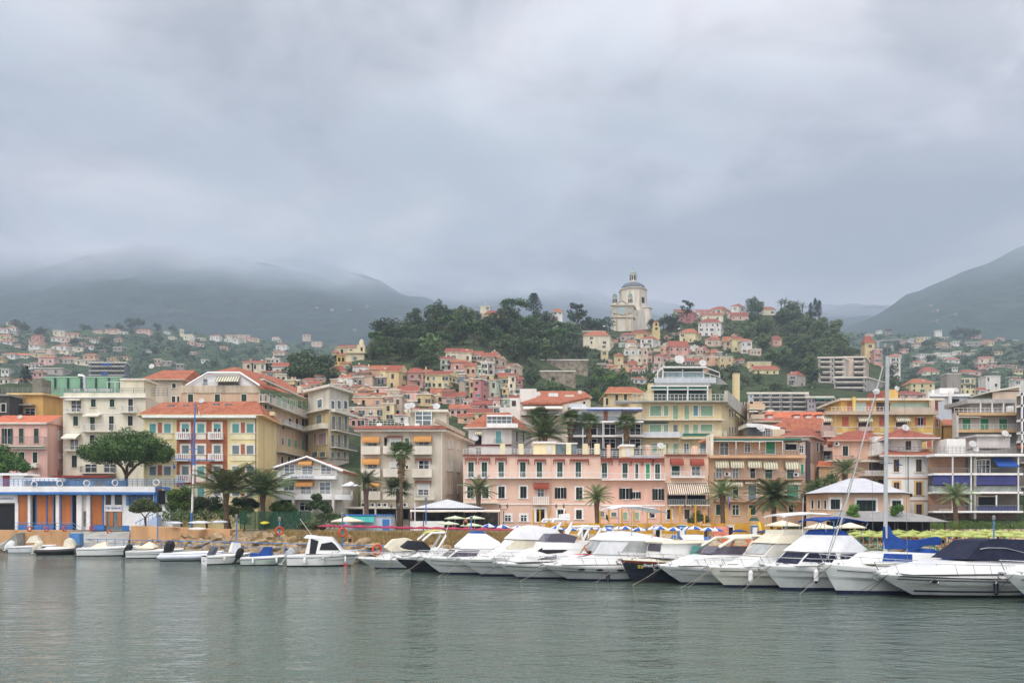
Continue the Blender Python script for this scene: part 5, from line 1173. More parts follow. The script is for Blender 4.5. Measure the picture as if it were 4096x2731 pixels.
# ================================================================ THE OLD TOWN AND THE HILLSIDE HOUSES
YZ=dict(A=(1300,1340,5.227),B=(1700,1370,5.227),C=(2300,1250,5.227),D=(2700,1200,5.227),W=(0,1260,5.2275),E=(3600,1300,4.742),M=(2900,1050,2.613),L=(650,1400,2.851),N=(0,1200,1.8092),K=(1350,1500,2.851),S=(0,0,1))
CW=dict(c='#d8cdaf',y='#cbb07a',o='#cc9f7a',p='#d2aa9c',r='#b9706a',w='#d6d2c8',g='#adb9a2',t='#b8a58c',s='#a69c90',b='#c9b098',l='#d3c491',k='#8f867a',h='#c48f7e',m='#b8c4ae')
def house(key,x0,x1,yt,yb,wall,roof,ya,x2,nc,nr,label,T=TOWN,group='houses of the old hill town',rm=None,dark=None,name=None,dp=None,dd=None,bal=0):
 z=YZ[key];fx,fy=zm(*z)
 ex=(x1-x0)*.05 if key!='S' else 0;x0-=ex;x1+=ex;p0,p1=fx(x0),fx(x1);D=depth_at(T,(p0+p1)/2,fy(yb))if dd is None else dd
 w=(p1-p0)/F*D
 dp=dp or min(max(w*0.9,5.0),16.0)
 wm_=plaster(CW[wall],0.12)
 if x2:
  p2=fx(x2)
  if p2>p1:plan=[(p0,D),(p1,D),(p2,D+dp),(p0+(p2-p1)*0.8,D+dp*1.05)]
  else:
   plan=[(p0,D),(p1,D),(p1+(p2-p0)*0.9,D+dp*1.0),(p2,D+dp)]
 else:
  X0,X1=X_(p0,D),X_(p1,D);Db=D+dp
  plan=[(p0,D),(p1,D),(CX+X1/Db*F,Db),(CX+X0/Db*F,Db)]
 zb=Z_(fy(yb),D)-7
 nm=name or{'c':'cream','y':'yellow','o':'orange','p':'pink','r':'red','w':'white','g':'green','t':'tan','s':'grey','b':'beige','l':'pale_yellow','k':'stone','h':'rose','m':'pale_green'}[wall]+'_house'
 b=Bld(nm,label,plan,fy(yt),zb,wm_,cat='house',group=group)
 if group is None:del b.root['label']
 rmat=rm or[ROOF1,ROOF2,ROOF2,ROOF4][R.randrange(4)]
 ov=0.45 if w>5 else 0.3
 if roof=='f':
  b.flatroof(0.25,0.3,TRIM)
  if R.random()<0.6:b.posts('roof_railing',p0,p1,fy(yt)-1.0/D*F,fy(yt)-0.2,0.1,6,RAILG,(0.5,1.0),0.06)
 else:
  kind={'x':'x','g':'x','y':'y','p':'p'}[roof];hp={'x':0.28,'g':0.0,'y':0.0,'p':0}[roof]
  Dm=sum(q[1]for q in b.plan)/4
  b.hip(min(fy(ya),fy(yt)-3),kind,hp,ov,rmat,Dref=Dm)
 H=b.z1-Z_(fy(yb),D)
 def wins(f,L_,n,rows):
  s0=b.f;b.f=f
  for r in range(rows):
   fh=H/rows;zc=b.z1-fh*(r+0.5)-0.05
   for c in range(n):
    if R.random()<0.08:continue
    u=L_*(c+0.5)/n+R.uniform(-0.15,0.15)*L_/n;ww=min(0.95,L_/n*0.5)*R.uniform(0.8,1.05);hh=min(1.65,fh*0.62)*R.uniform(0.75,1.1)
    mb=MB();M=dark or[SHD,SHG,SHD,SHB,DARK,SHGR][R.randrange(6)]
    fbox(mb,f,u-ww/2,u+ww/2,zc-hh/2,zc+hh/2,0.01,0.07,M)
    fbox(mb,f,u-ww/2-0.12,u+ww/2+0.12,zc-hh/2-0.12,zc-hh/2,0.0,0.16,TRIM)
    fbox(mb,f,u-ww/2-0.12,u+ww/2+0.12,zc+hh/2,zc+hh/2+0.1,0.0,0.09,TRIM)
    if R.random()<0.35:
     fbox(mb,f,u-ww,u-ww/2,zc-hh/2,zc+hh/2,0.04,0.1,M);fbox(mb,f,u+ww/2,u+ww,zc-hh/2,zc+hh/2,0.04,0.1,M)
     fbox(mb,f,u-ww*.4,u+ww*.4,zc-hh/2+.1,zc+hh/2-.1,0.07,0.09,GLASSB)
    b.part('window',mb)
  if bal or(rows>1 and R.random()<0.25):
   zz=b.z1-H/rows*(0.98);mb=MB();fbox(mb,f,L_*0.15,L_*0.8,zz-0.15,zz,0,1.0,TRIM);o=b.part('balcony',mb)
   mb=MB();b.rail(mb,L_*0.15,L_*0.8,zz,zz+0.95,1.0,RAILG,'bars');mb.build('railing',o)
  b.f=s0
 wins(b.faces[0],b.faces[0].L,nc,nr)
 if x2 and fx(x2)>p1:wins(b.faces[1],b.faces[1].L,max(1,nc-1),nr)
 elif x2:wins(b.faces[3],b.faces[3].L,max(1,nc-1),nr)
 r_=R.random()
 if r_<0.4:
  mb=MB();c=b.plan[0];e=b.plan[2];t=R.uniform(0.3,0.7);x=c[0]+(e[0]-c[0])*t;y=c[1]+(e[1]-c[1])*0.45;zt=b.z1+(0 if roof=='f' else 0.6)
  mb.box(x-0.3,y-0.3,zt,x+0.3,y+0.3,zt+1.5,b.wm);mb.box(x-0.4,y-0.4,zt+1.5,x+0.4,y+0.4,zt+1.62,ROOF4);b.part('chimney',mb)
 elif r_<0.55:
  b.dish((p0+p1)/2,fy(yt)-1.2/D*F,0.6,1.5)if b.fx(5)==5 else None
 return b
HOUSES=[('A',75,405,770,955,'c','x',650,0,3,1,'cream house with an orange roof at the left end below the chapel'),('A',590,840,665,800,'w','x',630,965,1,1,'white house with a blue shutter and red roof right below the chapel front'),('A',300,560,900,1110,'w','x',835,0,1,1,'white house under a ragged red roof, below the leftmost cream house'),('A',600,795,880,1090,'s','f',0,0,2,1,'grey house with an open loggia under the white house with a blue shutter'),('A',800,985,860,1100,'b','g',835,0,1,1,'beige house with one arched white framed window, left of the rusty roof terrace'),('A',130,440,1040,1180,'s','f',0,0,3,1,'grey rubble walled house at the foot of the leftmost row'),('A',985,1260,885,1050,'k','f',0,0,1,1,'low stone wing under the terrace with a blue parasol'),('A',975,1300,720,900,'o','g',640,0,2,1,'orange house with a long lean to roof above the grey stone wing'),('A',1160,1300,760,980,'l','g',715,0,1,1,'narrow pale yellow house squeezed left of the tall mustard house'),('A',1300,1530,765,1140,'y','g',640,1735,1,2,'tall mustard yellow house with a roof loggia in the middle of the old town'),('A',1735,2040,790,1090,'h','x',700,2115,2,2,'salmon house with a red roof right of the tall mustard house'),('A',975,1300,1095,1260,'p','f',0,0,1,1,'salmon pink flat roofed house below the blue parasol'),('A',610,1000,1165,1230,'y','y',1120,0,1,1,'ochre gable barely showing above two joined red roofs'),('A',500,880,1265,1340,'c','g',1220,0,2,1,'left one of two low yellow houses sharing a red roof line'),('A',885,1225,1265,1360,'l','g',1215,0,2,1,'right one of two low yellow houses, with two white shuttered windows'),('A',1225,1470,1290,1440,'s','f',0,0,1,1,'grey patched flat roofed house right of the two low yellow ones'),('A',1300,1560,1150,1400,'t','f',0,0,1,1,'plain tan flat roofed house left of the pink veranda house'),('A',1540,1910,1180,1390,'p','g',1070,0,1,1,'pink house with a wide dark veranda and orange red roof'),('A',1590,1900,1390,1500,'s','f',0,0,2,1,'grey ground floor with glazed doors under the pink veranda house'),('A',1915,2200,1245,1500,'y','f',0,2300,2,1,'yellow flat roofed house with hanging laundry right of the pink veranda house'),('K',130,500,255,370,'o','f',0,0,3,1,'long peach house with a covered loggia above the cream one with grey balconies'),('K',130,505,375,480,'b','f',0,0,4,1,'long beige house with a row of square windows behind the beige hotel'),('K',518,640,330,520,'l','f',0,0,1,2,'narrow yellow house with a cream parasol on its terrace, left of the hotel penthouse'),('K',130,305,490,600,'h','f',0,0,2,1,'low rose house beside the cream corner house'),('K',640,730,240,500,'t','f',0,0,1,2,'narrow tan house with one door high above the hotel roof'),('K',655,800,460,560,'w','g',445,0,1,1,'small white house just behind the hotel roof terrace'),('B',25,470,680,950,'l','g',600,720,4,2,'long pale yellow house with two rows of green shutters, biggest of the old town'),('B',715,835,665,1050,'t','f',0,0,1,2,'tan end of the long pale yellow house'),('B',835,930,800,1190,'k','f',0,0,1,3,'narrow bare stone house left of the yellow and red tower houses'),('B',930,1010,760,1215,'y','f',0,0,1,2,'narrow yellow house joined to the left of the tall red one'),('B',1010,1160,770,1300,'r','f',0,1345,1,4,'tall red tower house with a small balcony'),('B',1345,1480,790,1190,'g','g',770,1615,1,2,'tall pale green house right of the red tower house'),('B',1615,1740,960,1170,'y','f',0,0,1,2,'yellow house with an enclosed balcony right of the pale green one'),('B',1740,1890,700,1100,'c','g',650,0,1,3,'cream house with stacked balconies left of the mauve house'),('B',1890,2035,770,1000,'r','g',730,0,1,2,'mauve red narrow house at the right end of the old town, below the tan one'),('B',1545,1740,730,890,'y','g',640,0,2,1,'yellow house with washing on its terrace below the brown roofed row'),('B',1700,1790,470,700,'b','g',440,2035,1,1,'tan house with a broad red roof at the right end of the old town'),('B',1460,1545,330,640,'b','g',290,1700,1,2,'tall beige house with a green window at the right of the top row'),('B',1200,1450,300,640,'t','g',225,0,2,3,'tall tan house in the top row with white glazed balconies'),('B',965,1200,250,400,'b','g',185,0,2,1,'tan house with a curved cornice in the top row, right of the cream gable house'),('B',780,965,220,420,'c','g',140,0,1,1,'cream gable house with a white roof turret at the very top of the old town'),('B',450,780,200,400,'c','g',125,0,3,1,'cream house with three small double windows at the top left of the cluster'),('B',330,560,355,580,'m','g',300,0,2,2,'pale green house with a sloping red roof at the left edge of the cluster'),('B',560,840,410,620,'h','g',370,0,1,1,'salmon house with a cracked wall below the cream houses of the top row'),('B',840,1050,490,700,'o','g',430,0,2,1,'orange house with two dark windows right of the cracked salmon one'),('B',1030,1170,500,690,'m','f',0,0,2,1,'pale green house with a grey awning between orange and grey ones'),('B',1180,1310,420,680,'w','f',0,0,1,2,'white glazed balcony house in the centre of the cluster'),('B',1320,1450,430,690,'s','f',0,0,1,2,'grey rendered house right of the white glazed balconies'),('B',1160,1420,680,790,'l','f',0,0,1,1,'low yellow terrace house behind the top of the red tower house'),('B',420,830,600,680,'k','f',0,0,0,1,'low ruined stone wall house above the long pale yellow one'),('B',620,830,1130,1280,'s','g',1040,0,2,1,'grey veranda house with a red roof below the long pale yellow one'),('B',380,620,1150,1290,'p','g',1040,0,1,1,'pink house with a wide brown roof below the long pale yellow one'),('B',210,385,1110,1260,'y','f',0,0,1,1,'yellow house with a white terrace blind left of the pink one with brown roof'),('B',130,340,1075,1130,'t','g',960,0,1,1,'tan house with a bright orange roof above the yellow one with a white blind'),('B',800,990,1200,1350,'w','g',1180,0,2,1,'white house with a maroon awning left of the bright red cottage'),('B',970,1345,1290,1390,'r','g',1225,0,3,1,'bright red cottage at the foot of the red tower house'),('B',920,1370,1480,1600,'l','g',1385,0,3,1,'cream cottage under a large bright orange roof, below the red cottage'),('B',540,900,1390,1520,'p','g',1300,0,3,1,'pink house with a white blind and orange roof behind the hotel penthouse'),('B',1340,1560,1340,1480,'w','f',0,0,2,1,'white terrace house with striped blinds right of the bright red cottage'),('B',1345,1760,1190,1300,'g','f',0,0,3,1,'grey green veranda under the pale green house'),('B',700,990,1560,1650,'o','g',1490,0,1,1,'peach cottage with an orange roof just above the white red roofed house'),('B',1790,2000,1170,1330,'c','g',1110,0,1,1,'cream house with a purple brown shutter left of the white stepped house'),('B',1745,1990,1080,1170,'s','f',0,0,1,1,'dark grey low house above the one with a purple brown shutter'),('L',920,1030,140,230,'b','g',122,0,1,1,'beige house with a flat red roof left above the long tan block'),('L',1030,1240,150,230,'c','g',125,0,3,1,'cream house with paired narrow windows over the long tan block'),('L',1185,1330,100,150,'w','f',0,0,3,1,'white flat roofed house topmost over the long tan block'),('L',1260,1430,190,290,'w','g',150,0,2,1,'white house with a dark loggia left of the big dark tree'),('L',1140,1350,250,330,'t','g',238,0,1,1,'tan house with a faded red roof behind the chimney of the long block'),('L',1400,1560,345,420,'s','f',0,0,2,1,'grey flat roofed house at the foot of the big dark tree'),('L',1640,1760,395,470,'t','g',365,0,1,1,'tan house with an orange roof right below the big dark tree'),('L',1730,1960,450,520,'s','g',425,0,2,1,'grey house with plants on its terrace above the cream corner house'),('L',1560,1660,430,480,'w','g',400,0,1,1,'small white house above the corner of the cream corner house'),]
for h in HOUSES:house(*h)
CHURCHHILL=[('C',195,700,490,760,'c','x',395,810,2,3,'cream villa with a broad red roof at the left, below the church'),('C',960,1250,470,610,'s','x',430,0,2,1,'grey house with white paired windows directly below the church'),('C',1200,1560,430,550,'y','x',365,0,2,1,'yellow house with red roof at the foot of the church, left of the bell turret'),('C',1560,1770,450,580,'c','p',380,0,2,1,'cream house beneath the little bell turret'),('C',1380,1620,555,740,'w','x',505,1785,2,2,'tall white house with a red roof in the middle below the church'),('C',1060,1240,640,760,'w','x',600,1380,1,1,'white house with a single dark window left of the tall white one'),('C',1050,1420,770,900,'w','f',0,0,3,1,'white terrace house with a curved balcony'),('C',1150,1420,905,1090,'c','f',0,1515,2,1,'cream house on the slope under the curved balcony'),('C',1420,1510,740,1100,'b','f',0,0,1,2,'narrow beige house right of the curved balcony'),('C',825,1000,905,1075,'y','p',840,1045,1,1,'small mustard tower house with a pyramid roof'),('C',840,1080,1080,1180,'y','f',0,0,1,1,'yellow wing under the mustard tower house'),('C',1070,1250,1080,1250,'o','x',1010,1320,1,2,'orange house with a red roof right below the mustard tower house'),('C',1520,1610,815,1050,'h','f',0,0,1,2,'narrow rose house between the tall white one and the pink cottage'),('C',1800,2000,700,860,'o','f',0,0,3,1,'orange house with a balustraded roof left of the big salmon one'),('C',2000,2352,710,960,'h','g',600,0,4,2,'big salmon house with a long orange roof and rows of shutters'),('C',1660,1820,910,1045,'p','p',855,1960,1,1,'pink cottage with an orange side and a red pyramid roof'),('C',1660,1860,1050,1160,'b','f',0,0,2,1,'beige ground floor below the pink cottage'),('C',560,690,800,1000,'l','f',0,0,1,2,'yellow house with curved white balconies at the edge of the trees'),('C',920,1050,640,740,'g','f',0,0,1,1,'small olive house left of the white one with a single window'),('C',480,640,1070,1160,'s','f',0,0,2,1,'grey cottage among trees left of the mustard tower house'),('C',1240,1580,1395,1480,'w','g',1360,0,3,1,'white cottage left of the tall yellow block penthouse'),('D',20,300,240,300,'m','g',200,0,2,1,'pale blue green house on the ridge left of the pink villa'),('D',95,320,260,470,'r','x',200,470,2,2,'rose pink villa with dark windows on the ridge under the big pine'),('D',470,770,250,300,'w','g',205,0,1,1,'white gabled house with a red roof on the ridge'),('D',765,980,195,290,'b','x',140,1170,2,1,'peach villa with a brown hip roof on the ridge right of the white gable'),('D',580,990,320,450,'c','g',275,0,2,1,'cream house with a flat red roof in front of the peach villa'),('D',510,940,475,760,'w','x',395,1015,4,3,'tall white villa with three rows of windows on the hill'),('D',1110,1190,320,390,'b','f',0,0,1,1,'beige annex right of the peach villa'),('D',1200,1530,330,420,'p','g',265,0,3,1,'rose row of roofs right of the peach villa'),('D',1175,1330,130,230,'w','p',80,1490,1,1,'white villa with antenna mast highest on the ridge'),('D',1840,2090,195,320,'c','x',145,0,2,1,'cream cottage with a red roof left of the ridge palms'),('D',110,410,690,880,'l','x',605,550,2,2,'pale yellow villa with a red hip roof beside the street lamp'),('D',640,930,830,960,'b','x',775,1040,2,1,'beige house with a maroon roof below the tall white villa'),('D',1040,1200,870,1050,'b','g',770,0,1,2,'beige house with washing on its balconies in the terraced row'),('D',1200,1400,820,1090,'l','g',770,0,1,2,'yellow house with balconies in the middle of the terraced row'),('D',1400,1600,860,1130,'w','x',815,0,2,2,'pale house with a maroon window pair at the end of the terraced row'),('D',1580,1790,1030,1160,'b','f',0,0,3,1,'beige arcade house lowest right of the terraced row'),('D',330,470,960,1080,'w','f',0,0,1,1,'white cube beside the end of the big salmon house'),('D',470,580,1000,1160,'p','f',0,0,2,1,'pink flat roofed house right of the white cube'),('D',340,600,1160,1250,'t','f',0,0,2,1,'tan house with a rusty flat roof above the low orange row'),('D',590,950,1190,1390,'o','f',0,0,2,2,'orange stepped house with an open terrace'),('D',750,930,1095,1180,'y','x',1030,0,1,1,'yellow house with a maroon roof behind the pillared terrace'),('D',950,1190,1190,1440,'y','f',0,0,2,2,'tall yellow house with white pillars on its roof terrace'),('D',1190,1270,1280,1400,'l','g',1240,0,1,1,'small yellow wing right of the one with white pillars'),('D',150,490,1280,1360,'b','g',1225,0,4,1,'long beige house with a red roof behind the large satellite dish'),('D',2040,2220,820,960,'h','x',750,0,1,1,'salmon cottage alone among the trees on the right slope'),('D',1540,1990,1300,1440,'l','f',0,0,2,1,'flat roofed pale yellow house behind the yellow gable one'),('D',1690,2150,1460,1560,'l','g',1380,0,3,1,'bright yellow house with a red gable roof below the woods'),]
for h in CHURCHHILL:house(*h,group='houses on the church hill')
RIGHTH=[('M',655,740,1175,1290,'s','x',1140,840,1,2,'plain grey white house among trees left of the big grey apartment slab'),('M',1465,1560,840,1035,'y','x',770,0,1,3,'tall ochre tower block on the far right slope'),('M',1565,1640,910,1045,'h','f',0,0,2,3,'salmon block right beside the ochre tower block'),('M',1730,1829,985,1100,'w','x',965,0,2,2,'white house with red roof right of the mast top'),('E',235,640,1100,1290,'l','x',1025,0,3,2,'pale yellow villa with an orange pyramid roof behind the mustard house'),('E',450,730,885,940,'c','x',800,0,3,1,'cream villa with a pale green roof on the right slope'),('E',20,480,1320,1380,'p','x',1255,0,2,1,'low house under a faded rose roof beside the yellow villa'),('E',1150,1420,1015,1310,'l','f',0,0,3,3,'cream block with three columns of windows on the right'),('E',905,1145,930,1300,'k','f',0,0,0,1,'windowless concrete grey block joined to the cream block'),('E',1640,1890,970,1300,'w','f',0,0,2,3,'narrow pale block with slit windows at the right'),('E',1500,1640,1240,1320,'w','g',1190,0,1,1,'small white house with a red roof left of the slit windowed block'),('E',2190,2352,1035,1130,'w','g',1010,0,3,1,'white house with a row of dark windows at the right edge'),('E',1200,1520,890,950,'p','x',850,0,2,1,'house with three stepped rose roofs above the cream block'),]
for h in RIGHTH:house(*h,group='houses on the right slope',dd=depth_at(EAST,zm(*YZ[h[0]])[0]((h[1]+h[2])/2),zm(*YZ[h[0]])[1](h[4]))if h[0]=='E' and h[4]<1100 else None)
def filler(x0,x1,y0,y1,n,T,group,lab):
 r=random.Random(77+int(x0));k=0
 while k<n:
  px=r.uniform(x0,x1);yb=r.uniform(y0,y1);w=r.uniform(24,44)*(300.0/depth_at(T,px,yb));h=r.uniform(26,46)*(300.0/depth_at(T,px,yb));c=r.choice('ssktbkctclpoyw')
  house('S',px-w/2,px+w/2,yb-h,yb,c,r.choice('ggxf'),yb-h-6,0,r.choice((1,2)),1,lab[c],group=group,T=T,dd=depth_at(T,px,yb)+9,name='old_house');k+=1
LB_=dict(s='grey weathered house wedged between the brighter ones',k='rough stone coloured house wedged between the brighter ones',t='tan weathered house wedged between the brighter ones',b='beige weathered house wedged between the brighter ones',c='cream weathered house wedged between the brighter ones',l='pale yellow little house among the packed old ones',p='pale pink little house among the packed old ones',o='peach little house among the packed old ones',y='yellow little house among the packed old ones',w='white little house among the packed old ones')
filler(1330,1760,1500,1710,50,TOWN,'weathered houses packed between the painted ones',LB_)
filler(1790,2070,1440,1690,26,TOWN,'weathered houses packed between the painted ones',LB_)
filler(2400,2980,1350,1510,56,TOWN,'weathered houses packed between the painted ones',LB_)
filler(960,1400,1480,1570,12,TOWN,'weathered houses packed between the painted ones',LB_)
def far_villa(px,py,w,h,wall,rmat,T,label,group,nwin=2):
 """px, py: middle of the foot in photo pixels; w, h in photo pixels"""
 D=depth_at(T,px,py);W=w/F*D;H=h/F*D
 t=thing('villa',label,'house',(X_(px,D),D,Z_(py,D)),R.uniform(-0.25,0.25),group)
 mb=MB();dp=max(W*0.6,7);mb.box(-W/2,0,-6,W/2,dp,H,plaster(CW[wall],0.1));mb.build('wall',t,world=False)
 mb=MB()
 if rmat is None:mb.box(-W/2-.5,-.6,H+.003,W/2+.5,dp+.5,H+.5,TRIM)
 else:roofsolid(mb,[Vector((-W/2,0)),Vector((W/2,0)),Vector((W/2,dp)),Vector((-W/2,dp))],H+.2,min(W,14)*0.17,0.7,'x',0.2,rmat,TRIM)
 mb.build('roof',t,world=False)
 for i in range(nwin):
  x=-W/2+W*(i+0.5)/nwin;mb=MB();ww=min(1.3,W/nwin*.4);hh=min(2.0,H*0.45);mb.box(x-ww/2,-0.1,H*.55-hh/2,x+ww/2,0.02,H*.55+hh/2,SHD);mb.build('window',t,world=False)
 return t
WV_=[(40,1305,34,16,'c',ROOF2,'villa highest at the left edge'),(10,1332,40,16,'w',ROOF1,'white villa cut by the left edge under the highest one'),(45,1325,40,14,'w',ROOF1,'villa with a long orange roof below the highest left one'),(20,1362,44,20,'l',ROOF1,'pale yellow villa at the left edge with an orange roof'),(20,1378,50,12,'w',ROOF1,'white villa with a slanting orange roof at the left edge'),(142,1366,40,22,'h',ROOF2,'rose villa with a stepped brown roof'),(140,1378,50,10,'c',ROOF1,'cream terrace villa under the stepped rose one'),(235,1345,44,22,'c',None,'cream villa with a round arch on the hilltop'),(225,1368,40,18,'w',ROOF2,'white villa with a red roof left of the mauve one'),(262,1372,34,22,'p',None,'mauve flat roofed villa on the hillside'),(290,1350,46,14,'b',ROOF1,'beige villa with a wide roof right of the mauve one'),(135,1392,46,12,'w',ROOF1,'white villa with a small orange roof above the long terraces'),(235,1402,64,18,'w',ROOF2,'white villa with a dark red roof and long arcade'),(300,1404,60,14,'c',None,'long cream arcade wing of the hillside'),(160,1412,110,14,'b',None,'long beige terraced block'),(240,1415,70,14,'c',None,'cream terraced block right of the long beige one'),(170,1430,90,14,'l',None,'yellow tinted terraced block below the long beige one'),(35,1435,50,18,'w',ROOF1,'white house with windows under a wide orange roof'),(85,1432,60,12,'w',ROOF3,'house under the brightest orange roof of the west slope'),(185,1462,62,32,'p',ROOF1,'bright pink villa in the middle of the west slope'),(140,1468,34,16,'w',ROOF1,'white cottage joined to the bright pink villa'),(5,1450,14,26,'y',ROOF3,'yellow sliver of a house at the left edge'),(105,1472,14,14,'o',None,'small orange hut above the dark cypress'),(275,1456,60,18,'s',None,'grey glazed block with a white eave'),(270,1445,60,12,'o',ROOF2,'tan house behind the grey glazed block'),(355,1440,52,20,'o',ROOF1,'peach house with an orange roof above the scaffolded block'),(330,1462,60,20,'c',None,'cream block with ledges left of the scaffolded one'),(195,1500,110,26,'s',None,'long grey roofed block behind the green hall'),(150,1512,40,24,'h',ROOF1,'salmon cottage with an orange roof behind the green hall'),(95,1548,70,26,'c',ROOF1,'cream cottage under an orange roof left of the green hall'),(20,1500,30,24,'w',None,'white billboard like block at the left edge'),(15,1540,40,26,'c',ROOF2,'cream house low at the left edge'),(388,1334,38,10,'c',ROOF1,'cream villa on the ridge with an orange roof'),(450,1333,60,14,'b',ROOF2,'long beige villa on the ridge right of the cream one'),(495,1338,30,10,'w',None,'white annex at the right end of the long ridge villa'),(573,1334,54,14,'p',ROOF1,'rose ridge villa under the round tree clump'),(665,1337,22,10,'w',None,'small white ridge villa right of the rose one'),(684,1357,26,10,'c',None,'cream cottage just below the ridge'),(726,1345,14,30,'c',ROOF2,'slender cream tower house on the ridge'),(752,1362,40,24,'c',None,'cream house with dark windows beside the slender tower'),(768,1374,18,26,'w',None,'tall white house right below the slender tower'),(805,1362,30,10,'b',None,'beige house dim among the trees, right of the tower'),(858,1363,40,20,'w',ROOF1,'white villa with a small tower, middle of the ridge'),(925,1370,60,14,'w',None,'long low white house'),(965,1372,36,10,'c',None,'cream wing right of the long low white house'),(995,1364,44,10,'p',ROOF2,'rose house right of the long low white one'),(975,1350,50,10,'b',None,'dim beige house above the rose one'),(1102,1362,28,12,'w',ROOF1,'white cottage far right on the ridge'),(1125,1398,46,18,'w',ROOF2,'white villa with an umbrella roof left of the dark tree'),(1115,1418,50,10,'b',ROOF2,'low beige house under the umbrella roofed villa'),(455,1450,18,24,'y',ROOF1,'small orange yellow tower alone on the slope'),(630,1455,24,18,'t',None,'tan ruin in the dark slope'),(665,1460,44,14,'k',None,'grey terrace wall house right of the ruin'),(470,1400,40,10,'k',None,'stone terrace house in the dark slope'),(720,1475,30,18,'k',None,'dim grey house low in the dark slope'),(370,1370,26,12,'w',ROOF1,'white cottage alone above the dark slope'),(1265,1385,40,18,'b',None,'dim tan house above the big dark tree'),]
for a in WV_:far_villa(*a[:6],WEST,a[6]+' on the west hillside' if len((a[6]+' on the west hillside').split())<17 else a[6],'villas on the west hillside')
EV_=[(3620,1370,24,8,'p',ROOF1,'rose roofed cottage leftmost on the east slope'),(3650,1372,16,16,'w',None,'small white house right of the rose roofed cottage'),(3681,1368,26,18,'y',None,'yellow house in the upper cluster'),(3710,1360,24,12,'w',ROOF1,'white house with red roof right of the yellow one'),(3672,1382,24,10,'p',ROOF2,'pink house just under the yellow one'),(3665,1392,20,8,'c',None,'cream hut lowest of the upper cluster'),(3775,1384,34,12,'l',ROOF1,'pale yellow round roofed villa'),(3825,1380,26,14,'w',None,'white broken terrace house'),(3905,1352,36,10,'p',ROOF1,'red roofed villa highest on the east slope'),(3958,1376,44,12,'p',ROOF1,'red roofed villa with a wide eave'),(3890,1380,60,10,'k',None,'grey terraces left of the wide eaved villa'),(3720,1426,86,8,'w',None,'long white greenhouse roof, left part'),(3785,1420,80,8,'w',None,'long white greenhouse roof, right part'),(3830,1418,26,12,'m',None,'grey green shed right of the greenhouses'),(3876,1422,42,8,'w',None,'white greenhouse alone right of the shed'),(3790,1436,60,8,'w',None,'low white greenhouse under the long ones'),(3695,1444,24,10,'w',None,'white hut under the left greenhouse'),(3678,1462,50,12,'c',ROOF2,'cream house with a dark roof below the hut'),(3815,1452,54,14,'w',ROOF1,'white house with a red gable in the middle'),(3820,1484,20,16,'w',ROOF1,'white cottage with a bright red roof'),(3944,1456,56,24,'b',ROOF2,'beige three storey villa with a wide roof'),(3930,1472,34,18,'h',None,'salmon wing at the left of the three storey villa'),(3982,1474,44,10,'w',ROOF1,'white house under a long red roof'),(4014,1474,24,14,'w',ROOF1,'white tower house with a small red pyramid roof'),(4040,1480,28,10,'w',ROOF2,'white annex right of the small tower'),(4075,1494,30,14,'l',ROOF1,'pale yellow house at the right edge'),(3590,1442,30,24,'w',ROOF1,'white house right of the salmon block'),(3520,1330,20,8,'w',None,'dim white house far up beside the mast'),(3480,1344,30,8,'b',None,'dim beige houses far up left of the mast'),(3555,1340,20,8,'p',ROOF1,'dim rose house right of the mast tip'),(3755,1330,24,8,'w',None,'dim white terrace on the mountain foot'),(3745,1245,16,8,'w',None,'tiny white house high on the mountain'),(3720,1225,18,7,'w',None,'tiny white house highest on the mountain'),(3740,1288,12,9,'p',None,'tiny pink house on the mountain foot'),(3815,1262,14,8,'c',None,'tiny cream house right on the mountain'),]
def far_mount(px,py,w,h,label,k,group):
 D,z=mount_hit(k,px,py)
 t=thing('farmhouse',label,'house',(X_(px,D),D,z),0,group)
 W=w/F*D;H=h/F*D;mb=MB();mb.box(-W/2,-8,-8,W/2,20,H,plaster('#74796f'));mb.build('wall',t,world=False)
 mb=MB();roofsolid(mb,[Vector((-W/2,-8)),Vector((W/2,-8)),Vector((W/2,20)),Vector((-W/2,20))],H+.2,3,1,'x',0.2,ROOF4,TRIM);mb.build('roof',t,world=False)
for a in EV_:
 if a[1]<1300:far_mount(a[0],a[1],a[2]*.6,a[3]*.5,a[6],2,'houses on the mountain foot')
 else:far_villa(*a[:6],EAST,(a[6]+' on the east slope').replace('on the east slope on the east slope','on the east slope'),'villas on the east slope')
for i,(px,py,w)in enumerate([(1270,1172,30),(1330,1180,26),(1400,1182,30),(1470,1165,22),(1230,1290,22),(1420,1260,18)]):
 far_mount(px,py+62,w*0.4,2.5,'tiny pale farmhouse on the hazy mountain slope behind the wooded hill',0,'farmhouses on the hazy mountain')
# ---- big blocks of the right slope
def slabblock(name,label,px0,px1,px2,y0,y1,D,wall,floors,cols,xcol):
 b=Bld(name,label,[(px0,D),(px1,D),(px2,D+14),(px0+20,D+16)],y0,Z_(y1,D)-10,plaster(wall,0.14),cat='apartment block')
 b.flatroof(0.5,0.6,TRIM);H=(y1-y0)/floors
 for k in range(floors):
  y=y0+H*(k+0.62)
  for(a,c)in cols:
   b.slab('balcony',a,y,c,y+H*0.34,0,1.3,plaster('#b5ada0'));b.slab('window',a+3,y-H*0.45,c-3,y,0.0,0.08,DARK)
  for x in xcol:b.slab('window',x-2,y-H*0.35,x+2,y+H*0.1,0,0.1,SHD)
 return b
b=slabblock('grey_apartment_slab','tall grey apartment slab with ranks of balconies on the right slope',3273,3375,3410,1432,1595,395,'#b3aa9d',8,[(3280,3322),(3336,3372)],[3329])
b.slab('blank_panel',3376,1428,3378,1590,0,0.1,plaster('#bba894'))
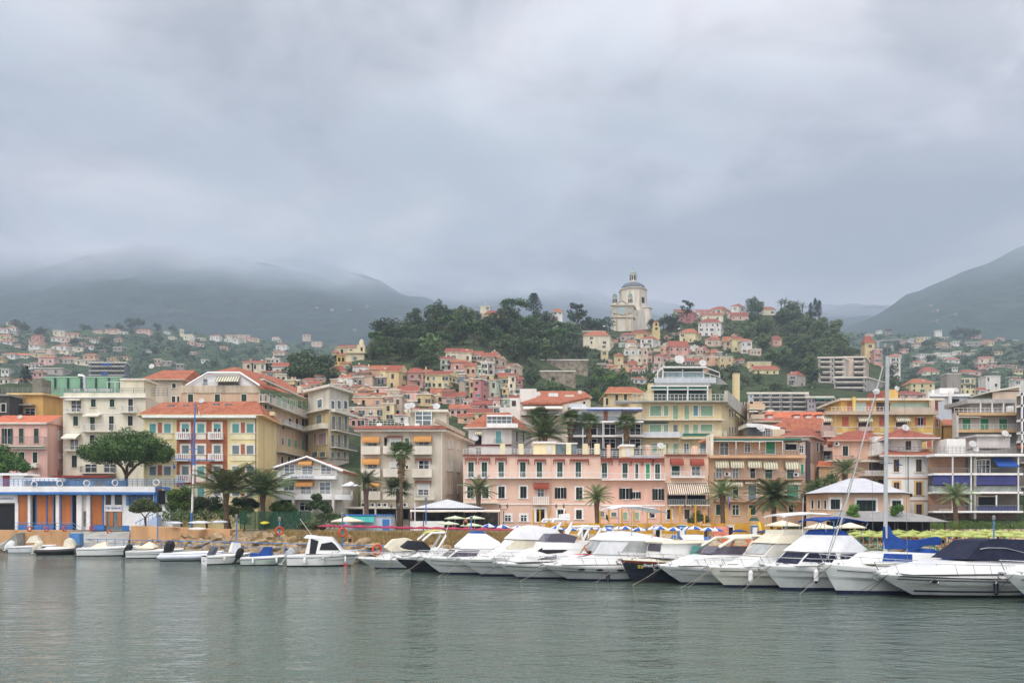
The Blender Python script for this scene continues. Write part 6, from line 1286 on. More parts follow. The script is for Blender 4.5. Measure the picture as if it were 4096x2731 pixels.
b=slabblock('beige_apartment_slab','beige apartment slab with a blank wall joined right of the grey slab',3374,3460,3475,1430,1515,402,'#bda893',4,[(3412,3456)],[])
b=slabblock('curved_apartment_block','grey apartment block with long curved balconies in front of the beige slab',3336,3466,3540,1512,1600,380,'#a9a299',4,[(3340,3455)],[3461])
b=slabblock('white_apartment_row','long white apartment row with teal awnings left of the red dormer roof',2992,3228,3235,1576,1650,262,'#b9c0c2',4,[(3012,3040),(3046,3078),(3084,3120),(3126,3160),(3166,3222)],[3004,3043,3081,3123,3163])
b=slabblock('mauve_apartment_row','low mauve apartment row with a green awning, right of the long white row',3229,3330,3345,1592,1660,258,'#a59698',3,[(3262,3300),(3304,3328)],[3240,3252])
b.awn([3285],60,1594,1602,2.0,AW_GN)
b=slabblock('scaffolded_block','long dark block wrapped in scaffolding with blue tarpaulins behind the green hall',355,505,520,1452,1505,460,'#5e6470',3,[(360,500)],[])
b.slab('tarpaulin',410,1454,448,1464,1.4,1.5,AW_BL);b.slab('tarpaulin',412,1490,438,1502,1.4,1.5,AW_BL)
mb=MB()
for i in range(12):
 u0,u1,a,z=b.rc(358+13*i,1450,359+13*i,1508);fbox(mb,b.f,u0,u1,a,z,1.6,1.75,RAILG)
b.part('scaffolding',mb)
for(nm,lb,x0,x1,y0,y1,D,c)in(('bridge_viaduct','pale concrete viaduct beyond the ochre tower block',3495,3610,1357,1363,900,'#9fa3a2'),):
 t=thing(nm,lb,'bridge',(X_((x0+x1)/2,D),D,Z_(y1+25,D)));mb=MB();mb.hexa([P(x0,y1+4,D),P(x1,y1-3,D+40),P(x1,y1-3,D+50),P(x0,y1+4,D+10)],[P(x0,y0+4,D),P(x1,y0-3,D+40),P(x1,y0-3,D+50),P(x0,y0+4,D+10)],CONC);mb.build('deck',t)
 for k in range(4):
  x=x0+14+28*k;mb=MB();mb.box(X_(x,D+10*k+5)-1.5,D+10*k+3,Z_(1390,D),X_(x,D+10*k+5)+1.5,D+10*k+7,Z_(y1,D),CONC);mb.build('pier',t)
# ---- the domed church on the hill top
def church():
 D=535;s=D/F;fx,fy=zm(2250,1050,2.614)
 ST,ST2=plaster('#d9d0bd',0.1),plaster('#b8a98c',0.1);CU=mat('verdigris','#7fa090',0.7,0.15,1);SL=mat('slate_dome','#5f6670',0.6,0.15,0.5)
 def q(x,y,d=0.0):return P(fx(x),fy(y),D+d)
 zb=Z_(fy(720),D)-3
 t=thing('domed_church','large cream church with a slate dome and two green capped turrets on the hill','church',(q(700,720).x,D,zb))
 mb=MB();a,c=q(517,0).x,q(737,0).x
 pl=[(a,D),(c,D),(q(800,0,26).x,D+26),(q(600,0,26).x,D+26)];mb.prism([(x,y,zb)for x,y in pl],(0,0,q(0,460).z-zb),ST);mb.build('nave',t)
 mb=MB();zc=q(0,460).z
 pts=[q(545,460)]+[Vector((q(545+150*k/8,460).x,D-0.3,zc+sin(pi*k/8)*3.4+0.3))for k in range(9)]+[q(697,460)]
 mb.prism([Vector((p.x,D-0.3,p.z))for p in pts],(0,3,0),ST);mb.tube([Vector((p.x,D-.5,p.z))for p in pts[1:-1]],.35,ST2,4);mb.build('curved_pediment',t)
 mb=MB()
 for y in(455,578):mb.prism([(x+e,y_,q(0,y).z)for(x,y_),e in zip(pl,(-.8,.8,.8,-.8))],(0,0,1.0),ST2);mb.box(a-.8,D-.9,q(0,y).z+.003,c+.8,D-.004,q(0,y).z+.99,ST2)
 mb.build('cornice',t)
 mb=MB()
 for x in(527,568,668,685,728):mb.box(q(x,0).x-0.55,D-0.5,zb,q(x,0).x+0.55,D-0.004,zc,ST2)
 mb.build('pilasters',t)
 mb=MB();cz=q(0,500).z;cx=q(622,0).x;n=22
 pts=[]
 for k in range(n):
  th=2*pi*k/n;r=4.6+1.3*cos(2*th)+0.6*cos(4*th);pts.append(Vector((cx+r*cos(th)*1.2,D-0.3,cz+r*sin(th)*0.75)))
 mb.prism(pts,(0,0.2,0),mat('pale_lead_glass','#9fb0ac',0.4,0.05,1));o=mb.build('lobed_window',t)
 mb=MB();mb.tube(pts+[pts[0]],0.35,ST2,4);mb.build('frame',o)
 for x,y0,y1 in((542,505,545),(700,498,538),(760,520,550),(782,520,550)):
  d=0 if x<740 else 8;mb=MB();p0=q(x-6,y1,d);p1=q(x+6,y0,d);mb.box(p0 .x,p0 .y-0.15,p0 .z,p1 .x,p0 .y,p1 .z,DARK);mb.build('window',t)
 mb=MB();mb.hexa([q(745,720,4),q(850,720,14),q(800,720,26),q(700,720,10)],[q(745,500,4),q(850,490,14),q(800,490,26),q(700,500,10)],ST);mb.build('side_aisle',t)
 mb=MB();cc=q(858,720,20);mb.lathe([(4.9,-3),(4.9,q(0,492,20).z-cc.z),(5.5,q(0,490,20).z-cc.z),(5.5,q(0,484,20).z-cc.z),(3,q(0,476,20).z-cc.z)],cc,ST,16);mb.build('apse',t)
 cc=q(737,720,22);k=(D+22)/F/2.614;rr=137*k;z=lambda y:q(0,y,22).z-cc.z
 mb=MB();mb.lathe([(rr,0),(rr,z(300)),(rr+1,z(300)),(rr+1,z(292))],cc,ST,8,phase=pi/8);mb.build('drum',t)
 for an in range(8):
  th=pi/8+an*pi/4;mb=MB();mb.box(-0.5,-0.4,z(478),0.5,0.4,z(302),ST2);M=Matrix.Translation(cc)@Matrix.Rotation(th,4,'Z')@Matrix.Translation((rr,0,0));mb.v=[tuple(M@Vector(v))for v in mb.v];mb.build('corner_strip',t)
 for th in(-pi*0.5+pi/4,):
  mb=MB();mb.box(-0.4,-1.5,z(445),0.25,1.5,z(388),DARK);M=Matrix.Translation(cc)@Matrix.Rotation(th,4,'Z')@Matrix.Translation((rr*0.924,0,0));mb.v=[tuple(M@Vector(v))for v in mb.v]
  mb.build('window',t)
 rd=128*k;h=(z(212)-z(292))*1.02
 mb=MB();mb.lathe([(rd*cos(a*pi/2/7),z(292)+h*sin(a*pi/2/7))for a in range(7)]+[(38*k,z(214))],cc,SL,24);mb.build('dome',t,smooth=True)
 mb=MB()
 for an in range(8):
  th=pi/8+an*pi/4;mb.tube([(cc.x+(rd+.1)*cos(a*pi/2/7)*cos(th),cc.y+(rd+.1)*cos(a*pi/2/7)*sin(th),cc.z+z(292)+h*sin(a*pi/2/7))for a in range(7)],0.14,SL,4)
 mb.build('dome_ribs',t)
 mb=MB();mb.lathe([(42*k,z(212)),(42*k,z(204)),(33*k,z(202)),(33*k,z(134)),(40*k,z(132)),(40*k,z(124))],cc,ST,8);o=mb.build('lantern',t)
 for an in range(8):
  mb=MB();th=an*pi/4+pi/8;mb.box(-0.4,-0.5,z(190),0.17,0.5,z(145),DARK);M=Matrix.Translation(cc)@Matrix.Rotation(th,4,'Z')@Matrix.Translation((33*k*0.93,0,0));mb.v=[tuple(M@Vector(v))for v in mb.v];mb.build('opening',o)
 mb=MB();mb.lathe([(36*k,z(124)),(33*k,z(112)),(22*k,z(98)),(8*k,z(88)),(3*k,z(72)),(1.5*k,z(50)),(0.0,z(40))],cc,CU,14);mb.build('lantern_cap',t,smooth=True)
 for xx,dd in((547,2),(709,2)):
  cc2=q(xx,460,dd);kk=(D+dd)/F/2.614;zz=lambda y:q(0,y,dd).z-cc2 .z
  mb=MB();mb.lathe([(27*kk,-1),(27*kk,zz(440)),(22*kk,zz(436)),(22*kk,zz(376)),(27*kk,zz(374)),(27*kk,zz(368))],cc2,ST,8,phase=pi/8);o=mb.build('turret',t)
  for an in range(8):
   mb=MB();th=an*pi/4;mb.box(-0.3,-0.35,zz(425),0.14,0.35,zz(385),DARK);M=Matrix.Translation(cc2)@Matrix.Rotation(th,4,'Z')@Matrix.Translation((22*kk*0.93,0,0));mb.v=[tuple(M@Vector(v))for v in mb.v];mb.build('opening',o)
  mb=MB();mb.lathe([(26*kk,zz(368)),(25*kk,zz(356)),(18*kk,zz(344)),(22*kk,zz(340)),(12*kk,zz(328)),(3*kk,zz(318)),(0,zz(298))],cc2,CU,12);mb.build('turret_cap',t,smooth=True)
church()
def chapel():
 D=330;fx,fy=zm(1300,1340,5.227)
 ST,ST2=plaster('#cdbf98',0.1),plaster('#bfae84',0.1)
 def q(x,y,d=0.0):return P(fx(x),fy(y),D+d)
 t=thing('chapel','cream chapel with a pediment and round window at the left of the old town','church',(q(640,700).x,D,q(0,700).z))
 mb=MB();mb.box(q(440,0).x,D,q(0,760).z,q(820,0).x,D+12,q(0,375).z,ST);mb.box(q(350,0).x,D-0.3,q(0,760).z,q(880,0).x,D+4,q(0,580).z,ST2);mb.build('front',t)
 mb=MB();mb.prism([q(435,375,-0.4),q(860,380,-0.4),q(645,275,-0.4)],(0,12,0),ST);mb.build('pediment',t)
 mb=MB()
 for y in(375,560):mb.box(q(430,0).x,D-0.7,q(0,y+10).z,q(870,0).x,D+0.3,q(0,y).z,ST2)
 mb.build('cornice',t)
 mb=MB();c=q(625,488,-0.2);n=16;r=52*D/F/5.227;mb.poly([c+Vector((cos(2*pi*i/n)*r,0,sin(2*pi*i/n)*r))for i in range(n)],GLASSB);o=mb.build('round_window',t);mb=MB();mb.tube([c+Vector((cos(2*pi*i/n)*r,0,sin(2*pi*i/n)*r))for i in range(n+1)],0.18,ST,5);mb.build('frame',o)
 mb=MB();cc=q(765,380,9);mb.box(cc.x-1.6,cc.y-1.6,cc.z-6,cc.x+1.6,cc.y+1.6,q(0,225,9).z,ST);mb.build('bell_turret',t)
 for x in(765,):mb=MB();p=q(x,300,7.3);mb.box(p.x-0.4,p.y,p.z-.8,p.x+0.4,p.y+0.1,p.z+0.9,DARK);mb.build('opening',t)
 mb=MB();cc=q(765,215,9);mb.lathe([(1.35,-0.6),(1.35,0),(1.1,.7),(1.1,1.1),(.95,1.7),(.6,2.2),(.25,2.5),(0,2.7)],(cc.x,cc.y,cc.z),ST,14);mb.build('cupola',t,smooth=True)
 for(x0,x1,y0,y1,c_,ya)in((210,690,250,350,'#c0b48f',235),(235,440,420,600,'#cfa850',345),(150,240,370,500,'#c9b98a',360)):
  Dx=D+(14 if y0==250 else 3);X0,X1=X_(fx(x0),Dx),X_(fx(x1),Dx);mb=MB();mb.box(X0,Dx,Z_(fy(y1),Dx)-6,X1,Dx+7,Z_(fy(y0),Dx),plaster(c_));o=mb.build('annex',t);mb=MB();roofsolid(mb,[Vector((X0,Dx)),Vector((X1,Dx)),Vector((X1,Dx+7)),Vector((X0,Dx+7))],Z_(fy(y0),Dx)+.1,1.5,0.4,'x',0.2,ROOF2,ST);mb.build('roof',o)
  for k in range(2):xx=X0+(X1-X0)*(0.3+0.4*k);mb=MB();mb.box(xx-.5,Dx-.1,Z_(fy(y0),Dx)-2.6,xx+.5,Dx,Z_(fy(y0),Dx)-1.0,DARK);mb.build('window',o)
chapel()
# little bell turret under the church
D=505;fx,fy=zm(2300,1250,5.227);t=thing('bell_turret','slim yellow bell turret with a red cap below the church','bell tower',(X_(fx(1700),D),D,Z_(fy(440),D)))
c=Vector((X_(fx(1700),D),D+2,Z_(fy(440),D)-8));zz=lambda y:Z_(fy(y),D)-c.z
mb=MB();mb.box(c.x-2.2,c.y-2.2,c.z,c.x+2.2,c.y+2.2,c.z+zz(300),plaster('#cdb878'));mb.box(c.x-1.7,c.y-1.7,c.z+zz(300),c.x+1.7,c.y+1.7,c.z+zz(205),plaster('#cdb878'));mb.build('shaft',t)
mb=MB();mb.box(c.x-.7,c.y-2.3,c.z+zz(360),c.x+.7,c.y-2.2,c.z+zz(315),DARK);mb.build('opening',t)
mb=MB();mb.box(c.x-.6,c.y-1.8,c.z+zz(275),c.x+.6,c.y-1.7,c.z+zz(220),DARK);mb.build('opening',t)
mb=MB();mb.lathe([(2.6,zz(205)),(2.2,zz(185)),(0,zz(150))],c,ROOF2,4,phase=pi/4);mb.build('cap',t)
# retaining walls and villa roofs among the trees
for(x0,x1,y0,y1,lb)in((2150,2350,1445,1480,'long rubble retaining wall among trees right of the old town'),(2160,2300,1490,1530,'lower rubble wall with a dark gateway, right of the old town'),(2290,2420,1330,1352,'grey retaining wall left below the church')):
 D=depth_at(TOWN,(x0+x1)/2,y1);t=thing('retaining_wall',lb,'wall',(X_((x0+x1)/2,D),D,Z_(y1,D)));SW=mat('rubble_stone','#8d8270',0.95,0.28,0.6,bump=0.6,bscale=3)
 mb=MB();mb.box(X_(x0,D),D-2,Z_(y1,D)-8,X_(x1,D),D+4,Z_(y0,D),SW);mb.build('masonry',t)
 mb=MB();mb.box(X_(x0,D)-.2,D-2.3,Z_(y0,D)+.003,X_(x1,D)+.2,D-1,Z_(y0,D)+.5,TRIM);mb.build('coping',t)
 if x0==2160:mb=MB();mb.box(X_(2205,D),D-2.1,Z_(1535,D),X_(2219,D),D-2,Z_(1512,D),DARK);mb.build('gateway',t)
for i,(x0,x1,y0,y1,c,lb)in enumerate(((1940,1995,1255,1275,'y','yellow and red villa half hidden by a pine on the wooded hill'),(1922,1960,1225,1240,'c','cream ruin wall topmost on the wooded hill'),(2212,2250,1248,1258,'w','white villa with a red roof on the crest of the wooded hill'),(2205,2225,1285,1315,'w','white cottage glimpsed between the trees of the wooded hill'))):
 house('S',x0,x1,y0,y1,c,'x' if i!=1 else 'f',y0-12,0,2,1,lb,group='villas in the wooded hill',dd=(440,455,480,470)[i])
# ================================================================ TREES
FOL=foliage('leaves_dark','#2a3a22','#4a5c38');FOLP=foliage('leaves_pine','#2c4822','#547638');FOLM=foliage('leaves_mid','#3b4d2c','#67784a');FOLB=foliage('leaves_bright','#35521f','#5f7d33')
FOLC=foliage('leaves_cypress','#1f2c22','#38483c');PALM=foliage('palm_leaves','#4c5c36','#7d8a5c');PALMD=foliage('palm_leaves_dark','#3a4a2c','#64744a')
BARK=mat('bark','#5a4636',0.95,0.2,3,bump=0.8,bscale=12);PTR=mat('palm_trunk','#6d5a48',0.95,0.25,5,bump=0.9,bscale=9);SKIRT=mat('dead_fronds','#7d6a4c',0.95,0.25,3,bump=0.6,bscale=10)
def rdir(r):
 z=r.uniform(-1,1);t=r.uniform(0,2*pi);s=sqrt(1-z*z);return Vector((s*cos(t),s*sin(t),z))
def clumps(mb,centers,n,size,m,r,flat=1.0):
 """n leaf-sized triangles in and on the shell of each clump (centre, radius)"""
 for c,rad in centers:
  for _ in range(n):
   d=rdir(r);p=Vector(c)+Vector((d.x,d.y,d.z*flat))*rad*(r.uniform(0.72,1.05))
   nn_=(d+rdir(r)*0.7).normalized();a=nn_.cross(Vector((0.3,0.2,1))).normalized();b=nn_.cross(a);s=size*r.uniform(0.6,1.4);t=r.uniform(0,6.28)
   u=a*cos(t)+b*sin(t);v=nn_.cross(u)
   mb.add([p-u*s,p+u*s*.6+v*s*.8,p+u*s*.7-v*s*.7],[(0,1,2)],m)
def crown_mesh(kind,seed):
 r=random.Random(seed);mb=MB();cs=[]
 if kind=='round':
  for _ in range(15):d=rdir(r);q=r.uniform(0.35,0.78);cs.append((Vector((d.x,d.y,d.z*0.8))*q,r.uniform(0.24,0.42)))
  clumps(mb,cs,70,0.075,FOL,r)
 elif kind=='umbrella':
  for _ in range(18):t=r.uniform(0,6.28);q=sqrt(r.random())*0.85;cs.append((Vector((cos(t)*q,sin(t)*q,0.28*(1-q*q)+r.uniform(-.12,.06))),r.uniform(0.18,0.3)))
  clumps(mb,cs,60,0.065,FOLP,r,0.6)
 elif kind=='cypress':
  for k in range(14):z=-1+2*k/13;w=0.24*(1-((z+.25)/1.3)**2)+0.05;cs.append((Vector((r.uniform(-.05,.05),r.uniform(-.05,.05),z)),w))
  clumps(mb,cs,60,0.055,FOLC,r,1.2)
 elif kind=='pine':
  for k in range(13):t=r.uniform(0,6.28);q=r.uniform(0.2,0.8);cs.append((Vector((cos(t)*q,sin(t)*q,r.uniform(-.7,.8))),r.uniform(0.2,0.36)))
  clumps(mb,cs,70,0.08,FOLC,r,0.7)
 else:
  for _ in range(14):d=rdir(r);q=r.uniform(0.3,0.72);cs.append((Vector((d.x,d.y,d.z*0.9))*q,r.uniform(0.25,0.4)))
  clumps(mb,cs,62,0.085,FOLM if kind=='mid' else FOLB,r)
 return mb.mesh('crown')
CROWN={k:[crown_mesh(k,10*i+7)for i in range(n)]for k,n in(('round',5),('umbrella',3),('cypress',2),('pine',2),('mid',3),('bright',2))}
_t=MB();_t.tube([(0,0,-1),(0.02,0,-.4),(-0.01,0.01,0.2),(0.02,0,0.6)],[0.09,0.06,0.045,0.02],BARK,5)
for k in range(4):_t.tube([(0,0,-0.3+.1*k),(0.3*cos(k*1.7),0.3*sin(k*1.7),0.1+.1*k),(0.55*cos(k*1.7),0.55*sin(k*1.7),0.25+.1*k)],[0.04,0.025,0.01],BARK,4)
TRUNKM=_t.mesh('trunk')
def tree(kind,loc,rad,h,label,group=None,name=None,cat='tree',squash=0.85):
 """loc: foot; rad: crown radius; h: total height"""
 t=thing(name or{'round':'evergreen_tree','umbrella':'umbrella_pine','cypress':'cypress','pine':'pine_tree','mid':'broadleaf_tree','bright':'broadleaf_tree'}[kind],label,cat,loc,R.uniform(0,6.28),group)
 c=bpy.data.objects.new('crown',R.choice(CROWN[kind]));COL.objects.link(c);c.parent=t
 cz={'umbrella':h-rad*0.8,'cypress':h*0.5}.get(kind,h-rad*squash)
 c.location=(0,0,cz);c.scale=(rad,rad,rad*squash)if kind!='cypress' else(rad*4,rad*4,h*0.5)
 k=bpy.data.objects.new('trunk',TRUNKM);COL.objects.link(k);k.parent=t
 k.location=(0,0,cz*0.5-0.3);k.scale=(max(rad,2)*0.8,max(rad,2)*0.8,cz*0.5+0.6)
 return t
HB=[]
def note_boxes():
 for key,L_ in[(h[0],h)for h in HOUSES+CHURCHHILL+RIGHTH]:
  fx,fy=zm(*YZ[key]);x1=max(L_[2],L_[8]or 0);x0=min(L_[1],L_[8]or 9e9);HB.append((fx(x0),fy(min(L_[3],L_[7]or 9e9)),fx(x1),fy(L_[4])))
 for a in WV_+EV_:HB.append((a[0]-a[2]/2,a[1]-a[3]-4,a[0]+a[2]/2,a[1]))
 HB.extend([(3270,1425,3540,1600),(2990,1570,3330,1650),(2440,1060,2600,1335),(1330,1370,1475,1480),(355,1445,520,1510),(2150,1440,2350,1535),(1935,1225,2000,1272),(1915,1222,1962,1242),(2210,1240,2250,1262)])
note_boxes()
def free(x0,y0,x1,y1,slack=0.35):
 w=(x1-x0)*slack;hgt=(y1-y0)*slack
 for a,b,c,d in HB:
  if x0+w<c and x1-w>a and y0+hgt*.5<d and y1-hgt>b:return False
 return True
def wood(T,x0,x1,y0f,y1,stepx,stepy,rpx,kinds,labels,group,slack=0.35,keep=1.0,ratio=.95,cap=400):
 n=0;y=y1
 while True:
  y-=stepy*1.0
  if y<min(y0f(x)for x in(x0,(x0+x1)/2,x1))-40 or n>cap:break
  x=x0+R.uniform(0,stepx)
  while x<x1:
   px=x+R.uniform(-.35,.35)*stepx;py=y+R.uniform(-.4,.4)*stepy;x+=stepx
   rp=rpx*R.uniform(0.7,1.25)
   if py<y0f(px)or R.random()>keep:continue
   if not free(px-rp,py-rp*2*ratio*.8,px+rp,py,slack):continue
   D=depth_at(T,px,py);k=R.choice(kinds);rad=1.25*rp/F*D
   tree(k,(X_(px,D),D,Z_(py,D)-0.5),rad,rad*2*ratio*R.uniform(.85,1.1),labels[k]+', '+(q_:=('upper ' if py<(y1+y0f(px))/2 else 'lower ')+('left','middle','right')[min(2,int(3*(px-x0)/(x1-x0)))]+' part'),group+' '+q_+' '+{'round':'evergreens','umbrella':'umbrella pines','mid':'broadleaves','cypress':'cypresses','pine':'pines','bright':'bright trees'}[k]);n+=1
 return n
ridge=lambda T:(lambda px:colpts(T,px)[-1][0]+3)
cnt=[]
cnt.append(wood(TOWN,1478,2360,ridge(TOWN),1555,62,34,44,['round','round','mid','umbrella','round'],dict(round='dark round topped evergreen in the wood between old town and church',mid='olive green broad crowned tree in the wood between old town and church',umbrella='flat topped umbrella pine in the wood between old town and church'),'wood above the old town',0.2))
cnt.append(wood(TOWN,2620,3420,ridge(TOWN),1560,58,34,27,['mid','mid','round'],dict(round='dark evergreen on the hillside right of the church houses',mid='mid green tree on the hillside right of the church houses'),'church hill',0.25,.62))
cnt.append(wood(TOWN,2090,2620,lambda x:1530,1640,60,34,34,['round','mid','bright'],dict(round='dark tree on the slope behind the waterfront red roofs',mid='mid green tree on the slope behind the waterfront red roofs',bright='bright green tree on the slope behind the waterfront red roofs'),'slope behind the waterfront',0.25))
cnt.append(wood(TOWN,2990,3640,lambda x:ridge(TOWN)(x),1630,60,34,32,['round','mid'],dict(round='dark tree between the apartment slabs on the right slope',mid='mid green tree between the apartment slabs on the right slope'),'trees round the apartment slabs',0.3,0.8))
cnt.append(wood(WEST,60,1340,ridge(WEST),1500,52,30,17,['round','mid','round'],dict(round='small dark tree on the west hillside',mid='small olive tree on the west hillside'),'west hillside',0.15,0.42))
cnt.append(wood(EAST,3420,4110,ridge(EAST),1500,50,28,17,['round','mid','round'],dict(round='small dark tree on the east slope',mid='small olive tree on the east slope'),'east slope',0.15,0.5))
print('TREES',cnt)
def bushes(name,T,x0,x1,y1,n,rpx,m,seed,ytop=None):
 r=random.Random(seed);mb=MB()
 for _ in range(n):
  px=r.uniform(x0,x1);yr=colpts(T,px)[-1][0];py=r.uniform(yr+1,y1)
  D=depth_at(T,px,py);rad=rpx*r.uniform(.5,1.3)/F*D;c=P(px,py,D)
  if not free(px-4,py-8,px+4,py,0):continue
  clumps(mb,[(c+Vector((0,0,rad*.2)),rad)],16,rad*0.42,m,r,0.7)
 o=mb.build(name);o['kind']='stuff';return o
bushes('undergrowth',TOWN,1300,3700,1640,2600,13,foliage('scrub_leaves','#26331f','#47522f'),3)
bushes('woodland',WEST,-60,1500,1560,2600,9,foliage('far_leaves','#27362a','#425238'),4)
bushes('woodland',EAST,3400,4150,1560,1500,9,foliage('far_leaves_east','#27362a','#425238'),5)
for T_,x0,x1,y0,y1,n,g in((WEST,0,420,1330,1500,34,'west hillside'),(WEST,420,1330,1340,1470,20,'west hillside'),(EAST,3560,4096,1360,1530,26,'east slope')):
 for _ in range(n):
  px,py=R.uniform(x0,x1),R.uniform(y0,y1);w=R.uniform(16,34);c=R.choice('cbwpstl')
  far_villa(px,py,w,w*.4,c,R.choice((ROOF1,ROOF2,None)),T_,'small pale villa tucked among the trees of the '+g,'small villas of the '+g)
# single trees that stand out
def tr(kind,px,pyf,rpx,pyt,D,label,squash=0.85,group=None,name=None,cat='tree'):
 rad=rpx/F*D;z0=Z_(pyf,D);return tree(kind,(X_(px,D),D,z0),rad,Z_(pyt,D)-z0,label,group,name,cat,squash)
for a in((1250,1510,84,1388,300),(1200,1515,66,1400,303),(1300,1515,62,1412,298),(1245,1545,90,1420,288),(1185,1550,62,1440,286),(1305,1550,60,1445,284)):tr('round',*a,'dark evergreen of the big clump left of the chapel',0.75,'big clump left of the chapel')
tr('round',1515,1345,40,1272,392,'dark tree at the left end of the wooded crest',.9);tr('round',2020,1280,44,1218,455,'broad dark pine on the crest before the yellow red villa')
for px,w,yt in((1850,60,1218),(1780,50,1222)):tr('mid',px,1280,w,yt,440,'broad olive coloured tree on the left of the wooded crest',.7,'broad olive trees on the crest')
tr('pine',2310,1290,44,1202,500,'tall ragged pine on the crest left of the church',1.0);tr('pine',2748,1262,34,1196,560,'round topped pine on the ridge behind the rose villa',.9)
for px in(2395,2350,2420):tr('round',px,1345,42,1262,505,'dark tree at the foot of the church, on its left side',.8,'dark trees left of the church')
for px,py in((2610,1340),(2655,1325),(2700,1320)):tr('round',px,py,36,py-75,515,'dark tree just right of the church apse',.85,'dark trees right of the church')
tr('cypress',3262,1262,11,1195,588,'tall left cypress of the dark pair on the right end of the ridge');tr('cypress',3276,1262,10,1202,590,'right cypress of the dark pair on the ridge');tr('cypress',3243,1260,9,1212,586,'shorter cypress left of the dark pair on the ridge')
tr('cypress',106,1545,22,1468,330,'broad dark cypress above the ochre house');
for px,py in((3820,1352),(3860,1354),(3895,1356)):tr('round',px,py,30,py-50,depth_at(EAST,px,py),'dark rounded tree of the clump on the east ridge',.8,'dark clump on the east ridge')
for px,py,rp in((480,1318,24),(520,1305,30),(555,1300,30),(340,1320,26),(700,1325,10),(430,1308,13),(60,1305,26),(100,1318,28)):
 T_=WEST;D=depth_at(WEST,px,py)if px<2000 else 1460;tr('round',px,py+8,rp,py-rp*1.2,D,'dark tree breaking the skyline of the %s'%('west hillside' if px<2000 else 'east mountain'),.8,'skyline trees west' if px<2000 else None)
# Norfolk pine: whorls of level branches
D=470;t=thing('norfolk_pine','tiered conifer standing alone on the wooded crest','tree',(X_(2135,D),D,Z_(1262,D)));mb=MB();r=random.Random(5);Hh=Z_(1172,D)-Z_(1262,D)
for k in range(9):
 z=Hh*(0.25+0.75*k/9);L_=(Hh*0.34)*(1-(k/9.5)**1.6)+0.5
 for j in range(9):th=2*pi*j/9+k;clumps(mb,[(Vector((cos(th)*L_*q,sin(th)*L_*q,z+q*.5)),0.55)for q in(.35,.6,.85,1.0)],9,.3,FOLC,r,.35)
mb.build('crown',t,world=False);mb=MB();mb.tube([(0,0,-1),(0,0,Hh)],[.4,.08],BARK,6);mb.build('trunk',t,world=False)
def palm(name,label,px,pyc,D,rpx,zfoot,kind='date',nf=34,m=None,group=None,skirt=0.0,seed=1,droop=1.0):
 """pyc: heart of the crown; rpx: frond reach in photo pixels"""
 r=random.Random(seed);m=m or PALM;Lf=rpx/F*D;zc=Z_(pyc,D);x=X_(px,D)
 t=thing(name,label,'palm tree',(x,D,zfoot),0,group);mb=MB();tr_=0.32 if kind=='date' else 0.24
 h=zc-zfoot;Lf*=1.3 if kind=='date' else 1.15
 mb.tube([(0,0,-0.3),(0.05,0,h*.3),(-0.04,0,h*.7),(0,0,h)],[tr_*1.25,tr_,tr_,tr_*(1.5 if kind=='date' else 1.1)],PTR,9);mb.build('trunk',t,world=False)
 mb=MB()
 for i in range(nf):
  th=2.39996*i;q=(i+.5)/nf
  el=radians(82-105*q*droop+r.uniform(-8,8));Lq=Lf*(0.75+0.3*sin(q*pi))*r.uniform(.85,1.1);hd=Vector((cos(th),sin(th),0))
  if kind=='date':
   p=Vector((0,0,h));K=9;e=el;pts=[p];
   for k in range(K):p=p+(hd*cos(e)+Vector((0,0,sin(e))))*(Lq/K);e-=radians(2+2*(1-q)+k*.6);pts.append(p)
   mb.tube(pts,[0.035]*(K-2)+[.02,.015,.01],m,3,False)
   side=Vector((-hd.y,hd.x,0));n=20
   for k in range(2,n):
    u=k/n*K;a=int(min(u,K-1));c=pts[a].lerp(pts[a+1],u-a);d=(pts[a+1]-pts[a]).normalized();ll=Lq*0.24*sin(pi*(0.12+.85*k/n))**.6
    for s_ in(-1,1):
     v=(side*s_+d*0.75+Vector((0,0,-0.25-.2*q))).normalized()*ll*r.uniform(.85,1.1);w=d*(Lq/n*.36)
     mb.add([c-w,c+w,c+v*.7+w*.6,c+v,c+v*.7-w*.4],[(0,1,2,3,4)],m)
  else:
   st=Lq*0.5;d=hd*cos(el)+Vector((0,0,sin(el)));a=Vector((0,0,h));c=a+d*st;mb.tube([a,c],.02,m,3,False);side=Vector((-hd.y,hd.x,0));up=side.cross(d)
   nn2=15
   for k in range(nn2):
    an=radians(-125+250*k/(nn2-1));v=(d*cos(an)+side*sin(an)).normalized()*Lq*.55*(1-.22*abs(an)/2.2);w=v.cross(up).normalized()*Lq*.03
    tip=c+v+Vector((0,0,-abs(v.length)*.28));mid=c+v*.6
    mb.add([c,mid-w,tip,mid+w],[(0,1,2,3)],m)
 mb.build('fronds',t,world=False)
 if skirt:
  k=MB();s0=h-skirt
  for i in range(90):
   th=r.uniform(0,6.28);z=h-r.uniform(0,skirt*.8);w=0.5*(0.5+(z-s0)/skirt);d=Vector((cos(th),sin(th),0));a=Vector((0,0,z))+d*.2;b_=Vector((0,0,z-r.uniform(.8,1.5)))+d*w;s_=Vector((-d.y,d.x,0))*.09
   k.add([a-s_,a+s_,b_+s_*2,b_-s_*2],[(0,1,2,3)],SKIRT)
  k.lathe([(.25,s0),(.4,s0+skirt*.5),(.42,h-.2),(.2,h)],(0,0,0),SKIRT,9);k.build('dead_frond_skirt',t,world=False)
 return t
palm('date_palm','broad feathery date palm left of the pair before the yellow brick house',905,1968,108,128,2.6,seed=1,nf=46,droop=.75)
palm('date_palm','dark date palm right of the pair before the gabled residence',1052,1972,110,118,2.7,seed=2,nf=40,m=PALMD,droop=.8)
